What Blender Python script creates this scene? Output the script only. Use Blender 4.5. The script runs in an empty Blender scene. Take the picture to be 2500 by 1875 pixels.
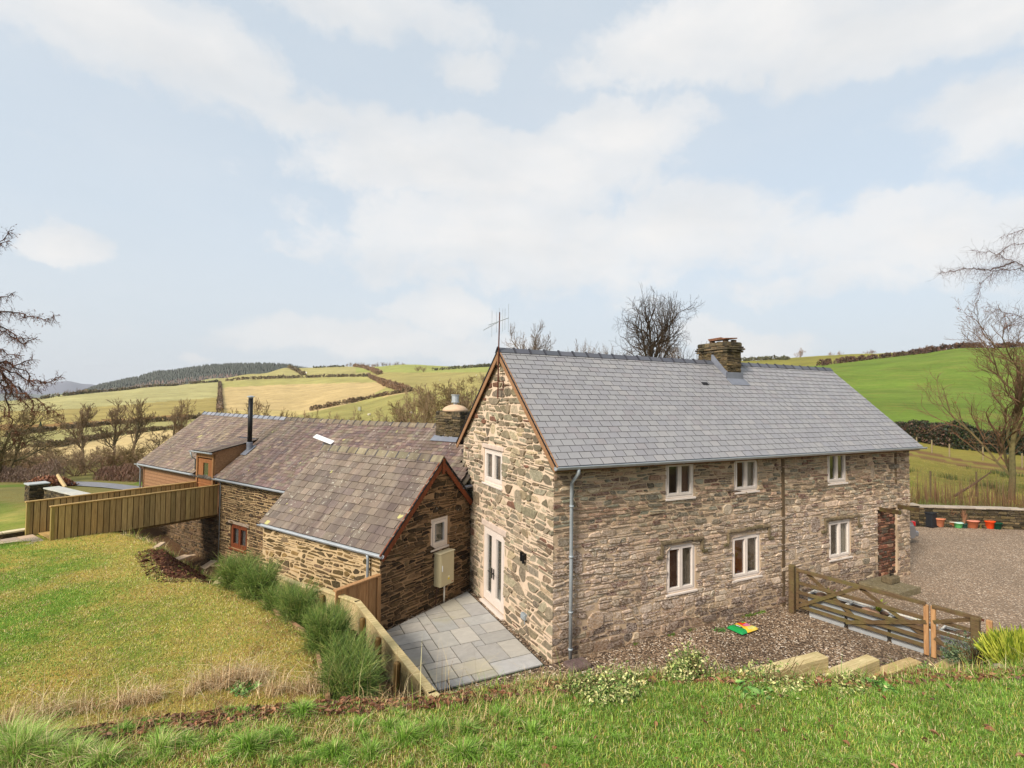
import bpy, math, random
import numpy as np
from mathutils import Vector, Matrix, noise as mnoise
PI=math.pi
sc=bpy.context.scene
COL=sc.collection
# ---------------------------------------------------------------- camera model (metres, main house corner at the origin)
CF,CYAW,CPIT,CROL=1237.013,math.radians(64.033),math.radians(1.756),math.radians(0.695)
CAM=np.array([-5.722,-9.612,5.730])
def _basis():
    f=np.array([math.cos(CYAW)*math.cos(CPIT),math.sin(CYAW)*math.cos(CPIT),math.sin(CPIT)])
    r=np.array([math.sin(CYAW),-math.cos(CYAW),0.]); u=np.cross(r,f)
    c,s=math.cos(CROL),math.sin(CROL)
    return c*r+s*u,-s*r+c*u,f
CR,CU,CFW=_basis()
def ray(a,b): return CFW+CR*(a-1250)/CF-CU*(b-937.5)/CF
def at(a,b,k): return CAM+ray(a,b)*k
def onz(a,b,z):
    d=ray(a,b); return CAM+d*((z-CAM[2])/d[2])
def onp(a,b,n,c):
    n=np.array(n,float); d=ray(a,b); return CAM+d*((c-n@CAM)/(n@d))
def prj(P):
    d=np.asarray(P,float)-CAM; k=d@CFW
    return 1250+CF*(d@CR)/k, 937.5-CF*(d@CU)/k, k
TH=math.radians(30.273)
SD=np.array([math.cos(TH),math.sin(TH),0]); TD=np.array([-math.sin(TH),math.cos(TH),0]); E0=np.array([-3.078,3.079,0])
def E(s,t,z): return E0+SD*s+TD*t+np.array([0,0,z])
X=np.array([1.,0,0]); Y=np.array([0,1.,0]); Z=np.array([0,0,1.])
V=lambda *a: np.array(a,float)
# ---------------------------------------------------------------- colour
def lin(c): 
    c=c/255.; return c/12.92 if c<=.04045 else ((c+.055)/1.055)**2.4
def rgb(r,g,b): return (lin(r),lin(g),lin(b),1.)
def jit(c,rng,a=.12,h=.03):
    k=1+rng.uniform(-a,a); return (max(0,c[0]*k*(1+rng.uniform(-h,h))),max(0,c[1]*k),max(0,c[2]*k*(1+rng.uniform(-h,h))),1.)
# ---------------------------------------------------------------- node helpers
class NT:
    def __init__(s,name):
        s.m=bpy.data.materials.new(name); s.m.use_nodes=True; s.t=s.m.node_tree; s.t.nodes.clear()
        s.out=s.n('ShaderNodeOutputMaterial')
    def n(s,typ,**kw):
        q=s.t.nodes.new(typ)
        for k,v in kw.items():
            if k.startswith('i_'):
                q.inputs[k[2:].replace('_',' ')].default_value=v
            else: setattr(q,k,v)
        return q
    def l(s,a,b): s.t.links.new(a,b)
    def noise(s,scale,detail=4,rough=.55,vec=None,dist=0.):
        q=s.n('ShaderNodeTexNoise'); q.inputs['Scale'].default_value=scale; q.inputs['Detail'].default_value=detail
        q.inputs['Roughness'].default_value=rough; q.inputs['Distortion'].default_value=dist
        if vec is not None: s.l(vec,q.inputs['Vector'])
        return q.outputs['Fac']
    def pos(s): return s.n('ShaderNodeNewGeometry').outputs['Position']
    def obj(s): return s.n('ShaderNodeTexCoord').outputs['Object']
    def mapv(s,vec,scale=(1,1,1),rot=(0,0,0),loc=(0,0,0)):
        q=s.n('ShaderNodeMapping'); s.l(vec,q.inputs[0]); q.inputs['Scale'].default_value=scale; q.inputs['Rotation'].default_value=rot; q.inputs['Location'].default_value=loc
        return q.outputs[0]
    def ramp(s,fac,stops,interp='LINEAR'):
        q=s.n('ShaderNodeValToRGB'); q.color_ramp.interpolation=interp
        e=q.color_ramp.elements
        while len(e)<len(stops): e.new(.5)
        for i,(p,c) in enumerate(stops):
            e[i].position=p; e[i].color=c if hasattr(c,'__len__') else (c,c,c,1)
        s.l(fac,q.inputs[0]); return q.outputs['Color']
    def mix(s,fac,a,b,mode='MIX'):
        q=s.n('ShaderNodeMix',data_type='RGBA',blend_type=mode)
        for inp,v in ((q.inputs[0],fac),(q.inputs[6],a),(q.inputs[7],b)):
            if hasattr(v,'links') or hasattr(v,'is_linked'): s.l(v,inp)
            elif isinstance(v,(int,float)) and inp!=q.inputs[0]: inp.default_value=(v,v,v,1)
            else: inp.default_value=v
        return q.outputs[2]
    def math(s,op,a,b=None,clamp=False):
        q=s.n('ShaderNodeMath',operation=op); q.use_clamp=clamp
        for i,v in enumerate((a,b)):
            if v is None: continue
            if isinstance(v,(int,float)): q.inputs[i].default_value=v
            else: s.l(v,q.inputs[i])
        return q.outputs[0]
    def attr(s,name='Col'):
        return s.n('ShaderNodeAttribute',attribute_name=name).outputs['Color']
    def bump(s,h,strength=.5,dist=.01):
        q=s.n('ShaderNodeBump'); q.inputs['Strength'].default_value=strength; q.inputs['Distance'].default_value=dist; s.l(h,q.inputs['Height']); return q.outputs[0]
    def done(s,col,rough=.85,bump=None,spec=.3,metal=0.,**kw):
        b=s.n('ShaderNodeBsdfPrincipled')
        if hasattr(col,'is_linked'): s.l(col,b.inputs['Base Color'])
        else: b.inputs['Base Color'].default_value=col
        if hasattr(rough,'is_linked'): s.l(rough,b.inputs['Roughness'])
        else: b.inputs['Roughness'].default_value=rough
        b.inputs['Specular IOR Level'].default_value=spec; b.inputs['Metallic'].default_value=metal
        if bump is not None: s.l(bump,b.inputs['Normal'])
        for k,v in kw.items(): b.inputs[k.replace('_',' ')].default_value=v
        s.l(b.outputs[0],s.out.inputs[0]); return s.m
# ---------------------------------------------------------------- mesh builder
class MB:
    def __init__(s): s.v=[]; s.f=[]; s.c=[]; s.col=(.5,.5,.5,1)
    def add(s,vs,fs,col=None):
        b=len(s.v); s.v.extend([tuple(map(float,q)) for q in vs]); c=col or s.col
        for f in fs: s.f.append(tuple(b+i for i in f)); s.c.append(c)
        return s
    def box(s,o,a,b,c,col=None):
        """box from corner o spanned by vectors a,b,c (right handed)"""
        o,a,b,c=map(lambda q:np.asarray(q,float),(o,a,b,c))
        if np.dot(np.cross(a,b),c)<0: a,b=b,a
        P=[o,o+a,o+a+b,o+b,o+c,o+a+c,o+a+b+c,o+b+c]
        return s.add(P,[(3,2,1,0),(4,5,6,7),(0,1,5,4),(1,2,6,5),(2,3,7,6),(3,0,4,7)],col)
    def bbox(s,o,a,b,c,bev=.006,col=None):
        """bevelled box: octagon-section along longest"""
        o,a,b,c=map(lambda q:np.asarray(q,float),(o,a,b,c))
        L=[np.linalg.norm(q) for q in (a,b,c)]; i=int(np.argmax(L)); ax=[a,b,c]; l=ax.pop(i); p,q=ax
        if np.dot(np.cross(p,q),l)<0: p,q=q,p
        pu,qu=p/np.linalg.norm(p)*bev,q/np.linalg.norm(q)*bev; lu=l/np.linalg.norm(l)*bev
        def ring(base,ins):
            g=1 if ins else 0
            P=[pu,p-pu,p+qu,p+q-qu,p+q-pu,q+pu,q-qu,qu]
            cen=(p+q)/2; out=[]
            for w in P: 
                ww=w+ (cen-w)/max(1e-6,np.linalg.norm(cen-w))*bev*g
                out.append(base+ww)
            return out
        R=ring(o,1)+ring(o+lu,0)+ring(o+l-lu,0)+ring(o+l,1); fs=[tuple(reversed(range(8))),tuple(range(24,32))]
        for r in range(3):
            for k in range(8):
                k2=(k+1)%8; fs.append((r*8+k,r*8+k2,(r+1)*8+k2,(r+1)*8+k))
        return s.add(R,fs,col)
    def bar(s,p0,p1,w,h,up=Z,col=None,bev=0):
        """rectangular bar between centre points, w sideways, h along up"""
        p0,p1=np.asarray(p0,float),np.asarray(p1,float); d=p1-p0; n=np.cross(d,up); n=n/np.linalg.norm(n); u=np.cross(n,d); u/=np.linalg.norm(u)
        o=p0-n*w/2-u*h/2
        return s.bbox(o,d,n*w,u*h,bev,col) if bev else s.box(o,d,n*w,u*h,col)
    def tube(s,pts,rad,n=8,col=None,caps=True):
        pts=[np.asarray(p,float) for p in pts]; m=len(pts)
        if not hasattr(rad,'__len__'): rad=[rad]*m
        R=[]; t0=pts[1]-pts[0]; ref=X if abs(t0[0])<.8*np.linalg.norm(t0) else Y
        for i,p in enumerate(pts):
            t=pts[min(i+1,m-1)]-pts[max(i-1,0)]; t=t/(np.linalg.norm(t)+1e-9)
            a=np.cross(t,ref); a/=np.linalg.norm(a)+1e-9; b=np.cross(t,a); ref=np.cross(a,t)
            for k in range(n):
                an=2*PI*k/n; R.append(p+rad[i]*(a*math.cos(an)+b*math.sin(an)))
        fs=[]
        for i in range(m-1):
            for k in range(n):
                k2=(k+1)%n; fs.append((i*n+k,i*n+k2,(i+1)*n+k2,(i+1)*n+k))
        if caps and n>2: fs+= [tuple(reversed(range(n))),tuple(range((m-1)*n,m*n))]
        return s.add(R,fs,col)
    def lathe(s,cen,prof,n=20,col=None):
        cen=np.asarray(cen,float); R=[]
        for r,z in prof:
            for k in range(n):
                a=2*PI*k/n; R.append(cen+V(r*math.cos(a),r*math.sin(a),z))
        fs=[]
        for i in range(len(prof)-1):
            for k in range(n):
                k2=(k+1)%n; fs.append((i*n+k,i*n+k2,(i+1)*n+k2,(i+1)*n+k))
        fs+=[tuple(reversed(range(n))),tuple(range((len(prof)-1)*n,len(prof)*n))]
        return s.add(R,fs,col)
    def prism(s,poly,d,col=None):
        poly=[np.asarray(p,float) for p in poly]; d=np.asarray(d,float); n=len(poly)
        nn=np.zeros(3)
        for i in range(n): nn+=np.cross(poly[i],poly[(i+1)%n])
        if nn@d<0: poly=poly[::-1]
        P=poly+[p+d for p in poly]
        fs=[tuple(reversed(range(n))),tuple(range(n,2*n))]+[(i,(i+1)%n,n+(i+1)%n,n+i) for i in range(n)]
        return s.add(P,fs,col)
    def build(s,name,mat,parent=None,smooth=False,origin=None):
        org=V(0,0,0)
        q=parent
        while q is not None: org+=V(*q.location); q=q.parent
        if origin is not None: org=V(*origin)
        me=bpy.data.meshes.new(name)
        v=np.array(s.v,dtype=np.float32).reshape(-1,3)-org.astype(np.float32)
        ln=np.array([len(f) for f in s.f],dtype=np.int32); fl=np.fromiter((i for f in s.f for i in f),dtype=np.int32,count=int(ln.sum()))
        fill(me,v,ln,fl,np.repeat(np.array(s.c,dtype=np.float32).reshape(-1,4),ln,axis=0),smooth)
        for m in (mat if isinstance(mat,(list,tuple)) else [mat]): me.materials.append(m)
        o=bpy.data.objects.new(name,me); COL.objects.link(o)
        if origin is not None: o.location=origin
        if parent is not None: o.parent=parent
        return o
def fill(me,v,ln,fl,ccol,smooth=False):
    me.vertices.add(len(v)); me.vertices.foreach_set('co',v.ravel())
    me.loops.add(len(fl)); me.loops.foreach_set('vertex_index',fl)
    me.polygons.add(len(ln)); st=np.zeros(len(ln),dtype=np.int32); st[1:]=np.cumsum(ln)[:-1]
    me.polygons.foreach_set('loop_start',st)
    me.polygons.foreach_set('use_smooth',np.full(len(ln),smooth))
    if ccol is not None:
        a=me.color_attributes.new('Col','FLOAT_COLOR','CORNER'); a.data.foreach_set('color',ccol.astype(np.float32).ravel())
    me.update(calc_edges=True); me.validate()
def tag(o,label=None,cat=None,group=None,kind=None):
    if label: o['label']=label
    if cat: o['category']=cat
    if group: o['group']=group
    if kind: o['kind']=kind
    return o
def empty(name,loc,label=None,cat=None,group=None,rz=0):
    o=bpy.data.objects.new(name,None); COL.objects.link(o); o.location=[float(q) for q in loc]; o.rotation_euler=(0,0,rz); o.empty_display_size=.2
    return tag(o,label,cat,group)
def copy_tree(o,parent=None):
    c=o.copy(); COL.objects.link(c); c.parent=parent
    for ch in list(o.children): copy_tree(ch,c)
    return c
# ---------------------------------------------------------------- materials
def M_attr(name,rough=.85,nscale=6.,namt=.25,bscale=40,bstr=.4,bdist=.006,spec=.25,stretch=(1,1,1)):
    t=NT(name); p=t.mapv(t.obj(),stretch)
    c=t.attr(); n=t.noise(nscale,6,.6,p)
    c=t.mix(1.,c,t.ramp(n,[(.25,1-namt),(.75,1+namt)]),'MULTIPLY')
    return t.done(c,rough,t.bump(t.noise(bscale,5,.65,p),bstr,bdist),spec)
def M_plain(name,col,rough=.6,metal=0.,spec=.4,n=.1,ns=8,bs=.15):
    t=NT(name); p=t.obj(); f=t.noise(ns,5,.6,p)
    c=t.mix(1.,col,t.ramp(f,[(.3,1-n),(.7,1+n)]),'MULTIPLY')
    return t.done(c,rough,t.bump(t.noise(60,3,.5,p),bs,.002),spec,metal)
def M_stone(name,wash=0.,washcol=rgb(228,212,198),lichen=.0,moss=.0,var=.58):
    t=NT(name); p=t.obj(); c=t.attr()
    n=t.noise(9,8,.7,p); c=t.mix(1.,c,t.ramp(n,[(.2,1-var),(.8,1+var)]),'MULTIPLY')
    n1=t.noise(38,4,.6,p); c=t.mix(1.,c,t.ramp(n1,[(.3,.8),(.7,1.2)]),'MULTIPLY')
    if wash:
        # old limewash left in patches, mostly low on the wall
        a=t.noise(17,8,.75,t.mapv(p,(1,1,2.2))); b=t.noise(.55,3,.5,p)
        sp=t.n('ShaderNodeSeparateXYZ'); t.l(p,sp.inputs[0])
        hz=t.ramp(t.math('MULTIPLY',sp.outputs[2],.2),[(.0,.35),(.15,.75),(.45,.8),(.62,.3),(1.,.12)])
        f=t.math('MULTIPLY',t.math('MULTIPLY',t.ramp(a,[(.44,0),(.56,1)]),t.ramp(b,[(.3,.3),(.6,1)])),hz)
        f=t.math('MULTIPLY',f,wash,True); c=t.mix(f,c,washcol)
    if lichen:
        a=t.noise(24,3,.5,p); b=t.noise(1.3,2,.5,p)
        f=t.math('MULTIPLY',t.ramp(a,[(.66,0),(.70,1)]),t.ramp(b,[(.45,0),(.6,1)])); c=t.mix(t.math('MULTIPLY',f,lichen),c,rgb(205,200,190))
    if moss:
        a=t.noise(5,6,.7,p,.5); f=t.math('MULTIPLY',t.ramp(a,[(.5,0),(.7,1)]),moss); c=t.mix(f,c,rgb(92,88,42))
    h=t.math('ADD',t.noise(14,8,.75,p),t.math('MULTIPLY',t.noise(70,3,.6,p),.35))
    return t.done(c,.9,t.bump(h,1.,.04),.2)
def M_slate(name,streak=0.,lich=.0,moss=0.,rough=.55,k=1.):
    t=NT(name); p=t.obj(); c=t.attr()
    n=t.noise(3,5,.6,p); c=t.mix(1.,c,t.ramp(n,[(.3,1-.12*k),(.7,1+.12*k)]),'MULTIPLY')
    n2=t.noise(35,4,.7,p); c=t.mix(1.,c,t.ramp(n2,[(.3,1-.14*k),(.7,1+.14*k)]),'MULTIPLY')
    if streak:
        pm=t.mapv(p,(.16,2.1,.16),(0,0,0)); rot=t.mapv(p,(1,1,1),(0,0,-TH)); pm=t.mapv(rot,(.16,1.7,.16))
        a=t.noise(1.,7,.72,pm); c=t.mix(t.math('MULTIPLY',t.ramp(a,[(.46,0),(.66,1)]),streak),c,rgb(66,52,54))
        a=t.noise(1.6,5,.7,t.mapv(rot,(.3,2.6,.3),loc=(5,2,1))); c=t.mix(t.math('MULTIPLY',t.ramp(a,[(.52,0),(.7,1)]),streak*.5),c,rgb(162,150,138))
    if moss:
        a=t.noise(1.2,6,.75,p); f=t.math('MULTIPLY',t.ramp(a,[(.42,0),(.62,1)]),moss); c=t.mix(f,c,rgb(116,108,72))
    if lich:
        a=t.noise(9,5,.7,p); b=t.noise(.9,2,.5,p)
        f=t.math('MULTIPLY',t.ramp(a,[(.60,0),(.66,1)]),t.ramp(b,[(.4,0),(.6,1)])); c=t.mix(t.math('MULTIPLY',f,lich),c,rgb(188,186,170))
        a=t.noise(2.3,2,.4,t.mapv(p,loc=(7,3,1))); f=t.ramp(a,[(.735,0),(.75,1)]); c=t.mix(t.math('MULTIPLY',f,lich),c,rgb(176,170,110))
    return t.done(c,rough,t.bump(t.noise(45,5,.7,p),.35,.004),.4)
def M_wood(name,col,dark,axis=2,rough=.75,green=0.):
    t=NT(name); p=t.obj(); s=[9,9,9]; s[axis]=.7
    g=t.noise(3,7,.65,t.mapv(p,tuple(s)),.6)
    c=t.mix(t.ramp(g,[(.35,0),(.7,1)]),col,dark)
    c=t.mix(1.,c,t.attr(),'MULTIPLY')
    if green:
        a=t.noise(2.5,6,.7,p); c=t.mix(t.math('MULTIPLY',t.ramp(a,[(.45,0),(.65,1)]),green),c,rgb(112,118,58))
    return t.done(c,rough,t.bump(g,.35,.004),.25)
W1=(1,1,1,1)
def warm(c,a=1.03,b=.88): return (c[0]*a,c[1]*1.0,c[2]*b,1.)
m_frame=M_plain('painted_cream_timber',rgb(212,201,191),.45,n=.05)
m_slate_new=M_slate('blue_grey_slate',rough=.5,k=.45)
m_slate_old=M_slate('old_purple_slate',streak=.75,lich=.75,moss=.25,rough=.7)
m_slate_moss=M_slate('mossy_stone_tile',streak=.6,lich=.9,moss=.05,rough=.8)
m_zinc=M_plain('galvanised_steel',rgb(176,182,186),.45,.35,.5,.12,4)
m_zincp=M_plain('grey_pipe',rgb(152,160,164),.5,.2,.4,.12,5)
m_lead=M_plain('lead_flashing',rgb(118,122,132),.55,.2,.4,.15,3)
m_black=M_plain('black_metal',rgb(22,22,24),.45,.3)
m_felt=M_plain('dark_underlay',rgb(26,26,30),.9)
m_concrete=M_attr('lime_mortar',.95,5,.18,60,.6,.01)
m_room=M_plain('room_plaster',rgb(120,104,88),.9)
m_oak=M_wood('oak_timber',rgb(158,118,78),rgb(116,80,50),2)
m_oakx=M_wood('oak_board_x',rgb(160,122,88),rgb(120,88,62),0)
m_redwood=M_wood('stained_redwood',rgb(136,74,44),rgb(92,50,30),2)
m_orange=M_wood('varnished_redwood',rgb(152,102,62),rgb(116,74,44),2)
m_fence=M_wood('treated_softwood',rgb(178,150,98),rgb(140,114,72),2)
m_rail=M_wood('treated_rail',rgb(196,164,106),rgb(152,120,70),0,green=.1)
m_gate=M_wood('weathered_gate_timber',rgb(108,88,62),rgb(70,54,38),1,green=.3)
m_newpost=M_wood('fresh_sawn_post',rgb(182,142,98),rgb(142,102,68),2)
m_sleeper=M_wood('pale_sleeper',rgb(206,188,142),rgb(158,136,92),0,green=.25)
m_bark=M_attr('bark',.95,8,.35,30,.8,.01)
m_leaf=M_attr('leaf',.6,20,.15,60,.1,.002,.35)
m_twig=M_attr('twigs',.9,8,.15,40,.2,.003)
def glass():
    t=NT('window_glass'); lw=t.n('ShaderNodeLayerWeight'); lw.inputs[0].default_value=.5
    tr=t.n('ShaderNodeBsdfTransparent'); tr.inputs[0].default_value=(.95,.96,.95,1)
    gl=t.n('ShaderNodeBsdfGlossy'); gl.inputs['Roughness'].default_value=.02; gl.inputs['Color'].default_value=(.9,.95,1,1)
    mx=t.n('ShaderNodeMixShader'); t.l(t.math('ADD',t.math('MULTIPLY',t.math('POWER',lw.outputs['Facing'],3.),.75),.05,True),mx.inputs[0]); t.l(tr.outputs[0],mx.inputs[1]); t.l(gl.outputs[0],mx.inputs[2])
    t.l(mx.outputs[0],t.out.inputs[0]); return t.m
m_glass=glass()
# ================================================================= TERRAIN
rs=np.random.RandomState(7)
_g=rs.rand(64,64)
def v1(x,y):
    """scalar version"""
    x+=900;y+=900; xi=int(x);yi=int(y);fx=x-xi;fy=y-yi;fx=fx*fx*(3-2*fx);fy=fy*fy*(3-2*fy)
    a=_gl[xi%64][yi%64];b=_gl[(xi+1)%64][yi%64];c=_gl[xi%64][(yi+1)%64];d=_gl[(xi+1)%64][(yi+1)%64]
    return (a*(1-fx)+b*fx)*(1-fy)+(c*(1-fx)+d*fx)*fy
_gl=_g.tolist()
def vnoise(x,y,s=1.,o=0.):
    """smooth tiling value noise 0..1"""
    x=np.asarray(x,float)*s+o*13.7+900; y=np.asarray(y,float)*s+o*7.3+900
    xi=np.floor(x).astype(int); yi=np.floor(y).astype(int); fx=x-xi; fy=y-yi
    fx=fx*fx*(3-2*fx); fy=fy*fy*(3-2*fy)
    a=_g[xi%64,yi%64]; b=_g[(xi+1)%64,yi%64]; c=_g[xi%64,(yi+1)%64]; d=_g[(xi+1)%64,(yi+1)%64]
    return (a*(1-fx)+b*fx)*(1-fy)+(c*(1-fx)+d*fx)*fy
def fbm(x,y,s=1.,o=0.,n=4):
    r=0;a=.5
    for i in range(n): r=r+a*vnoise(x,y,s*2**i,o+i*3.1); a*=.5
    return r/(1-.5**n)
def pdist(x,y,poly):
    d=np.full(np.shape(x),1e9)
    for (x0,y0),(x1,y1) in zip(poly[:-1],poly[1:]):
        dx,dy=x1-x0,y1-y0; t=np.clip(((x-x0)*dx+(y-y0)*dy)/(dx*dx+dy*dy),0,1)
        d=np.minimum(d,np.hypot(x-x0-t*dx,y-y0-t*dy))
    return d
def inside(x,y,poly):
    r=np.zeros(np.shape(x),bool); n=len(poly)
    for i in range(n):
        x0,y0=poly[i]; x1,y1=poly[(i+1)%n]
        if y0==y1: continue
        r^=((y0>y)!=(y1>y))&(x<(x1-x0)*(y-y0)/(y1-y0)+x0)
    return r
CREST=[(-60,4),(-20,-1.),(-9.5,-2.35),(-8.04,-2.67),(-6.8,-2.87),(-5.4,-3.18),(-3.9,-3.75),(-2.6,-4.0),(-.7,-4.7),(1.1,-5.6),(3.45,-6.4),(8,-8),(16,-11),(60,-26)]
APOLY=CREST+[(60,-60),(-60,-60)]
LEDGE=[(-4.9,-2.4),(-4.9,-1.7),(-4.9,-.2),(-5.3,1.0),(-5.8,2.6),(-6.3,3.8),(-6.8,4.3),(-7.5,5.8),(-8,6.7),(-8.3,8.8),(-8.8,10.2),(-10.4,13.3),(-11.3,15),(-14,18.4),(-16,24),(-18,40)]
LPOLY=LEDGE+[(-70,40),(-70,-2.4)]
FEN=[(-5.6,5.6),(-4.42,3.0),(-3.8,1.9),(-3.34,-2.0),(-3.2,-3.6)]
WALLG=[(15.5,7.4),(22.05,3.55),(25.94,1.2),(36,-4.9)]
def lawnz(x,y): return 1.62-.061*np.minimum(y,13.3)-np.clip((y-13.3)/14,0,1)*.5
def sstep(a,b,x):
    t=np.clip((x-a)/(b-a),0,1); return t*t*(3-2*t)
def Hn(x,y):
    x=np.asarray(x,float); y=np.asarray(y,float)
    # floor level
    fx=np.interp(y,[-3.6,-2,1.9,3,5.6],[-3.2,-3.34,-3.8,-4.42,-5.6])
    left=x<fx-.02
    bed=np.interp(y,[-3,2.5,5,9,14],[.75,.7,.1,-1.1,-1.3])
    g=np.where(left&(y<18),bed,-.06)
    g=np.where(y>10,np.minimum(g,-.3-.0*y),g)
    g=np.where((x<-6)&(y>6),np.minimum(g,-1.1),g)
    # bank behind the garden wall
    wy=np.interp(x,[p[0] for p in WALLG],[p[1] for p in WALLG])
    rb=(x>15)&(y>wy+.2); g=np.where(rb,.72+.15*fbm(x,y,.5,3),g)
    A=inside(x,y,APOLY); dA=pdist(x,y,CREST)
    za=2.3+.10*(fbm(x,y,.7,1)-.5)+.05*(fbm(x,y,3.,2)-.5)+np.where(A,.03*np.minimum(dA,6),0)
    sl=np.where(x<-4.6,.8,.74)
    za=np.where(A,za-.10*np.exp(-dA/.25),za-.10-np.maximum(dA,0)*sl+.07*(fbm(x,y,2.2,5)-.5))
    L=inside(x,y,LPOLY)|((x<-4.9)&A); dL=pdist(x,y,LEDGE)
    zl=lawnz(x,y)+.10*(fbm(x,y,.45,8)-.5)+.03*(fbm(x,y,2.5,9)-.5)
    zl=np.where(L,zl-.05*np.exp(-dL/.3),zl-.12-dL*.85+.06*(fbm(x,y,2.,5)-.5))
    return np.maximum(np.maximum(g,za),zl)
# far profiles: photo column -> (row, depth)
PROF={
 0:[(1198,28),(1172,42),(1140,62),(1100,110),(1058,190),(1025,260),(983,430)],
 217:[(1198,28),(1172,42),(1140,62),(1100,105),(1066,160),(1035,230),(1000,330),(960,520)],
 407:[(1200,28),(1172,42),(1140,62),(1090,115),(1050,165),(1027,230),(985,380),(943,640)],
 534:[(1200,28),(1172,42),(1140,62),(1080,130),(1045,180),(1012,270),(970,450),(934,690),(923,760)],
 620:[(1190,28),(1165,42),(1140,62),(1080,130),(1040,190),(1006,290),(962,500),(929,690),(912,800)],
 702:[(1190,28),(1165,42),(1140,62),(1075,130),(1030,210),(1000,320),(950,540),(925,690),(897,950)],
 866:[(1180,28),(1160,42),(1130,65),(1070,120),(1020,200),(981,300),(940,520),(921,660),(894,980)],
 1000:[(1180,28),(1150,45),(1110,70),(1060,110),(1010,180),(957,300),(920,560),(889,900)],
 1196:[(1170,28),(1150,40),(1100,65),(1040,110),(980,180),(940,280),(915,500),(894,800)],
 1500:[(1170,28),(1140,40),(1110,60),(1060,100),(990,170),(930,300),(890,600)],
 1809:[(1160,30),(1120,50),(1060,80),(1000,130),(915,330),(880,430)],
 2000:[(1150,30),(1130,44),(1095,58),(1030,80),(960,140),(893,260),(869,420)],
 2102:[(1180,28),(1130,42),(1082,58),(1030,78),(950,150),(881,265),(863,400)],
 2220:[(1222,26),(1142,42),(1080,55),(1030,74),(950,140),(868,255),(857,340)],
 2350:[(1232,26),(1160,40),(1098,52),(1045,70),(950,130),(848,255)],
 2500:[(1240,26),(1162,40),(1109,50),(1050,68),(960,125),(846,260)]}
RG=np.exp(np.linspace(math.log(24),math.log(9000),300))
_az=[];_zz=[]
for u0 in sorted(PROF):
    P=[at(u0,v,k)-CAM for v,k in PROF[u0]]
    rr=[math.hypot(p[0],p[1]) for p in P]; zz=[p[2]+CAM[2] for p in P]
    azs=math.atan2(P[-1][1],P[-1][0])
    rl,zl_=rr[-1],zz[-1]
    rr+= [rl*1.15,rl*1.6,9000]; zz+=[zl_+.002*rl,zl_-.045*rl-2,-60]
    rr=[20]+rr; zz=[zz[0]]+zz
    z_=np.interp(np.log(RG),np.log(rr),zz)
    ker=np.array([1,2,3,2,1.])/9; zp=np.pad(z_,2,mode='edge'); z_=np.convolve(zp,ker,'valid')
    _az.append(azs); _zz.append(z_)
_az=np.array(_az)[::-1]; _zz=np.array(_zz)[::-1]   # ascending azimuth
def Ff(x,y):
    dx=np.asarray(x,float)-CAM[0]; dy=np.asarray(y,float)-CAM[1]; r=np.maximum(np.hypot(dx,dy),24); a=np.arctan2(dy,dx)
    a=np.where(a<_az[0]-PI*.75,a+2*PI,a)
    ac=np.clip(a,_az[0],_az[-1]); i=np.clip(np.searchsorted(_az,ac,side='right')-1,0,len(_az)-2); t=(ac-_az[i])/(_az[i+1]-_az[i]); t=t*t*(3-2*t)
    lr=(np.log(r)-math.log(24))/(math.log(9000)-math.log(24))*(len(RG)-1); j=np.clip(lr.astype(int),0,len(RG)-2); f=np.clip(lr-j,0,1)
    za=_zz[i,j]*(1-f)+_zz[i,j+1]*f; zb=_zz[i+1,j]*(1-f)+_zz[i+1,j+1]*f
    return za*(1-t)+zb*t + (fbm(x,y,.05,4)-.5)*np.clip((r-60)/200,0,1)*1.2
def H(x,y):
    dx=np.asarray(x,float)-CAM[0]; dy=np.asarray(y,float)-CAM[1]; r=np.hypot(dx,dy)
    w=sstep(27,35,r); 
    # the yard to the right stays level up to its wall
    yard=(np.asarray(x)>8)&(np.asarray(y)<np.interp(x,[p[0] for p in WALLG],[p[1] for p in WALLG])+.2)
    w=np.where(yard,sstep(36,46,r),w)
    back=(dy<6)&~yard
    w=np.where(back,sstep(30,60,r),w)
    return Hn(x,y)*(1-w)+np.where(back,1.0,Ff(x,y))*w
def Hs(x,y): return float(H(np.array([x]),np.array([y]))[0])
def linterp(u,pts): return np.interp(u,[p[0] for p in pts],[p[1] for p in pts])
L1P=[(-200,1085),(54,1061),(122,1052),(271,1037),(407,1029),(488,1021),(534,1013),(560,1012)]
L2P=[(-200,1120),(89,1090),(190,1080),(271,1067),(380,1052),(445,1048),(560,1040)]
LTP=[(0,983),(117,972),(217,960),(298,952),(380,943.5),(534,933.5),(550,932),(660,926),(803,922),(901,920)]
LBP=[(540,1060),(700,1020),(756,1005),(866,981),(1006,954.5)]
def C3(r,g,b): return np.array([lin(r),lin(g),lin(b)])
def paint(out,mask,c): out[mask]=c
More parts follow.
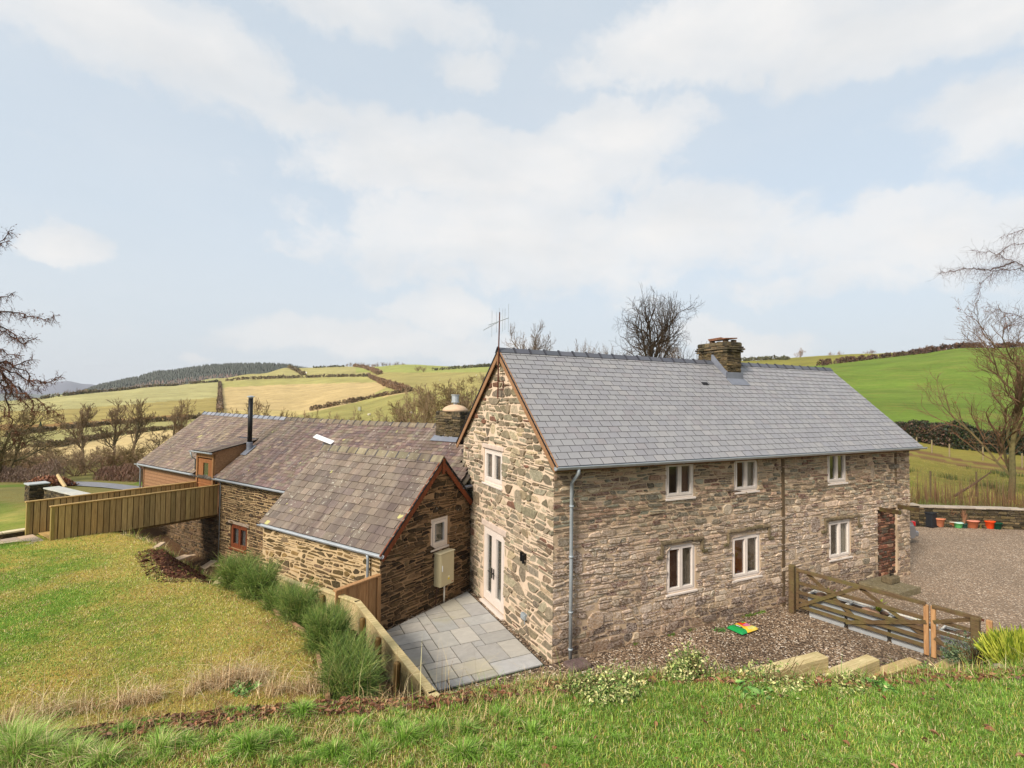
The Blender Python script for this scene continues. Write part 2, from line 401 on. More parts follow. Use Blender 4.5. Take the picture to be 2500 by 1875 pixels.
def farcol(x,y,z):
    P=np.stack([x,y,z],-1)-CAM; k=P@CFW; k=np.where(k<1,1,k); u=1250+CF*(P@CR)/k; v=937.5-CF*(P@CU)/k
    n=fbm(x,y,.03,11); n2=fbm(x,y,.12,12)
    out=np.tile(C3(140,134,72),(len(x),1))
    lft=u<1650
    grn=C3(142,136,84); 
    paint(out,lft,grn)
    paint(out,lft&(v>linterp(u,L2P)),C3(186,164,116))
    paint(out,lft&(v>1125),C3(122,116,66))
    paint(out,lft&(v>1125)&(n2>.6),C3(96,112,46))
    m=lft&(u<536)&(v<linterp(u,L2P))&(v>linterp(u,L1P)); paint(out,m,C3(150,144,92))
    top=linterp(u,LTP)
    m=(u<536)&(v<=linterp(u,L1P)); mid=np.interp(u,[100,534],[1004,970])
    paint(out,m,C3(146,132,78)); paint(out,m&(v<mid),C3(158,152,104)); paint(out,m&(v<top),C3(150,148,98)); paint(out,m&(v>np.interp(u,[100,534],[1036,1005]))&(n>.5),C3(128,98,58))
    m=(u>=536)&(u<1650)&(v>top)&(v<linterp(u,LBP)+2); paint(out,m,C3(176,154,108)); 
    g=(v<linterp(u,LTP)+14)|((np.abs((u-905)*.55+(v-975))<9)&(v>935)&(v<1000)); paint(out,m&g,C3(152,146,88)); paint(out,m&(v>1002)&(u<800),C3(176,158,104))
    m=(u>=536)&(u<1650)&(v<=top); paint(out,m,C3(154,146,94))
    m=lft&(u>901)&(v<np.interp(u,[901,993,1006],[920,956,954]))|(lft&(u>1006)&(v<975)); paint(out,m,C3(148,138,84))
    m=lft&(u>870)&(v<909); paint(out,m,C3(142,146,80))
    m=lft&(u>760)&(v>=linterp(u,LBP)+2)&(v<1090); paint(out,m,C3(140,134,78))
    rt=u>=1650
    paint(out,rt,C3(128,120,58))
    hb=np.interp(u,[2000,2177,2350,2500],[1000,1040,1075,1100])
    hl=np.interp(u,[1900,2001,2102,2279,2338,2436,2500],[900,892,880,858.5,850,843,846])
    m=rt&(v<hb); paint(out,m,C3(96,116,44)); paint(out,m&(v<hl),C3(122,118,54))
    tr=np.interp(u,[2200,2265,2350,2500],[1100,1112,1130,1150])
    for o in (-5,6): paint(out,rt&(np.abs(v-tr-o)<3.2)&(v>1085),C3(112,86,58))
    paint(out,rt&(v>1120)&(n2>.56),C3(112,112,48))
    out=out*(.86+.28*n[:,None])*(.9+.2*n2[:,None])
    return out
def nearcol(x,y,z):
    n=fbm(x,y,.9,21); n2=fbm(x,y,3.5,22); n3=fbm(x,y,.35,23)
    out=np.tile(C3(92,70,50),(len(x),1))           # bare earth of the banks
    A=inside(x,y,APOLY); dA=pdist(x,y,CREST)
    L=(inside(x,y,LPOLY)|((x<-4.9)&A)); dL=pdist(x,y,LEDGE)
    gr=C3(106,136,42); ye=C3(176,154,78); br=C3(124,94,58)
    la=L&~A
    w=sstep(.35,.65,n*.6+n2*.25+n3*.25-.16*sstep(0,8,y)+.10*sstep(3,0,dL)+.07*sstep(3,0,dA))[:,None]
    edge=(sstep(2.6,.2,dL)+sstep(3.4,.6,dA))[:,None]*.7
    c=gr*(1-w)+ye*w; c=c*(1-np.clip(edge,0,1))+(ye*.95)*np.clip(edge,0,1)
    wb=np.clip(sstep(.5,.66,n2)*sstep(3.2,.2,dA)+.7*sstep(.5,.68,n*.5+n2*.5)*sstep(2.6,.2,dL)*sstep(6,2,y),0,1)[:,None]; c=c*(1-wb)+br*wb
    out[la]=c[la]
    wl=sstep(-3.2,-5.2,x+ (n-.5)*2)[:,None]
    ca=(C3(84,108,40)*(1-w)+C3(112,120,50)*w); cb=(C3(98,104,44)*(1-w)+C3(132,112,62)*w)
    c=ca*(1-wl)+cb*wl; e2=sstep(.5,.0,dA)[:,None]; c=c*(1-e2)+C3(104,84,56)*e2
    out[A]=c[A]
    soil=(pdist(x,y,[(-7.1,5.6),(-7.9,8.6)])<.85+.6*(n2-.5))
    out[soil&~A]=C3(96,62,46)
    far=(x<-11)&(y>14)&la; out[far]=(C3(124,136,54)*(1-w)+C3(170,160,86)*w)[far]
    bk=(x>15)&(z>.3); out[bk]=(C3(96,98,44)*(1-w)+C3(112,86,52)*w)[bk]
    return out*(.85+.3*n2[:,None])
def gridmesh(name,xs,ys,zf,cf,mat,wrap=False):
    """xs, ys are 2-D arrays of positions"""
    n,m=xs.shape; x=xs.ravel(); y=ys.ravel(); z=zf(x,y); c=cf(x,y,z)
    idx=np.arange(n*m).reshape(n,m); q=np.stack([idx[:-1,:-1],idx[1:,:-1],idx[1:,1:],idx[:-1,1:]],-1).reshape(-1,4)
    me=bpy.data.meshes.new(name); v=np.stack([x,y,z],-1).astype(np.float32)
    fl=q.ravel().astype(np.int32); cc=np.concatenate([c,np.ones((len(c),1))],1)[fl]
    fill(me,v,np.full(len(q),4,np.int32),fl,cc,True); me.materials.append(mat)
    o=bpy.data.objects.new(name,me); COL.objects.link(o); return o
def mat_ground():
    t=NT('turf_and_soil'); p=t.pos(); c=t.attr()
    a=t.noise(11,8,.75,p); c=t.mix(1.,c,t.ramp(a,[(.25,.62),(.5,1.),(.78,1.38)]),'MULTIPLY')
    b=t.noise(2.1,5,.6,p); c=t.mix(t.math('MULTIPLY',t.ramp(b,[(.5,0),(.72,1)]),.35),c,t.mix(1.,c,rgb(255,220,150),'MULTIPLY'))
    return t.done(c,.95,t.bump(t.noise(28,6,.8,p),.9,.04),.15)
def mat_hills():
    t=NT('hill_pasture'); p=t.pos(); c=t.attr()
    a=t.noise(.05,8,.75,p); c=t.mix(1.,c,t.ramp(a,[(.3,.72),(.5,1.),(.72,1.3)]),'MULTIPLY')
    a=t.noise(.35,6,.7,t.mapv(p,(1,.25,1),(0,0,.6))); c=t.mix(t.math('MULTIPLY',t.ramp(a,[(.5,0),(.7,1)]),.35),c,rgb(150,128,74))
    a=t.noise(1.1,6,.8,t.mapv(p,(1,1,.3))); c=t.mix(1.,c,t.ramp(a,[(.25,.78),(.5,1.),(.78,1.2)]),'MULTIPLY')
    return t.done(c,.95,t.bump(t.noise(2.,6,.8,p),.6,.12),.1)
xs=np.concatenate([np.arange(-40,-12,.5),np.arange(-12,9,.11),np.arange(9,44.1,.4)]); ys=np.concatenate([np.arange(-30,-9,.5),np.arange(-9,4,.11),np.arange(4,18,.22),np.arange(18,34.1,.5)])
gx,gy=np.meshgrid(xs,ys,indexing='ij')
def nearmask(x,y,z):
    r=np.hypot(x-CAM[0],y-CAM[1]); c=nearcol(x,y,z); f=farcol(x,y,z); w=sstep(29,36,r)[:,None]; w=np.where((y<-4)[:,None]&(x<9)[:,None],0,w); return c*(1-w)+f*w
# closed patch: pixel-sized near ground, then a polar sheet of pasture to the horizon
g=gridmesh('lawn',gx,gy,lambda x,y:np.where((np.hypot(x-CAM[0],y-CAM[1])>43),H(x,y)-.6,H(x,y)),nearmask,mat_ground()); tag(g,kind='structure')
az=np.concatenate([np.linspace(_az[0]-.35,_az[-1]+.35,760),np.linspace(_az[-1]+.36,_az[0]-.35+2*PI,70)])
R2=np.exp(np.linspace(math.log(40),math.log(9000),330))
pr_,pa_=np.meshgrid(R2,az,indexing='ij')
g=gridmesh('hill_ground',CAM[0]+pr_*np.cos(pa_),CAM[1]+pr_*np.sin(pa_),H,farcol,mat_hills()); tag(g,kind='structure')
def ridge_hill(name,crest,k,back,base_z,mat,colf,step=6):
    """a solid ridge: crest given as (column,row) at depth k; front foot nearer, back foot farther"""
    us=np.arange(crest[0][0],crest[-1][0],step); rows=[]
    kk=[k*.62,k*.75,k*.88,k,k*1.12,k*back]
    ww=[0,.34,.74,1,.86,0]
    X_=[];Y_=[];Z_=[]
    for kf,wf in zip(kk,ww):
        P=[]
        for u0 in us:
            v0=linterp(u0,crest); top=at(u0,v0,k); q=at(u0,v0,kf)
            P.append((q[0],q[1],base_z+(top[2]-base_z)*wf))
        P=np.array(P); X_.append(P[:,0]);Y_.append(P[:,1]);Z_.append(P[:,2])
    X_=np.array(X_);Y_=np.array(Y_);Z_=np.array(Z_)
    # refine along depth
    t=np.linspace(0,len(kk)-1,31); f=lambda A:np.array([np.interp(t,range(len(kk)),A[:,i]) for i in range(A.shape[1])]).T
    X2,Y2,Z2=f(X_),f(Y_),f(Z_); zr=Z2.ravel()+ (fbm(X2.ravel(),Y2.ravel(),8./k,2)-.5)*k*.006
    o=gridmesh(name,X2,Y2,lambda x,y:zr,colf,mat); return tag(o,kind='structure'),(X2,Y2,zr.reshape(X2.shape))
m_moor=M_attr('far_moor',.95,.001,.1,.01,0,.1,.1); m_forestfloor=M_attr('wood_floor',.95,.02,.2,.1,.1,1,.1)
FCREST=[(40,990),(140,975),(200,960),(222,951),(244,944),(290,935),(333,927),(360,919),(380,912.5),(410,911.5),(460,904),(515,896),(560,893),(600,892.5),(645,891.5),(690,893),(712,895),(740,901),(770,910),(800,925)]
_,FG=ridge_hill('forest_hill',FCREST,1500,1.5,-20,m_forestfloor,lambda x,y,z:np.tile(C3(70,60,50),(len(x),1)))
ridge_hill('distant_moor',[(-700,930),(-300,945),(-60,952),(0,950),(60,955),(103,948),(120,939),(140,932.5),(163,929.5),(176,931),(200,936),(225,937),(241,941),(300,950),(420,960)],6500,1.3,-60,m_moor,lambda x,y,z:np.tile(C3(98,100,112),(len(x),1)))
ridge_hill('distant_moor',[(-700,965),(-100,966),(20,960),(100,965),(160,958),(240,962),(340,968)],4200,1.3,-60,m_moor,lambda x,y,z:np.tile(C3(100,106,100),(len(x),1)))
# gravel yard
def mat_gravel():
    t=NT('gravel'); p=t.pos()
    vo=t.n('ShaderNodeTexVoronoi'); t.l(p,vo.inputs['Vector']); vo.inputs['Scale'].default_value=34
    sp=t.n('ShaderNodeSeparateColor'); t.l(vo.outputs['Color'],sp.inputs[0])
    c=t.ramp(sp.outputs[0],[(0,rgb(40,32,27)),(.3,rgb(84,69,56)),(.55,rgb(122,102,82)),(.8,rgb(150,124,98)),(.92,rgb(184,164,140)),(1,rgb(236,224,206))])
    a=t.noise(.45,4,.6,p); c=t.mix(1.,c,t.ramp(a,[(.3,.62),(.7,1.12)]),'MULTIPLY')
    a=t.noise(.5,5,.6,t.mapv(p,(.25,1.6,1),(0,0,-.25))); c=t.mix(1.,c,t.ramp(a,[(.36,.78),(.55,1.06)]),'MULTIPLY')
    s=t.n('ShaderNodeSeparateXYZ'); t.l(p,s.inputs[0])
    far=t.ramp(t.math('MULTIPLY',s.outputs[0],.05),[(.3,0),(.62,1)]); c=t.mix(t.math('MULTIPLY',far,.35),c,rgb(168,148,126))
    h=t.ramp(vo.outputs['Distance'],[(0,1),(.6,0)])
    return t.done(c,.9,t.bump(h,.9,.012),.25)
m_gravel=mat_gravel()
gx,gy=np.meshgrid(np.concatenate([np.arange(-4.3,12,.4),np.arange(12,40,1.)]),np.concatenate([np.arange(-9,9,.4)]),indexing='ij')
def gz(x,y):
    z=.012+.035*(fbm(x,y,.35,31)-.5)*np.clip(x,0,1)
    bad=(x<np.interp(y,[-3.6,-2,1.9,3,5.6],[-3.2,-3.34,-3.8,-4.42,-5.6])-.1)
    return np.where(bad,-.5,z)
b_=[np.interp(gx.ravel(),[-5,15,22.05,25.94,40],[9,7.5,3.5,1.15,-7.2])]
gyc=np.minimum(gy.ravel(),b_[0]-.02).reshape(gy.shape)
g=gridmesh('gravel_yard',gx,gyc,gz,lambda x,y,z:np.tile(C3(120,100,88),(len(x),1)),m_gravel); tag(g,kind='structure')
# tarmac lane behind the low wall
mb=MB()
lp=[onz(u0,v0,zz) for u0,v0,zz in ((20,1150,-1.7),(120,1171,-1.),(215,1187,-.6),(300,1205,-.4))]
P0=at(160,1185,37);P1=at(290,1206,31)
pts=[at(150,1187,39),at(190,1190,37.5),at(232,1195,35.8),at(300,1207,32.5),at(380,1222,29.5)]
L_=[];R_=[]
for i,p in enumerate(pts):
    d=pts[min(i+1,len(pts)-1)]-pts[max(i-1,0)]; n=np.cross(Z,d); n/=np.linalg.norm(n); L_.append(p+n*1.1); R_.append(p-n*1.1)
vs=[];
for a,b in zip(L_,R_): vs+=[a,b]
for w in vs: w[2]=max(w[2],Hs(w[0],w[1])+.05)
mb.add(vs,[(2*i,2*i+1,2*i+3,2*i+2) for i in range(len(pts)-1)])
t=NT('tarmac'); lane=mb.build('lane',t.done(t.ramp(t.noise(3,6,.7,t.pos()),[(.3,rgb(104,104,108)),(.7,rgb(140,140,144))]),.8)); tag(lane,kind='structure')
# ================================================================= MASONRY, ROOFS, WINDOWS
def masonry(mb,O,U,N,a0,a1,b0,top,openings=(),rowh=lambda b:(.06,.13),ws=(.14,.42),gap=.016,rz=(.006,.03),pal=None,seed=1,big=(),wav=.02,split=.2,clampa=True,jitr=1.):
    rng=random.Random(seed); O=np.asarray(O,float)
    if not callable(top): tv=top; top=lambda a:tv
    palf=pal if callable(pal) else (lambda b:pal)
    ops=list(openings)+list(big)
    def wv(j,a): return wav*(2*v1(a*2.1,j*5.3+seed)-1)+wav*.5*(2*v1(a*6.,j*9.1+seed)-1)
    def stone(q,isbig=False):
        # q: four corners (a,b) ccw
        ca=sum(p[0] for p in q)/4; cb=sum(p[1] for p in q)/4
        if cb>top(ca)-.01 or ca<a0 or ca>a1: return
        if not isbig:
            for (x0,y0,x1,y1) in ops:
                if x0<ca<x1 and y0<cb<y1: return
        w=q[1][0]-q[0][0]; h=q[3][1]-q[0][1]
        if w<.03 or h<.02: return
        g=gap/2*rng.uniform(.7,1.5); cut=min(w,h)*rng.uniform(.10,.34)
        ring=[]
        for i in range(4):
            p=q[i]; pn=q[(i+1)%4]; pp=q[i-1]
            for o in (pp,pn):
                dx,dy=o[0]-p[0],o[1]-p[1]; L=math.hypot(dx,dy)+1e-6; t=min(.42,cut*rng.uniform(.5,1.3)/L)
                ring.append([p[0]+dx*t,p[1]+dy*t])
            if rng.random()<.6:
                t=rng.uniform(.4,.6); ring.append([p[0]+(pn[0]-p[0])*t+rng.uniform(-1,1)*.006*jitr,p[1]+(pn[1]-p[1])*t+rng.uniform(-1,1)*.012*jitr])
        out=[]
        for x,y in ring:
            x=ca+(x-ca)*(1-2*g/max(w,.02)); y=cb+(y-cb)*(1-2*g/max(h,.02))
            if not isbig:
                for (x0,y0,x1,y1) in ops:
                    if x0<x<x1 and y0<y<y1:
                        d=[(x-x0,'l'),(x1-x,'r'),(y-y0,'b'),(y1-y,'t')]; k=min(d)[1]
                        if k=='l': x=x0
                        elif k=='r': x=x1
                        elif k=='b': y=y0
                        else: y=y1
            if clampa: x=min(max(x,a0),a1)
            y=max(min(y,top(x)-.002),b0); out.append((x,y))
        hgt=rng.uniform(*rz); tx,ty=rng.uniform(-.05,.05)*jitr,rng.uniform(-.07,.07)*jitr
        ins=min(.014,.18*h); R0=[];R1=[]
        for x,y in out:
            R0.append(O+U*x+Z*y-N*.004)
            xi=ca+(x-ca)*(1-2*ins/w); yi=cb+(y-cb)*(1-2*ins/h)
            R1.append(O+U*xi+Z*yi+N*(hgt+tx*(xi-ca)+ty*(yi-cb)))
        n=len(out); pp=palf(cb); c=jit(warm(rgb(*rng.choices(pp,[k_[3] for k_ in pp])[0][:3])),rng,.34,.05); c=(c[0]*.84,c[1]*.84,c[2]*.84,1.)
        fs=[tuple(range(n,2*n))]+[(i,(i+1)%n,n+(i+1)%n,n+i) for i in range(n)]
        if np.dot(np.cross(U,Z),N)<0: fs=[f[::-1] for f in fs]
        mb.add(R0+R1,fs,c)
    b=b0; j=0; bm=max(top(a) for a in np.linspace(a0,a1,40))
    while b<bm:
        h=rng.uniform(*rowh(b)); a=a0-rng.uniform(0,.2); last=rng.uniform(-.02,.02)
        while a<a1:
            w=rng.uniform(*ws)*(1.15 if h>.12 else 1.); 
            if rng.random()<.12: w*=1.6
            sk=rng.uniform(-.25,.25)*h*jitr*1.3; a2=a+w
            if a2>a1-.06: a2=a1+.01; sk=0
            q=[(a+last,b+wv(j,a)),(a2-sk,b+wv(j,a2)),(a2+sk,b+h+wv(j+1,a2)),(a-last if False else a+(-last),b+h+wv(j+1,a))]
            if rng.random()<split and h>.085:
                m=rng.uniform(.35,.65); L=[q[0][i]*(1-m)+q[3][i]*m for i in (0,1)]; R=[q[1][i]*(1-m)+q[2][i]*m for i in (0,1)]
                stone([q[0],q[1],R,L]); 
                if rng.random()<.5:
                    mm=rng.uniform(.35,.65); T0=[L[i]*(1-mm)+R[i]*mm for i in(0,1)]; T1=[q[3][i]*(1-mm)+q[2][i]*mm for i in(0,1)]
                    stone([L,T0,T1,q[3]]); stone([T0,R,q[2],T1])
                else: stone([L,R,q[2],q[3]])
            else: stone(q)
            last=-sk; a=a2
        b+=h; j+=1
    for (x0,y0,x1,y1) in big: stone([(x0,y0),(x1,y0),(x1,y1),(x0,y1)],True)
def wallface(mb,O,U,N,a0,a1,b0,top,openings=(),depth=.16,brk=(),col=rgb(178,152,128)):
    """mortar face with real openings and their reveals"""
    O=np.asarray(O,float)
    if not callable(top): tv=top; top=lambda a:tv
    col=warm(col,1.0,.95)
    xs=sorted(set([a0,a1]+[o[0] for o in openings]+[o[2] for o in openings]+list(brk))); xs=[x for x in xs if a0<=x<=a1]
    flip=np.dot(np.cross(U,Z),N)<0
    def q(P): 
        mb.add(P,[tuple(range(len(P)))[::-1] if flip else tuple(range(len(P)))],col)
    for x0,x1 in zip(xs[:-1],xs[1:]):
        xm=(x0+x1)/2; oo=sorted([(o[1],o[3]) for o in openings if o[0]<xm<o[2]]); b=b0
        for (y0,y1) in oo:
            if y0>b+1e-4: q([O+U*x0+Z*b,O+U*x1+Z*b,O+U*x1+Z*y0,O+U*x0+Z*y0])
            b=y1
        if top(xm)>b+1e-4: q([O+U*x0+Z*b,O+U*x1+Z*b,O+U*x1+Z*top(x1),O+U*x0+Z*top(x0)])
    for (x0,y0,x1,y1) in openings:
        P=lambda a,b,n: O+U*a+Z*b-N*n
        for (A,B) in (((x0,y0),(x1,y0)),((x1,y0),(x1,y1)),((x1,y1),(x0,y1)),((x0,y1),(x0,y0))):
            f=[P(*A,0),P(*B,0),P(*B,depth),P(*A,depth)]
            mb.add(f,[(0,1,2,3) if flip else (3,2,1,0)],col)
def window(par,O,U,N,a0,b0,w,h,name='window',n=2,mat=None,rec=.03,sill=True,room=rgb(96,78,62),cur=None,label=None,fw=.055,sw=.05,sillmat=None,handle=False,sillh=.05,clear=None):
    O=np.asarray(O,float); mat=mat or m_frame
    P=lambda a,b,q: O+U*a+Z*b+N*q
    f=MB(); col=(1,1,1,1) 
    def bar(x0,y0,x1,y1,n0,n1): f.bbox(P(x0,y0,n0),U*(x1-x0),Z*(y1-y0),N*(n1-n0),.004,col)
    n0,n1=-rec-.07,-rec
    x1,y1=a0+w,b0+h
    bar(a0,b0,a0+fw,y1,n0,n1); bar(x1-fw,b0,x1,y1,n0,n1); bar(a0+fw,b0,x1-fw,b0+fw,n0,n1-.002); bar(a0+fw,y1-fw,x1-fw,y1,n0,n1-.002)
    iw=(w-2*fw)/n; panes=[]
    for i in range(n):
        sx0=a0+fw+iw*i+.004; sx1=sx0+iw-.008; sy0,sy1=b0+fw+.004,y1-fw-.004; m0,m1=n0+.012,n1+.014
        bar(sx0,sy0,sx0+sw,sy1,m0,m1); bar(sx1-sw,sy0,sx1,sy1,m0,m1); bar(sx0+sw,sy0,sx1-sw,sy0+sw*1.25,m0,m1-.002); bar(sx0+sw,sy1-sw,sx1-sw,sy1,m0,m1-.002)
        panes.append((sx0+sw,sy0+sw*1.25,sx1-sw,sy1-sw))
    o=f.build(name,mat,par); 
    if label: o['label']=label
    for (x0,y0,xx,yy) in panes:
        g=MB(); g.box(P(x0,y0,n0+.03),U*(xx-x0),Z*(yy-y0),N*.008); g.build('pane',m_glass,o)
    if sill:
        s=MB(); s.bbox(P(a0-.03,b0-sillh,-rec-.05),U*(w+.07),Z*(sillh-.002),N*(rec+.05+.045),.005,col); s.build('sill',sillmat or mat,o)
    # the room behind, with curtains at the sides
    r=MB(); d=.5; A=[P(a0+.01,b0+.01,n0-.001),P(x1-.01,b0+.01,n0-.001),P(x1-.01,y1-.01,n0-.001),P(a0+.01,y1-.01,n0-.001)]
    B=[P(a0-.3,b0-.3,-d),P(x1+.3,b0-.3,-d),P(x1+.3,y1+.1,-d),P(a0-.3,y1+.1,-d)]
    r.add(A+B,[(4,5,6,7),(0,1,5,4),(1,2,6,5),(2,3,7,6),(3,0,4,7)],room); r.build('interior',M_room,o)
    if cur:
        c=MB()
        for (s0,s1,cc) in cur:
            k=9
            for i in range(k):
                xa=a0+w*(s0+(s1-s0)*i/k); xb=a0+w*(s0+(s1-s0)*(i+1)/k); na=-.125-(i%2)*.03; nb=-.125-((i+1)%2)*.03
                c.add([P(xa,b0+.03,na),P(xb,b0+.03,nb),P(xb,y1-.03,nb),P(xa,y1-.03,na)],[(0,1,2,3)],cc)
        c.build('curtain',M_cur,o)
    return o
M_room=M_attr('interior_surfaces',.9,4,.15,30,.1,.002)
M_cur=M_attr('curtain_cloth',.9,4,.1,30,.1,.002)
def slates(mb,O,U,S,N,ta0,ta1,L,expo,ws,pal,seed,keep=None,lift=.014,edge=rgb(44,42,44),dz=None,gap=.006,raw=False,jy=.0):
    """O eave corner; U along the eave; S unit up the slope; N outward normal; courses of individual slates"""
    rng=random.Random(seed); rows=int(math.ceil(L/expo)); O=np.asarray(O,float)
    pc=[rgb(*c[:3]) for c in pal]; pw=[c[3] for c in pal]; flip=np.dot(np.cross(U,S),N)<0
    for j in range(rows):
        s0=j*expo-.02; s1=min(s0+expo*1.35,L); a=ta0-(ws*.5 if j%2 else 0)
        while a<ta1-.01:
            w=ws*(rng.uniform(.75,1.25) if raw else rng.uniform(.97,1.03)); x0=max(a,ta0); x1=min(a+w,ta1); a+=w
            if x1-x0<.03: continue
            if keep and not keep((x0+x1)/2,s0+expo/2): continue
            g=gap/2; k=rng.uniform(.75,1.3) if raw else rng.uniform(.95,1.08); l=lift*k; sj=rng.uniform(-jy,jy); tl=rng.uniform(-.15,.15)*l
            if dz: e0=Z*dz((x0+x1)/2,s0)
            else: e0=0
            P=lambda x,s,n: O+U*x+S*s+N*n+e0
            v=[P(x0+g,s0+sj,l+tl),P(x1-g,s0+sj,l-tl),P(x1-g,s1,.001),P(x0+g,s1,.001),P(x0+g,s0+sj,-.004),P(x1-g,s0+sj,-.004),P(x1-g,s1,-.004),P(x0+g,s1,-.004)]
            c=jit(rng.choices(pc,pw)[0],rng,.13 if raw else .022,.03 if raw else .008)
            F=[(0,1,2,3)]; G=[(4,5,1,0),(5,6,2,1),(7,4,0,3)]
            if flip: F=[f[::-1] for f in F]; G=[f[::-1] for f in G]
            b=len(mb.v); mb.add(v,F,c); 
            for f in G: mb.f.append(tuple(b+i for i in f)); mb.c.append(edge)  # edge faces coloured dark to paint the shade lines between courses
def ridge_tiles(name,mat,par,p0,p1,n,w,rise,pal,seed,roll=.018,lap=True,droop=None):
    mb=MB(); rng=random.Random(seed); p0,p1=np.asarray(p0,float),np.asarray(p1,float); d=p1-p0; L=np.linalg.norm(d); u=d/L; side=np.cross(u,Z); side/=np.linalg.norm(side)
    def sec(p,k,th):
        return [p+side*(w*k)-Z*(rise*k-th*.3),p+side*(w*.09)+Z*(th),p-side*(w*.09)+Z*(th),p-side*(w*k)-Z*(rise*k-th*.3), p-side*(w*k)-Z*(rise*k+.01), p-Z*.01, p+side*(w*k)-Z*(rise*k+.01)]
    for i in range(n):
        a=p0+d*(i/n); b=p0+d*((i+1)/n)-u*.006; dzz=droop((i+.5)/n) if droop else 0; e=Z*(dzz+rng.uniform(-.004,.004)); c=jit(rgb(*rng.choice(pal)),rng,.12)
        A=sec(a+e,1,.02); B=sec(b+e,1,.014); m=len(A)
        mb.add(A+B,[tuple(range(m))[::-1],tuple(range(m,2*m))]+[(k,(k+1)%m,m+(k+1)%m,m+k) for k in range(m)],c)
        if lap:
            A=sec(a+e-u*.0,1.06,.02+roll*1.3); B=sec(a+e+u*.05,1.06,.02+roll*1.3)
            mb.add(A+B,[tuple(range(m))[::-1],tuple(range(m,2*m))]+[(k,(k+1)%m,m+(k+1)%m,m+k) for k in range(m)],jit(rgb(58,58,64),rng,.1))
    return mb.build(name,mat,par)
def gutter(par,p0,p1,r=.06,name='gutter',col=(1,1,1,1),side=None):
    mb=MB(); p0,p1=np.asarray(p0,float),np.asarray(p1,float); d=(p1-p0); u=d/np.linalg.norm(d); s=np.cross(u,Z)
    def half(rr,rev=False):
        return [(-s*math.cos(a)*rr-Z*math.sin(a)*rr) for a in np.linspace(0,PI,9)]
    A=half(r)+half(r-.006)[::-1]; m=len(A)
    mb.add([p0+q for q in A]+[p1+q for q in A],[tuple(range(m)),tuple(range(m,2*m))[::-1]]+[(k,m+k,m+(k+1)%m,(k+1)%m) for k in range(m)])
    for end in (p0,p1): mb.add([end+q for q in half(r)],[tuple(range(9))])
    n=int(np.linalg.norm(d)/.9)+1
    for i in range(n+1):
        c=p0+d*i/n; A=[c+q*1.1-u*.02 for q in half(r)]+[c+q*1.1+u*.02 for q in half(r)]
        mb.add(A,[(k,k+1,9+k+1,9+k) for k in range(8)])
    mb.tube([p0-s*(r)+Z*.003,p1-s*r+Z*.003],.009,6); mb.tube([p0+s*(r)+Z*.003,p1+s*r+Z*.003],.009,6)
    return mb.build(name,m_zinc,par)
def downpipe(par,pts,r=.036,name='downpipe',brk=(),mat=None):
    mb=MB(); mb.tube(pts,r,12)
    for q in brk: mb.tube([V(*q)-Z*.02,V(*q)+Z*.02],r*1.35,12)
    return mb.build(name,mat or m_zincp,par,True)

# ================================================================= MAIN STONE HOUSE
PAL_L=[(138,136,122,3),(156,138,118,3),(172,146,128,3),(118,100,86,2.5),(108,78,68,1.5),(96,92,82,2),(188,172,154,2),(144,116,98,2)]
PAL_W=[(194,174,158,3),(178,156,138,3),(162,140,120,3),(130,108,92,2),(142,132,116,2),(112,82,72,1.2)]
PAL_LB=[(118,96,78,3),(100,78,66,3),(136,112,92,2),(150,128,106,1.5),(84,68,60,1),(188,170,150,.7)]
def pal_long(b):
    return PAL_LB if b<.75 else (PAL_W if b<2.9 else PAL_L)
PAL_G=[(158,150,134,4),(176,162,144,3),(140,130,114,3),(118,104,88,1.5),(122,88,76,.7),(182,166,142,2),(142,132,120,2)]
PAL_Q=[(104,70,60,3),(130,86,72,2),(150,118,100,1),(92,80,72,2),(176,132,112,.7)]
PAL_E=[(88,72,58,3),(108,88,68,3),(72,60,50,2),(122,100,78,1),(64,50,42,1)]
PAL_EF=[(126,106,74,3),(104,88,62,3),(146,122,84,2),(88,76,58,2),(132,112,92,1)]
PAL_B=[(96,80,62,3),(114,94,72,3),(80,68,56,2),(130,106,82,1.5),(90,70,58,1)]
PAL_D=[(84,76,62,3),(104,92,72,3),(66,60,50,2),(120,104,80,1)]
m_st_long=M_stone('limewashed_rubble',.95,lichen=.5,moss=.18)
m_st_gab=M_stone('pale_rubble',.35,rgb(206,190,168),lichen=.35,moss=.12)
m_st_ext=M_stone('brown_rubble',.0,lichen=.8,moss=.25)
m_st_extf=M_stone('buff_rubble',.0,lichen=.1,moss=.35)
m_st_dark=M_stone('dark_rubble',.0,lichen=.6,moss=.35)
HL,HW,HE,HR,RY=13.99,5.6,4.326,7.07,2.761
house=empty('stone_farmhouse',(0,0,0),'two storey stone house with a smooth blue grey slate roof and cream windows','house')
SLP=V(0,RY+.316,HR-HE); SLl=np.linalg.norm(SLP); SLP/=SLl; NLP=np.cross(X,SLP)
SLN=V(0,RY-5.93,HR-4.3); SNl=np.linalg.norm(SLN); SLN/=SNl; NLN=-np.cross(X,SLN)
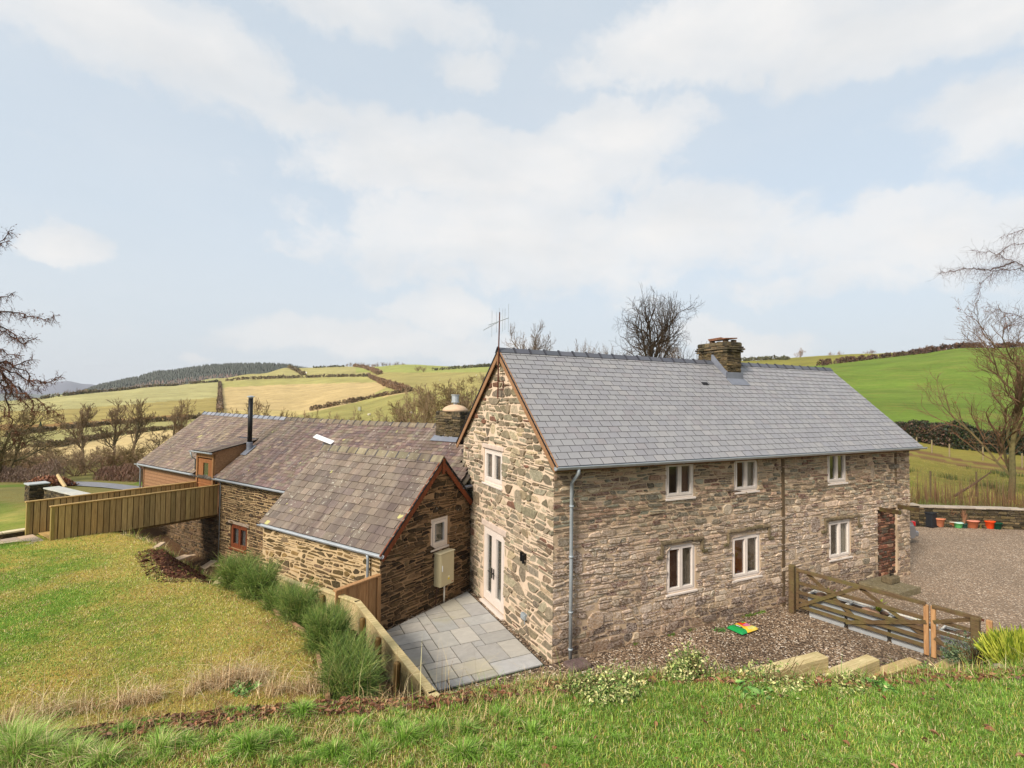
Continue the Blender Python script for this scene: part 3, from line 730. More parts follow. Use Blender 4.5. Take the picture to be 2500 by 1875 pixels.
# long wall
WL={'U1':(3.188,4.119,3.322,4.25),'U2':(5.567,6.481,3.327,4.25),'U3':(9.474,10.388,3.303,4.25),'L1':(3.21,4.17,.99,2.155),'L2':(5.49,6.55,1.01,2.15),'L3':(9.53,10.58,1.02,2.165)}
import json as _j
WL={'U1':(3.20,4.13,3.33,4.22),'U2':(5.59,6.50,3.33,4.22),'U3':(9.56,10.48,3.31,4.24),'L1':(3.235,4.195,1.0,2.165),'L2':(5.51,6.60,1.02,2.155),'L3':(9.61,10.68,1.03,2.165)}
ops=[(a,c,b,d) for a,b,c,d in WL.values()]; blk=(12.12,.14,13.24,2.3)
topL=4.27
mb=MB(); wallface(mb,(0,0,0),X,-Y,0,HL,-.3,topL,ops+[blk],.2,col=rgb(182,160,136)); mb.build('wall_mortar',m_concrete,house)
mb=MB()
bigs=[(.9,.55,1.35,.95),(.15,.5,.75,.72),(.5,1.85,.78,2.45),(.1,2.5,.42,2.72),(2.0,.28,2.35,.62),(5.15,2.75,5.5,3.05),(8.75,1.9,9.2,2.4),(8.9,.62,9.2,1.02),(11.75,3.35,11.98,3.9),(4.75,2.55,5.1,2.7),(1.05,.02,1.5,.3),(7.75,1.25,8.05,1.55),(2.4,1.2,2.65,1.6),(11.2,1.15,11.6,1.5)]
dark=[(7.46,-.1,7.6,4.2),(13.1,3.1,13.22,4.2)]
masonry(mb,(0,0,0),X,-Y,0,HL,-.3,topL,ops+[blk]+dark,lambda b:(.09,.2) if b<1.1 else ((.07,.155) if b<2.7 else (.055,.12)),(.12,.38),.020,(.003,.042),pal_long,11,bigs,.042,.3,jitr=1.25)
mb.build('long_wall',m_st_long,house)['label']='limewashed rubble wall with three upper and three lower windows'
mb=MB()
for d in dark:
    mb=MB(); mb.bbox(V(d[0]+.01,.0,d[1]),X*(d[2]-d[0]-.02),Z*(d[3]-d[1]),-Y*.03,.01,rgb(92,76,56)); mb.build('vertical_joint',m_concrete,house)
pass
mb=MB(); wallface(mb,(0,.08,0),X,-Y,blk[0],blk[2],blk[1],blk[3],(),.05,col=rgb(92,78,70)); masonry(mb,(0,.08,0),X,-Y,blk[0],blk[2],blk[1],blk[3],(),lambda b:(.06,.14),(.12,.3),.012,(.01,.035),PAL_Q,5,(),.01,.2)
mb.build('blocked_doorway',m_st_ext,house)['label']='blocked doorway filled with dark red stones'
# gable wall facing the patio (U runs along -Y so that faces look to -X)
def gtop(y): return min(HE+(y+.316)*(HR-HE)/(RY+.316),4.3+(5.93-y)*(HR-4.3)/(5.93-RY))-.06
Gw=(2.664,3.941,3.363,4.338); Dw=(2.468,3.867,.045,2.145)
gops=[(-Gw[1],Gw[2],-Gw[0],Gw[3]),(-Dw[1],Dw[2],-Dw[0],Dw[3])]
lint=[(-Gw[1]-.06,Gw[3],-Gw[0]+.1,Gw[3]+.13),(-Dw[1]-.1,Dw[3],-Dw[0]+.12,Dw[3]+.17)]
mb=MB(); wallface(mb,(0,0,0),-Y,-X,-HW,0,-.3,lambda a:gtop(-a),gops,.2,brk=[-RY],col=rgb(206,184,164)); mb.build('wall_mortar',m_concrete,house)
mb=MB(); masonry(mb,(0,0,0),-Y,-X,-HW,0.02,-.3,lambda a:gtop(-a),gops+lint,lambda b:(.10,.24),(.15,.44),.028,(.002,.045),PAL_G,23,[(-3.45,4.75,-3.15,5.05),(-1.9,3.1,-1.5,3.5),(-4.6,2.6,-4.2,3.0),(-1.6,1.3,-1.25,1.7)],.06,.36,jitr=1.7)
mb.build('gable_wall',m_st_gab,house)['label']='pale rubble gable end with cream mortar above the patio'
mb=MB(); wallface(mb,(HL,0,0),Y,X,0,HW,-.3,lambda a:gtop(a),(),.2,brk=[RY]); wallface(mb,(0,HW,0),-X,Y,-HL,0,-.3,4.25); mb.build('wall_mortar',m_concrete,house)
mb=MB(); masonry(mb,(HL,0,0),Y,X,0,HW,-.3,lambda a:gtop(a),(),lambda b:(.1,.2),(.2,.5),.03,(.006,.03),PAL_G,24,(),.04,.2); mb.build('far_gable_wall',m_st_gab,house)
# lintels
for (x0,y0,x1,y1) in lint:
    mb=MB(); mb.bbox(V(-.035,-x0,y0+.003),-Y*(x1-x0),Z*(y1-y0-.006),X*.12,.012,rgb(196,178,164)); mb.build('lintel',m_concrete,house)
# windows of the long wall
CU_=rgb(122,108,92); OR=rgb(206,128,70); WH=rgb(170,160,150)
for k,(a,b,c,d) in WL.items():
    rm={'L1':rgb(196,112,60),'L2':rgb(220,128,64),'U2':rgb(176,112,74)}.get(k,rgb(116,98,80))  # lower-room orange stands in for lamplight, put into the wall colour
    cu={'U1':[(.55,.95,rgb(120,92,78))],'U2':[(.5,.95,WH)],'U3':[(.05,.4,rgb(140,132,126)),(.6,.95,rgb(120,96,84))],'L1':[(.55,.95,rgb(122,112,98))],'L2':[(.66,.95,rgb(110,96,84))],'L3':[(.6,.95,rgb(150,142,130))]}[k]
    window(house,(0,0,0),X,-Y,a,c,b-a,d-c,rec=.02 if k[0]=='L' else .01,room=rm,cur=cu)
window(house,(0,0,0),-Y,-X,-Gw[1],Gw[2],Gw[1]-Gw[0],Gw[3]-Gw[2],rec=.03,cur=[(.08,.42,CU_),(.58,.92,CU_)],room=rgb(90,78,66),fw=.07,sw=.075)
# hood moulds over the lower windows: weathered stone drips
mbh=MB()
for x0,x1,zt in ((3.03,4.44,2.33),(5.3,6.95,2.38),(9.38,11.08,2.30)):
    h=MB(); g=rgb(122,108,86)
    rgh=random.Random(int(x0*10)); xx=x0
    while xx<x1-.03:
        ww=min(rgh.uniform(.18,.4),x1-xx); h.bbox(V(xx,-.07-rgh.uniform(0,.02),zt-.085+rgh.uniform(-.012,.012)),X*(ww-.004),Y*.09,Z*rgh.uniform(.07,.085),.014,jit(g,rgh,.2)); xx+=ww
    for xx,s in ((x0,1),(x1,-1)):
        h.bbox(V(xx-(0 if s>0 else .08),-.065,zt-.38),X*.08,Y*.07,Z*.29,.012,jit(g,random.Random(3)))
        h.bbox(V(xx-(.14 if s>0 else .04),-.065,zt-.44),X*.18,Y*.07,Z*.08,.015,rgb(104,94,70))
    h.build('hood_mould',M_stone('mossy_hood_stone',moss=.4) if not len([m for m in bpy.data.materials if m.name=='mossy_hood_stone']) else bpy.data.materials['mossy_hood_stone'],house)
# french doors
P=lambda y,z,n: V(-n,y,z)
d=window(house,(0,0,0),-Y,-X,-Dw[1],Dw[2]+.06,Dw[1]-Dw[0],Dw[3]-Dw[2]-.06,'french_door',rec=.02,sill=False,cur=[(.1,.42,rgb(112,108,98)),(.58,.9,rgb(112,108,98))],room=rgb(80,74,66),fw=.07,sw=.13)
mb=MB(); mb.bbox(V(-.09,Dw[0]-.05,-.03),Y*(Dw[1]-Dw[0]+.1),X*.14,Z*.085,.006,(1,1,1,1)); mb.build('threshold',m_frame,d)
ym=(Dw[0]+Dw[1])/2
mb=MB()
for s in (-1,1):
    mb.bbox(V(-.022,ym+s*.06-.018,.83),Y*.036,X*.014,Z*.28,.004); mb.tube([V(-.03,ym+s*.06,1.0),V(-.075,ym+s*.06,1.0),V(-.075,ym+s*.12,1.01),V(-.07,ym+s*.2,1.0),V(-.065,ym+s*.22,.985)],.011,6)
mb.build('handle',m_black,d)
# roof
mb=MB(); x0,x1=-.13,HL+.16
mb.prism([V(x0,-.316,HE-.05),V(x0,RY,HR-.05),V(x0,5.93,4.3-.05),V(x0,5.93,4.3-.02),V(x0,RY,HR-.004),V(x0,-.316,HE-.004)],X*(x1-x0),rgb(30,30,34))
PALS=[(134,133,135,4),(137,136,137,3),(131,130,133,3),(140,138,138,1),(133,130,132,1)]
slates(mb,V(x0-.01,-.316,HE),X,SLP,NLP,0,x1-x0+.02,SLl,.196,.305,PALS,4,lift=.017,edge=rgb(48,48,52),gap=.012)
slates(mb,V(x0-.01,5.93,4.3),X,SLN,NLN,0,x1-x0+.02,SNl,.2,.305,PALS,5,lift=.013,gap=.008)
roof=mb.build('roof',m_slate_new,house); roof['label']='new smooth blue grey slates laid in even courses'
ridge_tiles('ridge',m_slate_new,roof,V(x0-.02,RY,HR+.035),V(7.86,RY,HR+.035),17,.13,.115,[(84,86,94),(78,80,88)],6)
ridge_tiles('ridge',m_slate_new,roof,V(8.62,RY,HR+.035),V(x1+.02,RY,HR+.035),12,.13,.115,[(84,86,94),(78,80,88)],7)
# roof vent slot beside the chimney
q=onp(1721,938,NLP,NLP@V(0,-.316,HE)); mb=MB(); mb.box(q+NLP*.016-X*.12-SLP*.05,X*.24,SLP*.12,NLP*.012,rgb(34,36,42)); mb.build('vent_slate',m_felt,roof)
# barge boards
mb=MB()
for (p0,p1) in ((V(-.115,-.30,HE-.08),V(-.115,RY,HR-.10)),(V(-.115,5.93,4.3-.08),V(-.115,RY,HR-.10))):
    mb.bar(p0,p1,.028,.19,Z,(1,1,1,1))
mb.bar(V(-.13,RY,HR-.05),V(-.13,RY,HR-.42),.02,.09,Y,(.8,.8,.8,1))
mb.build('barge_board',m_oakx,house)
mb=MB(); mb.bar(V(-.134,-.30,HE+.0),V(-.134,RY,HR-.02),.02,.035); mb.bar(V(-.134,5.93,4.3),V(-.134,RY,HR-.02),.02,.045); mb.build('verge_trim',m_black,house)
mb=MB(); mb.box(V(-.08,-.26,HE-.135),X*(HL+.2),Y*.025,Z*.12,(.75,.75,.75,1)); mb.box(V(-.05,-.235,HE-.137),X*(HL+.15),Y*.235,Z*.02,(.6,.6,.6,1)); mb.build('fascia_board',m_oakx,house)
gutter(house,V(-.16,-.375,HE-.025),V(HL+.2,-.375,HE-.025),.062)
downpipe(house,[V(.40,-.375,HE-.06),V(.40,-.375,HE-.17),V(.40,-.11,HE-.42),V(.40,-.11,2.),V(.40,-.11,.1)],.04,brk=[(.40,-.11,z) for z in (3.4,2.3,1.1,.3)])
# shoe block under the downpipe
o=MB(); o.bbox(V(.18,-.52,.03),X*.5,Y*.36,Z*.09,.02,rgb(112,94,90)); o=o.build('drain_slab',m_st_dark,None,origin=(.4,-.3,0)); tag(o,'dark stone slab on the gravel under the downpipe at the house corner','slab')
# porch bearers of the vanished porch
for x in (12.16,13.22):
    o=MB(); o.bbox(V(x,-.02,2.28),-Y*.62,X*.05,Z*.13,.008,(.55,.5,.45,1)); o.build('bearer',m_gate,house)
# chimney on the main ridge
def chimney(par,O,U,W,lu,lw,zb,zt,pal,seed,corb=.05,mat=None,capc=None):
    """O corner at z=0, U and W horizontal unit directions (W away), box lu x lw"""
    c=MB(); O=np.asarray(O,float)
    for (o,u,n,l) in ((O,U,-W,lu),(O+U*lu,W,U,lw),(O+U*lu+W*lw,-U,W,lu),(O+W*lw,-W,-U,lw)):
        wallface(c,o,u,n,0,l,zb,zt,col=rgb(96,84,68)); masonry(c,o,u,n,-.01,l+.01,zb,zt,(),lambda b:(.04,.085),(.1,.32),.012,(.0,.035),pal,seed); seed+=1
    c.add([O+Z*zt,O+U*lu+Z*zt,O+U*lu+W*lw+Z*zt,O+W*lw+Z*zt],[(0,1,2,3)],rgb(90,82,66))
    ch=c.build('chimney',mat or m_st_dark,par)
    e=MB(); rng=random.Random(seed)
    # corbelled top courses of ragged thin slabs
    for k,(zz,hh,ov) in enumerate(((zt-.34,.07,corb),(zt-.26,.06,corb*1.7),(zt-.19,.05,corb*1.1),(zt-.13,.12,corb*.5))):
        for (o,u,n,l) in ((O,U,-W,lu),(O+U*lu,W,U,lw),(O+U*lu+W*lw,-U,W,lu),(O+W*lw,-W,-U,lw)):
            a=-ov
            while a<l+ov-.02:
                w=min(rng.uniform(.12,.3),l+ov-a); vv=rng.uniform(.6,1.15)*ov
                e.bbox(o+u*a+Z*(zz+rng.uniform(-.006,.006))-n*.03,u*(w-.004),n*(vv+.03),Z*(hh*rng.uniform(.85,1)),.008,jit(rgb(*rng.choice(pal)[:3]),rng,.25)); a+=w
    e.build('chimney_head',mat or m_st_dark,ch); return ch
cy0=2.15; cx0=onp(1775,880,Y,cy0)[0]; cx1=onp(1808.5,880,Y,cy0)[0]; cyb=onp(1706,880,X,cx0)[1]
print('chimney',cx0,cx1,cyb)
ch=chimney(roof,V(cx0,cy0,0),X,Y,cx1-cx0,min(cyb-cy0,1.3),6.4,7.72,PAL_D,31,.06)
mb=MB()
for (dx,dy,w,l,z,tl) in ((-.02,.05,.62,.75,7.80,.05),(.05,.3,.45,.6,7.85,-.03)):
    mb.prism([V(cx0+dx,cy0+dy,z),V(cx0+dx+w,cy0+dy+.05,z+tl),V(cx0+dx+w*.9,cy0+dy+l,z+tl*.6),V(cx0+dx+.1,cy0+dy+l*1.05,z)],Z*.035,rgb(132,92,70))
for q in ((.05,.1),(.45,.12),(.1,.7),(.5,.75)): mb.box(V(cx0+q[0],cy0+q[1],7.7),X*.13,Y*.12,Z*.11,rgb(90,72,60))
mb.build('chimney_cap',m_st_dark,ch)
mb=MB(); zr=lambda y: HE+(y+.316)*(HR-HE)/(RY+.316)
mb.prism([V(cx0-.045,cy0-.04,zr(cy0)-.02),V(cx0-.045,RY,HR+.03),V(cx0-.045,RY,HR+.25),V(cx0-.045,RY-.06,HR+.25),V(cx0-.045,cy0+.02,zr(cy0)+.24),V(cx0-.045,cy0-.04,zr(cy0)+.2)],X*.03,(1,1,1,1))
mb.box(V(cx0-.045,cy0-.05,zr(cy0-.05)-.01),X*(cx1-cx0+.09),Y*.03,Z*.24); mb.box(V(cx0-.1,cy0-.28,zr(cy0-.28))+NLP*.014,X*(cx1-cx0+.2),SLP*.32,NLP*.008)
mb.build('flashing',m_lead,ch)

# ================================================================= SMALL OUTBUILDING (low gable beside the patio)
ext=empty('stone_outbuilding',E(0,0,0),'low stone outbuilding with a mossy stone tiled roof and red brown barge boards','building')
ETS,ETH,ETL=1.936,4.075,5.15    # eave height, ridge height, length
epitch=(ETH-ETS)/2.125
def etop(a): return min(ETS+epitch*(a+.05),ETH-epitch*(a-2.125))-.05
wo=(1.795,1.563,2.483,2.392)
mb=MB(); wallface(mb,E(0,0,0),SD,-TD,0,3.54,-.1,etop,[wo],.2,brk=[2.1],col=rgb(150,122,94)); wallface(mb,E(0,0,0),-TD,-SD,-ETL,0,-1.4,1.92,col=rgb(184,160,126)); wallface(mb,E(0,ETL,0),-SD,TD,-3.5,0,-1.4,lambda a:etop(-a),brk=[-2.1],col=rgb(150,122,94)); mb.build('wall_mortar',m_concrete,ext)
mb=MB(); masonry(mb,E(0,0,0),SD,-TD,-.02,3.53,-.1,etop,[wo],lambda b:(.06,.15),(.14,.42),.022,(.008,.04),PAL_E,41,(),.07,.3,jitr=2.); mb.build('gable_wall',m_st_ext,ext)['label']='dark brown rubble gable with a single cream window'
mb=MB(); masonry(mb,E(0,0,0),-TD,-SD,-ETL,.0,-1.4,1.92,(),lambda b:(.09,.17),(.16,.38),.038,(.004,.028),PAL_EF,42,(),.075,.3,jitr=2.); masonry(mb,E(0,ETL,0),-SD,TD,-3.5,0,-1.4,lambda a:etop(-a),(),lambda b:(.09,.17),(.16,.38),.03,(.004,.028),PAL_EF,43); mb.build('front_wall',m_st_extf,ext)
window(ext,E(0,0,0),SD,-TD,wo[0],wo[1],wo[2]-wo[0],wo[3]-wo[1],n=1,rec=.0,room=rgb(70,70,68),fw=.07,sw=.075)
S1=SD*2.175+Z*(ETH-ETS+.0); S1l=np.linalg.norm(S1); S1/=S1l; N1=np.cross(-TD,S1); 
if N1[2]<0: N1=-N1
S2=-SD*1.36+Z*(epitch*1.36); S2l=np.linalg.norm(S2); S2/=S2l; N2=np.cross(-TD,S2); 
if N2[2]<0: N2=-N2
mb=MB(); ov=.13
mb.prism([E(-.05,-ov,ETS-.06),E(2.125,-ov,ETH-.06),E(3.485,-ov,ETH-.06-epitch*1.36),E(3.485,-ov,ETH-.005-epitch*1.36),E(2.125,-ov,ETH-.005),E(-.05,-ov,ETS-.005)],TD*(ETL+ov+.1),rgb(34,32,30))
PALM=[(118,105,92,4),(111,99,88,3),(125,111,97,2),(103,91,83,2),(113,99,91,1.5)]
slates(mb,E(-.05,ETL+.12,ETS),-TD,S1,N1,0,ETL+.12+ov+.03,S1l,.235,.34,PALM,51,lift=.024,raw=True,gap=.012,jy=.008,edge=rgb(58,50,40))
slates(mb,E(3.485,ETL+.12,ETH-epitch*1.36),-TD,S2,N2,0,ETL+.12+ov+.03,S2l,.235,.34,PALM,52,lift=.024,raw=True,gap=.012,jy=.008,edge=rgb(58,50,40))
er=mb.build('roof',m_slate_moss,ext)
ridge_tiles('ridge',m_slate_moss,er,E(2.125,ETL+.1,ETH+.04),E(2.125,-ov-.02,ETH+.04),12,.15,.15,[(124,114,88),(114,105,84),(130,120,96)],8,roll=.004)
mb=MB(); 
for (p0,p1) in ((E(-.08,-ov+.02,ETS-.13),E(2.125,-ov+.02,ETH-.11)),(E(3.47,-ov+.02,ETH-.11-epitch*1.345),E(2.125,-ov+.02,ETH-.11))): mb.bar(p0,p1,.03,.2,Z,(1,1,1,1))
mb.bar(E(2.125,-ov-.015,ETH-.02),E(2.125,-ov-.015,ETH-.45),.03,.1,SD,(.9,.9,.9,1)); mb.build('barge_board',m_redwood,ext)
mb=MB(); mb.bar(E(-.08,-ov,ETS-.005),E(2.125,-ov,ETH-.0),.05,.02); mb.bar(E(3.485,-ov,ETH-epitch*1.36),E(2.125,-ov,ETH),.05,.02); mb.build('verge_trim',m_felt,ext)
gutter(ext,E(-.11,-ov-.03,ETS-.04),E(-.11,ETL+.05,ETS-.04),.06)
downpipe(ext,[E(-.11,.35,ETS-.08),E(-.09,.35,ETS-.2),E(-.09,.35,.1)],.036,brk=[E(-.09,.35,1.2)])
mb=MB(); mb.bbox(E(3.0,-ov,3.08),SD*.5,TD*.6,Z*.05,.01,(1,1,1,1)); mb.build('lead_valley',m_lead,ext)

# ================================================================= LONG BARN RANGE
barn=empty('stone_barn_range',E(2.3,12,-1.2),'long stone and timber clad barn range with an old purple slate roof','barn')
BS,BE,BR,BSR=2.1,2.35,4.79,5.2; bp=(BR-BE)/(BSR-BS); T1=20.03; SW=2.36
def brz(s): return BE+bp*(s-BS)
def stp(a,b,s):
    q=onp(a,b,SD,s+E0@SD)-E0; return q@TD,q[2]
rn=Z-bp*SD; rc=BE-bp*BS-bp*(E0@SD)
def rhit(a,b):
    q=onp(a,b,rn,rc); w=q-E0; return w@SD,w@TD,q[2]
zc=brz(SW)-.06
tw0,tz0=stp(562.7,1277.5,SW); tw1,tz1=stp(602,1349,SW)
bw=(-tw0,tz1,-tw1,tz0); td0,td1=12.75,13.95; 
bop2=(-7.75,1.2,-5.6,zc-.1)
mb=MB(); wallface(mb,E(SW,0,0),-TD,-SD,-12.42,-5.0,-1.5,zc,[bw,bop2],.25,col=rgb(176,150,114)); wallface(mb,E(SW,0,0),-TD,-SD,-T1+.1,-12.42,-1.5,.75,col=rgb(120,100,80)); wallface(mb,E(SW,T1-.1,0),-SD,TD,-(8.1-SW),0,-1.5,lambda a:min(brz(SW-a),BR-bp*(SW-a-BSR))-.06,brk=[-(BSR-SW)]); mb.build('wall_mortar',m_concrete,barn)  # lower left mortar is darker: shade under the bridge put into its colour
mb=MB(); masonry(mb,E(SW,0,0),-TD,-SD,-12.42,-5.0,-1.5,zc,[bw,bop2],lambda b:(.06,.13),(.13,.36),.022,(.006,.034),PAL_B,61,(),.035,.25)
masonry(mb,E(SW,0,0),-TD,-SD,-T1+.1,-12.42,-1.5,.75,(),lambda b:(.06,.13),(.13,.36),.018,(.006,.04),PAL_B,62,(),.035,.25); mb.build('front_wall',m_st_ext,barn)
mb=MB(); 
a=.78
while a<zc-.02:
    h=min(.155,zc-a); mb.box(E(SW-.03,14.25,a),TD*(T1-.1-14.25),Z*h,SD*.05+Z*0,jit((1,1,1,1),random.Random(int(a*100)),.12)); mb.box(E(SW-.045,14.25,a),TD*(T1-.1-14.25),Z*.03,SD*.03,(.8,.8,.8,1)); a+=h
mb.box(E(SW-.06,T1-.22,.7),TD*.14,Z*(zc-.7),SD*.08,(.9,.9,.9,1)); mb.box(E(SW-.04,12.42,.7),TD*.3,Z*(zc-.7),SD*.05,(.85,.85,.85,1)); mb.build('timber_cladding',m_oakx,barn)
window(barn,E(SW,0,0),-TD,-SD,bw[0],bw[1],bw[2]-bw[0],bw[3]-bw[1],mat=m_redwood,rec=.05,room=rgb(72,64,58),cur=[(.1,.45,rgb(120,118,116)),(.55,.9,rgb(110,106,104))],fw=.09,sw=.07)
window(barn,E(SW,0,0),-TD,-SD,bop2[0],bop2[1],bop2[2]-bop2[0],bop2[3]-bop2[1],mat=m_redwood,rec=.05,sill=False,room=rgb(64,60,54),fw=.12,sw=.05)
mb=MB(); mb.bbox(E(SW-.03,-bw[0]+.14,bw[3]+.01),-TD*(bw[2]-bw[0]+.28),Z*.13,SD*.15,.015,rgb(168,150,130)); mb.build('lintel',m_concrete,barn)
# roof polygon in (s,t): front slope and back slope
Sb=SD*(BSR-BS)+Z*(BR-BE); Sbl=np.linalg.norm(Sb); Sb/=Sbl; Nb=np.cross(-TD,Sb); Nb=Nb if Nb[2]>0 else -Nb
Sb2=-SD*(BSR-BS)+Z*(BR-BE); Sb2/=np.linalg.norm(Sb2); Nb2=np.cross(-TD,Sb2); Nb2=Nb2 if Nb2[2]>0 else -Nb2
mb=MB()
def dk(poly,z): return [E(s,t_,z(s)-.095) for s,t_ in poly]
fr=[(BS,T1),(BSR,T1),(BSR,.6),(3.96,.72),(3.5,.0),(3.0,0.02),(BS,.3)]
mb.prism(dk(fr,brz),-Z*.05,rgb(40,34,34)); mb.prism(dk([(BSR,T1),(8.3,T1),(8.3,.6),(BSR,.6)],lambda s:BR-bp*(s-BSR)),-Z*.05,rgb(40,34,34))
cosb=(BSR-BS)/Sbl
sag=lambda t_: -.075*math.sin(max(0,min(1,(T1-t_)/T1))*PI)
def keepf(a,s_):
    s=BS+s_*cosb; t_=T1-a
    if s>3.9 and t_<.75: return t_>.62
    if s<=3.96 and t_<.75: return inside(np.array([s]),np.array([t_]),fr)[0]
    if 12.45<t_<14.15 and s<4.0: return False
    return True
PALO=[(112,90,86,3),(102,80,75,3),(120,100,93,2),(132,114,99,2),(92,76,76,2),(116,106,90,1.5)]
PALN=[(130,112,99,4),(118,100,89,3),(142,125,105,2),(110,94,89,2),(124,102,93,2)]
# older slates on the right, re-laid paler slates on the left
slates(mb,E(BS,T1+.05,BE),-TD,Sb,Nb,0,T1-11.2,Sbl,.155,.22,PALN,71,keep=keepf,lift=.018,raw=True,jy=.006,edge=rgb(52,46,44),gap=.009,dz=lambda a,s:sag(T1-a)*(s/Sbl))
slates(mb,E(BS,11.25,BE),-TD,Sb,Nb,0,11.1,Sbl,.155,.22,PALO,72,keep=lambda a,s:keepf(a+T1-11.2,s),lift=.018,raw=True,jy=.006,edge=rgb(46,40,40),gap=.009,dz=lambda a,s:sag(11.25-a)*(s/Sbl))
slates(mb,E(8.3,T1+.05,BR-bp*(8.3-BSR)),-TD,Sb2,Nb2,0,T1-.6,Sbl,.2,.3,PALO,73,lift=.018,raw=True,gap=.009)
br=mb.build('roof',m_slate_old,barn); br['label']='long sagging roof of old purple and brown slates'
ridge_tiles('ridge',m_slate_new,br,E(BSR,T1+.06,BR+.05),E(BSR,12.3,BR+.05),17,.14,.12,[(132,134,142),(122,126,134)],9,roll=.02,droop=lambda f:sag(T1-f*(T1-12.3)))
ridge_tiles('ridge',m_slate_moss,br,E(BSR,12.28,BR+.05),E(BSR,2.55,BR+.05),22,.15,.13,[(116,104,86),(104,94,80),(126,112,90)],10,roll=.016,droop=lambda f:sag(12.3-f*9.7))
gutter(barn,E(BS-.05,14.3,BE-.05),E(BS-.05,T1+.1,BE-.05),.06); gutter(barn,E(BS-.05,5.,BE-.05),E(BS-.05,12.4,BE-.05),.06)
downpipe(barn,[E(BS-.05,T1-.1,BE-.1),E(BS+.1,T1-.1,BE-.3),E(BS+.1,T1-.1,-1.2)],.04)
downpipe(barn,[E(BS-.0,12.32,BE-.1),E(SW-.06,12.32,BE-.25),E(SW-.06,12.32,-1.2)],.02)
# catslide dormer with its door
dm=MB(); c=(1,1,1,1); zt=3.3
for tt in (12.62,13.98): dm.bbox(E(BS+.02,tt,.72),TD*.11,SD*.11,Z*(zt-.72),.008,c)
dm.bbox(E(BS+.03,12.62,zt-.22),TD*1.47,SD*.1,Z*.2,.008,c)
dormer=dm.build('dormer',m_oak,barn)
dm=MB(); 
for tt in (12.60,14.08):
    dm.prism([E(BS+.1,tt,brz(BS+.1)),E(BS+.1,tt,zt),E(3.95,tt,3.72),E(3.95,tt,brz(3.9))],TD*.03,c)
    dm.bar(E(BS-.08,tt-.0,zt+.01),E(4.0,tt,3.74),.035,.13,Z,(1.05,1.05,1.05,1)); dm.bar(E(BS+.15,tt-.012,brz(BS)+.1),E(3.9,tt-.012,3.7),.02,.1,Z,(.95,.9,.85,1))
dm.build('dormer_cheek',m_oakx,dormer)
dm=MB(); ds=SD*2.0+Z*.42; dl=np.linalg.norm(ds); ds/=dl; dn=np.cross(-TD,ds); dn=dn if dn[2]>0 else -dn
dm.prism([E(BS-.1,12.5,zt+.05),E(BS-.1,14.2,zt+.05),E(BS+1.9,14.2,zt+.47),E(BS+1.9,12.5,zt+.47)],Z*.03,rgb(40,34,34))
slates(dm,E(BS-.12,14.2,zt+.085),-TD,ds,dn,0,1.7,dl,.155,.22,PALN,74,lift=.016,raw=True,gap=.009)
dm.build('dormer_roof',m_slate_old,dormer)
mb=MB(); mb.box(E(BS+1.75,12.7,3.76),TD*1.5,SD*.35+Z*.08,Z*.012,(1.2,1.2,1.2,1)); mb.build('flashing',m_lead,dormer)
gutter(dormer,E(BS-.17,12.45,zt+.04),E(BS-.17,14.25,zt+.04),.05); downpipe(dormer,[E(BS-.17,14.2,zt),E(BS-.1,14.2,zt-.25),E(BS+.05,14.22,zt-.35),E(BS+.05,14.22,2.5)],.03)
dd=MB(); 
dd.bbox(E(BS+.09,12.73,.85),TD*1.25,SD*.04,Z*1.2,.006,c)
for i in range(9): dd.bbox(E(BS+.075,12.75+i*.134,.87),TD*.126,SD*.03,Z*.95,.006,jit(c,random.Random(i),.1))
dd.bbox(E(BS+.06,12.73,1.93),TD*1.25,SD*.07,Z*.06,.006,(1.15,1.15,1.15,1))
for (t0,w,z0,h) in ((12.73,.2,2.02,1.0),(13.78,.2,2.02,1.0),(12.93,.85,2.02,.2),(12.93,.85,2.86,.16),(12.93,.2,2.2,.66),(13.58,.2,2.2,.66)): dd.bbox(E(BS+.075,t0,z0),TD*w,SD*.04,Z*h,.006,c)
door=dd.build('door',m_orange,dormer); gl=MB(); gl.box(E(BS+.1,13.13,2.2),TD*.45,SD*.006,Z*.66); gl.build('pane',m_glass,door); gl=MB(); gl.box(E(BS+.14,13.0,2.1),TD*.7,SD*.3,Z*.8,rgb(70,72,44)); gl.build('interior',M_room,door)
# flue
fs_,ft_,fz_=rhit(609,1098); ftop=E(fs_,ft_,0); mb=MB(); 
q=onp(615,972,SD,fs_+E0@SD); mb.tube([E(fs_,ft_,fz_-.1),V(q[0],q[1],q[2])*V(0,0,1)+E(fs_,ft_,0)*V(1,1,0)],.095,16); fl=mb.build('flue',m_black,br,True)
mb=MB(); bb=E(fs_,ft_,0)*V(1,1,0); mb.lathe(bb,[(.1,q[2]),(.1,q[2]+.05),(.16,q[2]+.055),(.16,q[2]+.075),(.03,q[2]+.11)],16); mb.build('cowl',m_zinc,fl)
mb=MB(); mb.lathe(bb,[(.13,fz_-.1),(.12,fz_+.12),(.13,fz_+.32),(.115,fz_+.34)],16); mb.box(bb+Z*fz_-Sb*.35+TD*.2+Nb*.02,-TD*.42,Sb*.6,Nb*.012); mb.build('flashing',m_lead,fl)
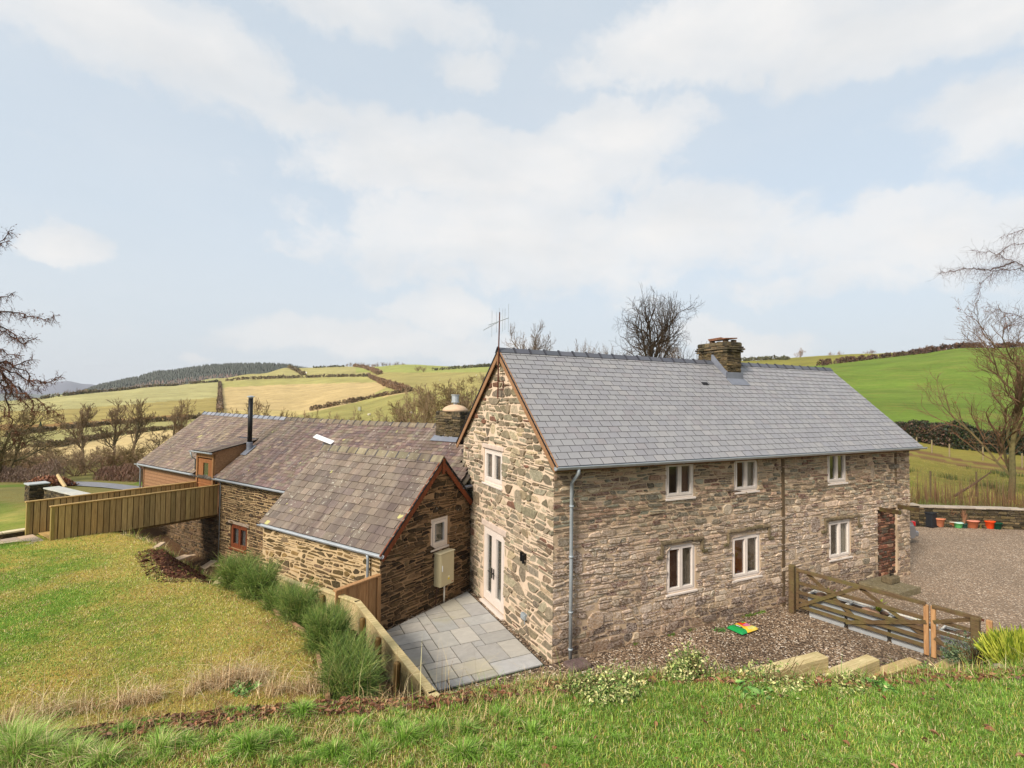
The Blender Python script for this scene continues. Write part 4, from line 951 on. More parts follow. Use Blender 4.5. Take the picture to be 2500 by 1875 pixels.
# chimney at the right end of the barn ridge
ch2=chimney(br,E(4.7,1.42,0),SD,TD,.75,1.08,3.9,5.3,PAL_D,81,.03)
mb=MB(); cc=E(5.07,1.96,0)*V(1,1,0); mb.lathe(cc,[(.45,5.29),(.44,5.36),(.36,5.44),(.22,5.5),(.1,5.53)],18,rgb(196,168,140)); mb.build('flaunching',m_concrete,ch2,True)
mb=MB(); mb.tube([cc+Z*5.5,cc+Z*5.6],.07,14); mb.tube([cc+Z*5.6,cc+Z*5.63],.145,14); mb.tube([cc+Z*5.63,cc+Z*5.85],.125,14); mb.tube([cc+Z*5.85,cc+Z*5.88],.15,14); mb.build('cowl',m_zinc,ch2)
mb=MB(); mb.box(E(4.5,1.3,brz(4.5)+.03),TD*1.3,SD*.22+Z*(bp*.22),Nb*.01); mb.build('flashing',m_lead,ch2)
# ================================================================= PROPS
def single(mb,name,mat,label,cat,group=None,origin=None,smooth=False):
    if origin is None:
        a=np.array(mb.v); origin=(float(a[:,0].mean()),float(a[:,1].mean()),float(a[:,2].min()))
    o=mb.build(name,mat,None,smooth,origin=tuple(map(float,origin))); return tag(o,label,cat,group)
# ---- patio of sandstone flags
def clip(poly,n,c):
    out=[]
    for i in range(len(poly)):
        p,q=np.array(poly[i]),np.array(poly[(i+1)%len(poly)]); a,b=p@n-c,q@n-c
        if a<=0: out.append(tuple(p))
        if a*b<0: out.append(tuple(p+(q-p)*a/(a-b)))
    return out
rng=random.Random(5); gs=.262; GX,GY=15,20; used=np.zeros((GX,GY),bool); slabs=[]
for iy in range(GY):
    for ix in range(GX):
        if used[ix,iy]: continue
        opts=[(3,2),(2,3),(2,2),(3,3),(4,2),(2,1),(1,2),(4,3),(1,1),(3,1)]; wts=[5,4,4,2,2,2.5,2,1.2,.6,1]
        for _ in range(30):
            w,h=rng.choices(opts,wts)[0]
            if ix+w<=GX and iy+h<=GY and not used[ix:ix+w,iy:iy+h].any(): break
        else: w=h=1
        if ix+w>GX or iy+h>GY or used[ix:ix+w,iy:iy+h].any(): w=h=1
        used[ix:ix+w,iy:iy+h]=True; slabs.append((ix,iy,w,h))
mb=MB(); n1=np.array([-SD[1],SD[0]]); c1=n1@(E0[:2])-.16
a_=np.array([-3.8,1.9]);b2=np.array([-3.34,-2.0]); dd_=b2-a_; n2=np.array([dd_[1],-dd_[0]]); n2=n2/np.linalg.norm(n2); 
if n2@(np.array([-6,0])-a_)<0: n2=-n2
c2=n2@a_-.05
for (ix,iy,w,h) in slabs:
    x1=-.19-ix*gs; x0=x1-w*gs; y0=.03+iy*gs; y1=y0+h*gs; g_=.013
    P=[(x0+g_,y0+g_),(x1-g_,y0+g_),(x1-g_,y1-g_),(x0+g_,y1-g_)]
    P=clip(P,n1,c1); P=clip(P,n2,c2) if len(P)>2 else P
    if len(P)<3: continue
    z=.045+rng.uniform(-.003,.003)
    mb.prism([V(x,y,.0) for x,y in P],Z*z,jit(rgb(*rng.choice([(166,163,156),(174,170,162),(154,152,147),(176,170,156),(164,163,160)])),rng,.09,.015))
def mat_flag():
    t=NT('riven_sandstone'); p=t.obj(); c=t.attr()
    a=t.noise(2.2,6,.6,t.mapv(p,(1,1.6,1),(0,0,.5)),2.2); c=t.mix(1.,c,t.ramp(a,[(.3,.88),(.55,1.),(.75,1.12)]),'MULTIPLY')
    b=t.noise(1.1,3,.6,t.mapv(p,loc=(3,3,3))); c=t.mix(t.math('MULTIPLY',t.ramp(b,[(.55,0),(.72,1)]),.4),c,rgb(168,160,120))
    return t.done(c,.75,t.bump(t.noise(6,6,.6,p,1.5),.35,.012),.35)
single(mb,'patio_paving',mat_flag(),'grey riven sandstone flags laid between the pale gable and the low outbuilding','paving',origin=(-1.6,1.6,0))
mb=MB(); P=clip(clip([(-3.9,.0),(-.16,.0),(-.16,5.2),(-3.9,5.2)],n1,c1+.02),n2,c2); mb.prism([V(x,y,-.02) for x,y in P],Z*.04,rgb(48,48,38)); o=mb.build('paving_bed',m_concrete); tag(o,kind='structure')
# ---- timber retaining fence round the patio
fence=empty('timber_retaining_fence',(-3.8,1.0,0),'low pale timber fence with a capped top curving round the patio','fence')
FP=[V(-5.3,4.9,1.12),V(-4.5,3.25,1.17)]; FQ=[V(-4.42,3.0,1.3),V(-3.8,1.9,1.3),V(-3.34,-2.1,1.3),V(-3.2,-3.0,1.3)]
cap=MB(); pan=MB()
for pts in (FP,FQ):
    for a,b in zip(pts[:-1],pts[1:]):
        u=(b-a)/np.linalg.norm(b-a); e=u*.03
        cap.bbox(a-e-np.cross(Z,u)*.07-Z*.04,(b-a)+e*2,np.cross(Z,u)*.14,Z*.04,.006,(1,1,1,1))
        for k in range(5):
            pan.bbox(a-np.cross(Z,u)*.022-Z*(.04+.2*(k+1)),(b-a),np.cross(Z,u)*.044,Z*.193,.005,jit((1,1,1,1),random.Random(k*7+int(a[0]*10)),.08))
cap.build('cap_rail',m_sleeper,fence); pan.build('board',m_sleeper,fence)
for (a,b,f) in ((FQ[1],FQ[2],.17),(FQ[1],FQ[2],.42),(FQ[1],FQ[2],.68),(FQ[1],FQ[2],.93),(FQ[0],FQ[1],.1)):
    p=a+(b-a)*f; u=(b-a)/np.linalg.norm(b-a); n=np.cross(Z,u); n=n if n[0]<0 else -n
    mb=MB(); mb.tube([p+n*.09-Z*1.3,p+n*.09-Z*.12,p+n*.09-Z*.10],[.055,.055,.048],10,(.6,.56,.48,1)); mb.build('post',m_fence,fence,True)
# ---- side panel against the outbuilding corner
pl=empty('boundary_fence',E(-.7,-.06,0),'short honey coloured board panel against the corner of the low outbuilding','fence')
mb=MB(); mb.bbox(E(-1.36,-.12,1.40),SD*1.3,TD*.13,Z*.045,.006,(1,1,1,1)); mb.build('cap_rail',m_newpost,pl)
mb=MB()
for k in range(4): mb.bbox(E(-1.34+k*.31,-.075,0.0),SD*.305,TD*.03,Z*1.395,.004,jit((1,1,1,1),random.Random(k),.1))
mb.build('board',m_newpost,pl); mb=MB(); mb.bbox(E(-.17,-.13,0),SD*.1,TD*.05,Z*1.395,.006,(.95,.95,.95,1)); mb.build('post',m_newpost,pl)
# ---- footbridge
def bridge():
    b=empty('timber_footbridge',E(-.5,13.25,.8),'timber footbridge with tall vertical board sides running from the lawn to the barn door','footbridge')
    for name,tt,s0,s1 in (('parapet',12.46,-3.05,2.28),('parapet',14.05,-3.3,2.28)):
        rng=random.Random(int(tt*10)); mb=MB(); w=.178; s=s0
        while s<s1-.02:
            ww=min(w,s1-s); zb=.78 if s>-1.2 else .80
            mb.bbox(E(s,tt-.012-.009*(int(round((s-s0)/w))%2),zb+rng.uniform(-.004,.004)),SD*(ww-.022),TD*.024,Z*(1.97-zb),.004,jit((1,1,1,1),rng,.3,.03)); s+=w
        mb.box(E(s0+.03,tt+.014,.84),SD*(s1-s0-.03),TD*.006,Z*1.12,(.16,.14,.12,1)); mb.box(E(s0,tt+.022,1.0),SD*(s1-s0),TD*.04,Z*.1,(.7,.7,.7,1)); mb.box(E(s0,tt+.022,1.75),SD*(s1-s0),TD*.04,Z*.1,(.7,.7,.7,1))  # thin dark sheet added behind the planks, painting shade into their gaps
        o=mb.build(name,m_fence,b)
        mb=MB(); mb.bbox(E(s0-.05,tt-.05,1.97),SD*(s1-s0+.05),TD*.13,Z*.045,.008,(1,1,1,1)); mb.build('handrail',m_rail,o)
        mb=MB(); mb.bbox(E(s0-.02,tt-.03,.55),SD*.1,TD*.1,Z*1.42,.006,(.8,.9,.7,1)); mb.build('post',m_fence,o)
    mb=MB(); s=-3.0
    rng=random.Random(3)
    while s<2.2: mb.bbox(E(s,12.5,.845),SD*.135,TD*1.55,Z*.03,.004,jit((1,1,1,1),rng,.1)); s+=.145
    mb.build('deck',m_rail,b)
    for tt in (12.6,13.9): mb=MB(); mb.bbox(E(-2.2,tt,.66),SD*4.5,TD*.07,Z*.18,.006,(.6,.6,.6,1)); mb.build('beam',m_fence,b)
bridge()
# ---- paving and low coping beside the bridge start
mb=MB(); rng=random.Random(9)
c0=E(-3.1,12.4,0)
for i in range(4):
    for j in range(3):
        s=-3.15-i*.42; t_=12.5+j*.5; z=Hs(*E(s,t_,0)[:2])
        mb.prism([E(s,t_,.86),E(s-.4,t_+rng.uniform(-.03,.03),.86),E(s-.4,t_+.48,.86),E(s,t_+.48,.86)],-Z*.05,jit(rgb(*rng.choice([(190,164,136),(172,152,132),(204,186,156)])),rng,.08))
single(mb,'stone_paving',mat_flag(),'pinkish buff stone flags on the lawn at the start of the footbridge','paving')
mb=MB(); rng=random.Random(10)
for i in range(7):
    s=-3.25-i*.62; mb.bbox(E(s,14.12,.98),-SD*.6,TD*.3,Z*.06,.01,jit(rgb(206,192,158),rng,.08))
single(mb,'coping_wall',m_concrete,'low step wall with pale coping stones beside the start of the footbridge','wall').name='coping_wall'
mb=MB(); masonry(mb,E(-3.2,14.16,0),-SD,-TD,0,4.4,.75,.98,(),lambda b:(.06,.11),(.15,.4),.012,(.0,.03),PAL_B,90); wallface(mb,E(-3.2,14.16,0),-SD,-TD,0,4.4,.6,.98,col=rgb(80,70,56)); mb.build('wall_face',m_st_dark,bpy.data.objects['coping_wall'])
# ---- pier and garden wall at the left
pr=z_=None
pc=at(92,1276,25.5); pz=Hs(pc[0],pc[1])
def pier():
    k=25.; TL=at(70,1188,k); BR_=at(107,1242,k); g0=at(88,1246,k)
    z1=at(88,1186,k)[2]; z0=min(g0[2],Hs(g0[0],g0[1]))-.3; U=SD; W=TD; c=at(70,1240,k)*V(1,1,0); wd=.72
    p=empty('stone_gate_pier',c+Z*z0,'square dark stone pier with a flat slate cap behind the footbridge','pier')
    mb=MB()
    for (o,u,n,l) in ((c,U,-W,wd),(c+U*wd,W,U,wd),(c+U*wd+W*wd,-U,W,wd),(c+W*wd,-W,-U,wd)): wallface(mb,o,u,n,0,l,z0,z1,col=rgb(70,62,52)); masonry(mb,o,u,n,-.01,l+.01,z0,z1,(),lambda b:(.06,.12),(.12,.35),.012,(.005,.04),PAL_D,95)
    mb.build('shaft',m_st_dark,p); mb=MB(); mb.bbox(c-U*.05-W*.05+Z*z1,U*(wd+.1),W*(wd+.1),Z*.06,.01,rgb(168,172,172)); mb.build('cap',m_concrete,p)
    # low wall with coping running to the right
    a=c+U*wd+W*.35; q1=at(109,1193,k+.3); e=at(232,1213,22.5); zt=q1[2]; d=(e-q1)*V(1,1,0); L=np.linalg.norm(d); u=d/L; n=np.cross(u,Z); n=n if n@(CAM-q1)>0 else -n
    o=q1*V(1,1,0); g=empty('garden_wall',o+Z*(zt-1.2),'low dark stone wall with wide pale coping between the pier and the footbridge','wall')
    zs=lambda x: zt-.02
    mb=MB(); wallface(mb,o,u,n,0,L+1,zt-1.6,zt,col=rgb(70,62,52)); masonry(mb,o,u,n,0,L+1,zt-1.6,zt,(),lambda b:(.06,.12),(.12,.35),.012,(.005,.04),PAL_D,96); mb.build('wall_face',m_st_dark,g)
    mb=MB(); rng=random.Random(4); x=0
    while x<L+1: w=rng.uniform(.5,.8); mb.bbox(o+u*x+n*.06+Z*zt,u*(w-.006),-n*.62,Z*.06,.01,jit(rgb(178,178,170),rng,.06)); x+=w
    mb.build('coping',m_concrete,g)
pier()
# ---- right hand garden wall
gw=empty('yard_wall',(22,3.55,0),'long dark stone retaining wall with pale coping at the back of the gravel yard','wall')
for (p,q) in zip(WALLG[:-1],WALLG[1:]):
    p=V(*p,0);q=V(*q,0); d=q-p; L=np.linalg.norm(d); u=d/L; n=np.cross(u,Z); n=n if n[1]<0 else -n
    ht=.86 if p[0]<25 else .8
    ht=.93-.010*(p[0]-18)
    mb=MB(); wallface(mb,p,u,n,0,L,-.1,ht,col=rgb(60,52,46)); masonry(mb,p,u,n,0,L,-.1,ht,(),lambda b:(.06,.13),(.16,.45),.014,(.005,.05),PAL_D,int(97+p[0]),(),.03,.2); mb.build('wall_face',m_st_dark,gw)
    mb=MB(); rng=random.Random(int(p[0])); x=0
    while x<L: w=min(rng.uniform(.35,.7),L-x); mb.bbox(p+u*x+n*.08+Z*(ht+rng.uniform(0,.015)),u*(w-.008),-n*.45,Z*.07,.012,jit(rgb(160,150,136),rng,.12)); x+=w
    mb.build('coping',m_concrete,gw)
# ---- sleepers along the bank
SLP_=[((1838,1652),(2023,1604),1.62,.21,'pale timber sleeper on the bank, longest and nearest the variegated shrub'),((2045,1650),(2148,1610),1.42,.21,'pale timber sleeper on the bank with green algae, second from the left'),((2150,1650),(2251,1616),1.22,.2,'brown timber sleeper on the bank just left of the gate posts'),((2310,1632),(2372,1601),1.0,.18,'brown timber sleeper lying beside the grey green shrub right of the gate')]
for (a,b,z,w,lb) in SLP_:
    p=onz(a[0],a[1],z); q=onz(b[0],b[1],z); d=(q-p); d/=np.linalg.norm(d); n=np.cross(Z,d)
    mb=MB(); mb.bbox(p-Z*.24,(q-p),n*w,Z*.24,.01,(1,1,1,1) if z>1.3 else (.82,.74,.66,1)); single(mb,'timber_sleeper',m_sleeper,lb,'sleeper','timber sleepers along the bank')
for (a,b,z,lb) in (((526,1426),(561,1390),1.3,'pale timber sleeper end standing out of the lawn edge above the broom bed, left one'),((562,1426),(578,1390),1.18,'pale timber sleeper beside the green broom bed, right one of the pair')):
    p=onz(a[0],a[1],z); q=onz(b[0],b[1],z-.05); d=(q-p); dn=d/np.linalg.norm(d); n=np.cross(Z,dn); mb=MB(); mb.bbox(p-Z*.35-n*.09,d,n*.18,Z*.35,.012,(1,1,1,1)); single(mb,'timber_sleeper',m_sleeper,lb,'sleeper','timber sleepers by the broom bed')
# curved edging between lawn and broom bed
mb=MB(); rng=random.Random(8)
for (a,b) in zip(LEDGE[0:5],LEDGE[1:6]):
    a=np.array(a);b=np.array(b); n=max(2,int(np.linalg.norm(b-a)/.45))
    for i in range(n):
        p=a+(b-a)*i/n; q=a+(b-a)*(i+1)/n; zp=float(lawnz(p[0],p[1]))-.04; zq=float(lawnz(q[0],q[1]))-.04
        mb.bar(V(p[0]+.03,p[1],zp-.07),V(q[0]+.03,q[1],zq-.07),.05,.22,Z,jit(rgb(150,118,88),rng,.15))
single(mb,'bed_edging',m_bark,'curved reddish timber edging between the lawn and the broom bed','edging')
# loose boards and stones by the soil patch
rng=random.Random(12)
LOOSE=[(386,1335,.62,.16,40,'loose pale board lying at the lawn edge below the footbridge'),(441,1364,.5,.35,10,'flat grey stone flag on the red soil, nearest the footbridge'),(470,1357,.6,.2,-35,'tilted buff stone slab beside the flat grey flag'),(508,1381,.7,.42,15,'wide flat buff flag on the soil in the middle of the rubble'),(533,1382,.55,.14,-50,'narrow board leaning on the rubble near the barn window'),(554,1392,.3,.2,0,'small pale stone block beside the timber sleepers'),(491,1352,.2,.16,20,'small white stone against the foot of the barn wall')]
for (u0,v0,l,w,an,lb) in LOOSE:
    z=1.05
    for _ in range(6): q=onz(u0,v0,z); z=Hs(q[0],q[1])
    a=math.radians(an)+.6; U_=V(math.cos(a),math.sin(a),rng.uniform(-.1,.25)); W_=V(-math.sin(a),math.cos(a),rng.uniform(-.1,.1))
    mb=MB(); mb.bbox(q-U_*l/2-W_*w/2+Z*.0,U_*l,W_*w,Z*(.05 if l>.35 else .14),.01,jit(rgb(176,152,126),rng,.15)); single(mb,'loose_board' if 'board' in lb else 'loose_stone',m_concrete,lb,'board' if 'board' in lb else 'stone')
# ---- meter cabinet
mc=empty('meter_cabinet',E(2.2,-.2,.5),'beige meter cabinet with a white handle fixed to the dark outbuilding gable','meter box')
mb=MB(); mb.bbox(E(1.92,-.26,.55),SD*.58,TD*.25,Z*.90,.012,rgb(190,178,142)); mb.bbox(E(1.90,-.275,1.445),SD*.62,TD*.27,Z*.02,.004,rgb(200,190,158)); mb.build('case',m_concrete if False else M_attr('painted_steel_case',.5,3,.06,60,.05,.001,.4),mc)
mcase=bpy.data.materials['painted_steel_case']
mb=MB(); mb.bbox(E(1.945,-.272,.575),SD*.53,TD*.012,Z*.85,.004,rgb(192,180,144)); dr=mb.build('door',mcase,mc)
mb=MB(); mb.bbox(E(1.965,-.295,.98),SD*.03,TD*.024,Z*.16,.005,rgb(214,214,210)); mb.build('handle',mcase,dr)
mb=MB(); mb.box(E(2.22,-.2745,.70),SD*.07,TD*.002,Z*.05,rgb(226,206,60)); mb.add([E(2.235,-.2755,.76),E(2.275,-.2755,.76),E(2.255,-.2755,.80)],[(0,1,2)],rgb(240,214,40)); mb.box(E(2.22,-.2745,.755),SD*.07,TD*.001,Z*.05,rgb(232,230,220)); mb.build('warning_label',mcase,dr)
mb=MB(); mb.box(E(2.38,-.2745,.60),SD*.07,TD*.002,Z*.02,rgb(176,60,50)); mb.build('badge',mcase,dr)
mb=MB(); mb.tube([E(2.27,-.1,.55),E(2.27,-.1,.02)],.025,10,rgb(224,220,210)); mb.build('white_pipe',mcase,mc,True)
mb=MB(); mb.tube([E(1.97,-.1,.55),E(1.97,-.05,.02)],.016,8,rgb(70,48,40)); mb.tube([E(2.06,-.1,.55),E(2.07,-.05,.3)],.014,8,rgb(50,40,36)); mb.build('cable',mcase,mc)
# wall lamp, socket box
mb=MB(); mb.bbox(V(-.05,1.22,1.90),X*.05,Y*.1,Z*.14,.006); mb.tube([V(-.09,1.33,1.86),V(-.09,1.33,2.08)],.035,12); mb.tube([V(-.09,1.22,1.83),V(-.09,1.22,2.03)],.035,12); mb.bbox(V(-.07,1.2,1.93),X*.03,Y*.15,Z*.04,.004)
single(mb,'wall_lamp',m_black,'black double cylinder lamp on the pale gable beside the french doors','lamp')
mb=MB(); mb.bbox(V(-.09,1.14,.5),X*.09,Y*.2,Z*.14,.012); mb.bbox(V(-.10,1.16,.515),X*.02,Y*.16,Z*.1,.008); mb.tube([V(-.03,1.24,.5),V(-.03,1.24,.38)],.012,6); single(mb,'socket_box',m_zincp,'grey weatherproof socket box low on the pale gable','socket')
# ---- aerial
ae=empty('tv_aerial',(-.16,2.62,5.9),'rusty television aerial on a thin mast above the farmhouse gable','aerial')
m_rust=M_plain('rusty_iron',rgb(88,48,34),.9,.2,n=.3)
mb=MB(); mb.tube([V(-.16,2.66,5.75),V(-.16,2.64,7.2),V(-.16,2.61,8.05)],[.02,.019,.016],8); mb.build('mast',m_rust,ae)
mb=MB()
for z in (5.98,6.2): mb.tube([V(-.16,2.66,z),V(-.17,2.3,z)],.012,6)
mb.tube([V(-.17,2.3,5.96),V(-.17,2.3,6.22)],.014,6); mb.tube([V(-.17,2.3,6.1),V(0,2.3,6.1)],.014,6); mb.build('bracket',m_rust,ae)
mb=MB(); B0,B1=V(-.16,3.35,7.80),V(-.16,2.05,7.82); mb.tube([B0,B1],.010,6)
m2=MB()
for f,h in ((.05,.0),(.18,.36),(.42,.28),(.55,.36),(.72,.3),(.83,.28),(.99,.36)):
    p=B0+(B1-B0)*f
    if h: m2.tube([p-Z*h,p+Z*h],.005,5)
mb.tube([V(-.16,2.7,7.8),V(-.22,3.55,7.68)],.009,6)
for i in range(6): p=V(-.16,2.7,7.8)+(V(-.22,3.55,7.68)-V(-.16,2.7,7.8))*(i+1)/6; m2.tube([p-Z*.035,p+Z*.035],.004,4)
mb.build('boom',m_zincp,ae); m2.build('elements',m_zincp,ae)
# ---- satellite internet panel on the barn roof
s_,t_,z_=rhit(789,1100); s_=min(s_,3.9)
q=onp(789,1099,SD,3.9+E0@SD); k=(q-CAM)@CFW
sp=empty('satellite_panel',q,'white flat satellite panel on a short pole above the mossy roof','satellite dish')
zr_=brz((q-E0)@SD)
mb=MB(); mb.tube([V(q[0],q[1],zr_-.05),V(q[0],q[1],at(789,1080,k)[2])],.022,10); mb.build('pole',m_zincp,sp)
A=at(768,1065,k); B=at(812,1082,k); c=(A+B)/2; u=(B-A); L=np.linalg.norm(u); u/=L; n=V(-.35,-.1,.93); w_=np.cross(n,u); w_/=np.linalg.norm(w_); n=np.cross(u,w_); n=n if n[2]>0 else -n
mb=MB(); mb.bbox(c-u*L/2-w_*.16,u*L,w_*.34,n*.03,.008); mb.build('panel',M_plain('white_plastic',rgb(232,232,232),.4,n=.02),sp)
# ---- gates
gA=V(7.36,-.43,0); gB=V(7.93,-3.32,0); gC=V(8.1,-4.2,0)
gdir=(gB-gA); gL=np.linalg.norm(gdir); gu=gdir/gL; gn=np.cross(gu,Z); gn=gn if gn[0]<0 else -gn
def gate_long():
    r=empty('field_gate',gA,'long weathered five bar timber gate with diagonal braces across the gravel yard','gate')
    zt=1.2; P=lambda a,z,n=0: gA+gu*a+Z*z+gn*n
    mb=MB(); mb.bbox(P(.08,.15,-.03),gu*.07,gn*.06,Z*1.1,.006,(1,1,1,1)); mb.build('stile',m_gate,r)
    mb=MB(); mb.bbox(P(gL-.10,.06,-.035),gu*.09,gn*.07,Z*1.12,.006,(1,1,1,1)); mb.build('stile',m_newpost,r)
    for i,z in enumerate((.20,.37,.57,.82,1.16)):
        mb=MB(); h=.09 if z<1.1 else .085
        mb.bbox(P(.1,z,-.018),gu*(gL-.16),gn*(.03 if z<1.1 else .07),Z*h,.005,(1,1,1,1)); mb.build('rail',m_gate,r)
    m=gL/2
    for (a0,z0,a1,z1,n) in ((.12,.24,m+.1,1.18,.035),(m-.2,.22,gL-.05,.80,.035),(.35,1.15,m+.25,.2,-.04),(m+.05,1.17,gL-.1,.45,-.04)):
        mb=MB(); mb.bar(P(a0,z0,n),P(a1,z1,n),.028,.085,gn if False else Z,(.95,.95,.9,1)); mb.build('brace',m_gate,r)
gate_long()
def gate_short():
    r=empty('small_gate',gB,'short weathered timber gate leaf hung between the fresh posts and the end post','gate')
    d=gC-gB; L=np.linalg.norm(d); u=d/L; P=lambda a,z,n=0: gB+u*a+Z*z+gn*n
    for a0 in (.03,):
        mb=MB(); mb.bbox(P(.03,.05,-.035),u*.09,gn*.07,Z*1.14,.006,(1,1,1,1)); mb.build('stile',m_newpost,r)
    for z in (.15,.36,.6,.84,1.14):
        mb=MB(); mb.bbox(P(.06,z-.0,-.018),u*(L-.06),gn*(.03 if z<1.1 else .07),Z*.085,.005,(1,1,1,1)); mb.build('rail',m_gate,r)
    for (a0,z0,a1,z1) in ((.08,.84,L-.1,1.16),(.1,.5,L-.1,.1)):
        mb=MB(); mb.bar(P(a0,z0,.03),P(a1,z1,.03),.028,.08,Z,(.95,.95,.9,1)); mb.build('brace',m_gate,r)
    mb=MB(); mb.bar(P(L*.4,1.19,.045),P(L+.04,1.18,.045),.012,.05,Z); mb.build('hinge_strap',m_rust,r)
gate_short()
for (p,w,h,mt,lb) in ((gA-gu*.03,.14,1.30,m_gate,'weathered gate post against the house wall by the long gate'),(V(8.06,-4.10,0),.15,1.2,m_gate,'thick weathered gate post at the end of the small gate'),(V(8.12,-4.31,0),.10,1.2,m_newpost,'fresh sawn square post beside the thick weathered post')):
    mb=MB(); mb.bbox(p-gu*w/2-gn*w/2-Z*.1,gu*w,gn*w,Z*h+Z*.1,.012,(1,1,1,1)); single(mb,'gate_post',mt,lb,'gate post','gate posts')
mb=MB(); q=onz(1977,1483,0); mb.bbox(V(q[0]-.1,q[1]-.1,0),X*.3,Y*.12,Z*.1,.008,(1.2,1.1,.9,1)); single(mb,'timber_block',m_gate,'small timber block on the gravel beneath the long gate','block')
# ---- troughs behind the gate
def trough(c,L,seed,lb,grp=True):
    r=empty('metal_planter',c,lb,'planter','galvanised troughs behind the gate'); W_=.46; h=.6; mb=MB(); P=lambda a,b,z: c+gu*a-gn*b+Z*z
    O=[(0,0),(L,0),(L,W_),(0,W_)]
    cx,cy=L/2,W_/2
    def ring(z,k): return [P(cx+(a-cx)*k,cy+(b-cy)*k,z) for a,b in O]
    R=[ring(0,.9)]
    for i in range(1,9): R.append(ring(h*i/8,.9+.1*i/8+(.012 if i%2 else -.004)))
    vs=[p for q in R for p in q]; fs=[(k,(k+1)%4,4+(k+1)%4,4+k) for k in range(4)]; F=[]
    for i in range(8):
        for k in range(4): F.append((i*4+k,i*4+(k+1)%4,(i+1)*4+(k+1)%4,(i+1)*4+k))
    mb.add(vs,F,(1,1,1,1)); mb.build('tub',m_zinc,r)
    mb=MB(); k=R[-1]
    for i in range(4): mb.bar(k[i],k[(i+1)%4],.035,.03,Z,rgb(214,210,200))
    mb.build('rim',m_concrete,r)
    mb=MB(); t_=ring(h-.07,.99); mb.add(t_,[(0,1,2,3)],rgb(64,52,42)); mb.add([p-Z*.05 for p in t_],[(3,2,1,0)],rgb(64,52,42)); mb.build('soil',m_bark,r)
    rg=random.Random(seed)
    for i in range(3):
        mb=MB(); a,b=rg.uniform(.15,L-.15),rg.uniform(.1,W_-.1); s=rg.uniform(.08,.16); q=P(a,b,h-.05)
        mb.lathe(q,[(s,0),(s*.95,s*.3),(s*.5,s*.55)],8,jit(rgb(140,112,92),rg,.2)); mb.build('stone',m_bark,r)
    return r
lt=[trough(gA+gu*.32-gn*.1,.9,1,'galvanised trough planter behind the gate, nearest the house wall'),trough(gA+gu*1.24-gn*.1,.9,2,'galvanised trough planter with stones and ferns behind the middle of the gate'),trough(gA+gu*2.16-gn*.1,.8,3,'galvanised trough planter with mossy plants behind the fresh gate posts'),trough(gA+gu*3.08-gn*.25,.5,4,'small pale trough on the gravel behind the short gate')]
# ---- compost sack
q=onz(1812,1538,.0); sk=empty('compost_sack',q,'green and yellow plastic compost sack lying on the gravel by the wall','sack')
m_sack=M_attr('printed_plastic',.35,3,.05,12,.5,.01,.5)
A=onz(1774,1533,.06);Bq=onz(1812,1550,.06);Cq=onz(1852,1536,.06);Dq=A+Cq-Bq
u=(Bq-A);w_=(Cq-Bq)
mb=MB(); n=14; m=18; vs=[];fs=[];cs=[]
def sackcol(a,b):
    if b<.36 : c=rgb(20,140,70)
    elif b<.62: c=rgb(236,190,50)
    else: c=rgb(226,196,80)
    if .5<b<.78 and a<.62 and a>.12: c=rgb(206,60,26)
    if .58<b<.86 and .45<a<.75: c=rgb(196,110,150)
    if b>.74 and a<.3: c=rgb(60,150,50)
    if ((a-.45)/.22)**2+((b-.30)/.10)**2<1: c=rgb(16,20,18)
    if abs(b-.30-(a-.45)*.1)<.02 and abs(a-.45)<.15: c=rgb(230,230,225)
    if .8<a<.95 and .45<b<.9: c=rgb(150,200,150) if int(b*18)%2 else rgb(230,190,60)
    return c
for side in (1,-1):
    base=len(vs)
    for i in range(n+1):
        for j in range(m+1):
            a,b=i/n,j/m; e=min(a,1-a,b,1-b); z=.075*min(1,(e/.16))**.5*(1 if side>0 else .5)+.008*math.sin(a*9+b*13)*min(1,e/.1)
            vs.append(A+u*a+w_*b+Z*((.0 if side>0 else 0)+z*side-.0))
    for i in range(n):
        for j in range(m):
            k=base+i*(m+1)+j; f=(k,k+m+1,k+m+2,k+1); fs.append(f if side>0 else f[::-1]); cs.append(sackcol((i+.5)/n,(j+.5)/m))
b0=len(mb.v); mb.v.extend([tuple(v) for v in vs]); mb.f.extend(fs); mb.c.extend(cs)
mb.build('bag',m_sack,sk,True)
# ---- stone step, block and scraper at the far corner
st_=MB(); a=onz(2142,1437,.16); b=onz(2198,1452,.16); c=onz(2248,1437,.16)
st_.prism([V(a[0],-.03,.0),V(b[0]-.05,b[1],0),V(c[0],c[1],0),V(c[0]-.15,-.03,0)],Z*.2,rgb(122,112,88)); single(st_,'stone_step',m_st_dark,'worn mossy stone slab step at the far corner of the farmhouse','step')
mb=MB(); q=onz(2181,1425,.2); mb.bbox(V(q[0]-.2,q[1]-.05,.2),X*.5,Y*.3,Z*.2,.03,rgb(108,96,74)); single(mb,'stone_block',m_st_dark,'square mossy stone block standing on the slab step','block')
mb=MB(); q=V(q[0]+.02,q[1]+.1,.4)
for i in range(4): mb.tube([q+X*.06*i,q+X*.06*i+Z*(.2-.03*(i%2))],.012,6)
mb.tube([q+Z*.12,q+X*.2+Z*.12],.012,6); mb.tube([q+X*.2+Z*.12,q+X*.26+Z*.17],.01,6); single(mb,'boot_scraper',m_black,'black iron boot scraper on top of the mossy stone block','boot scraper')
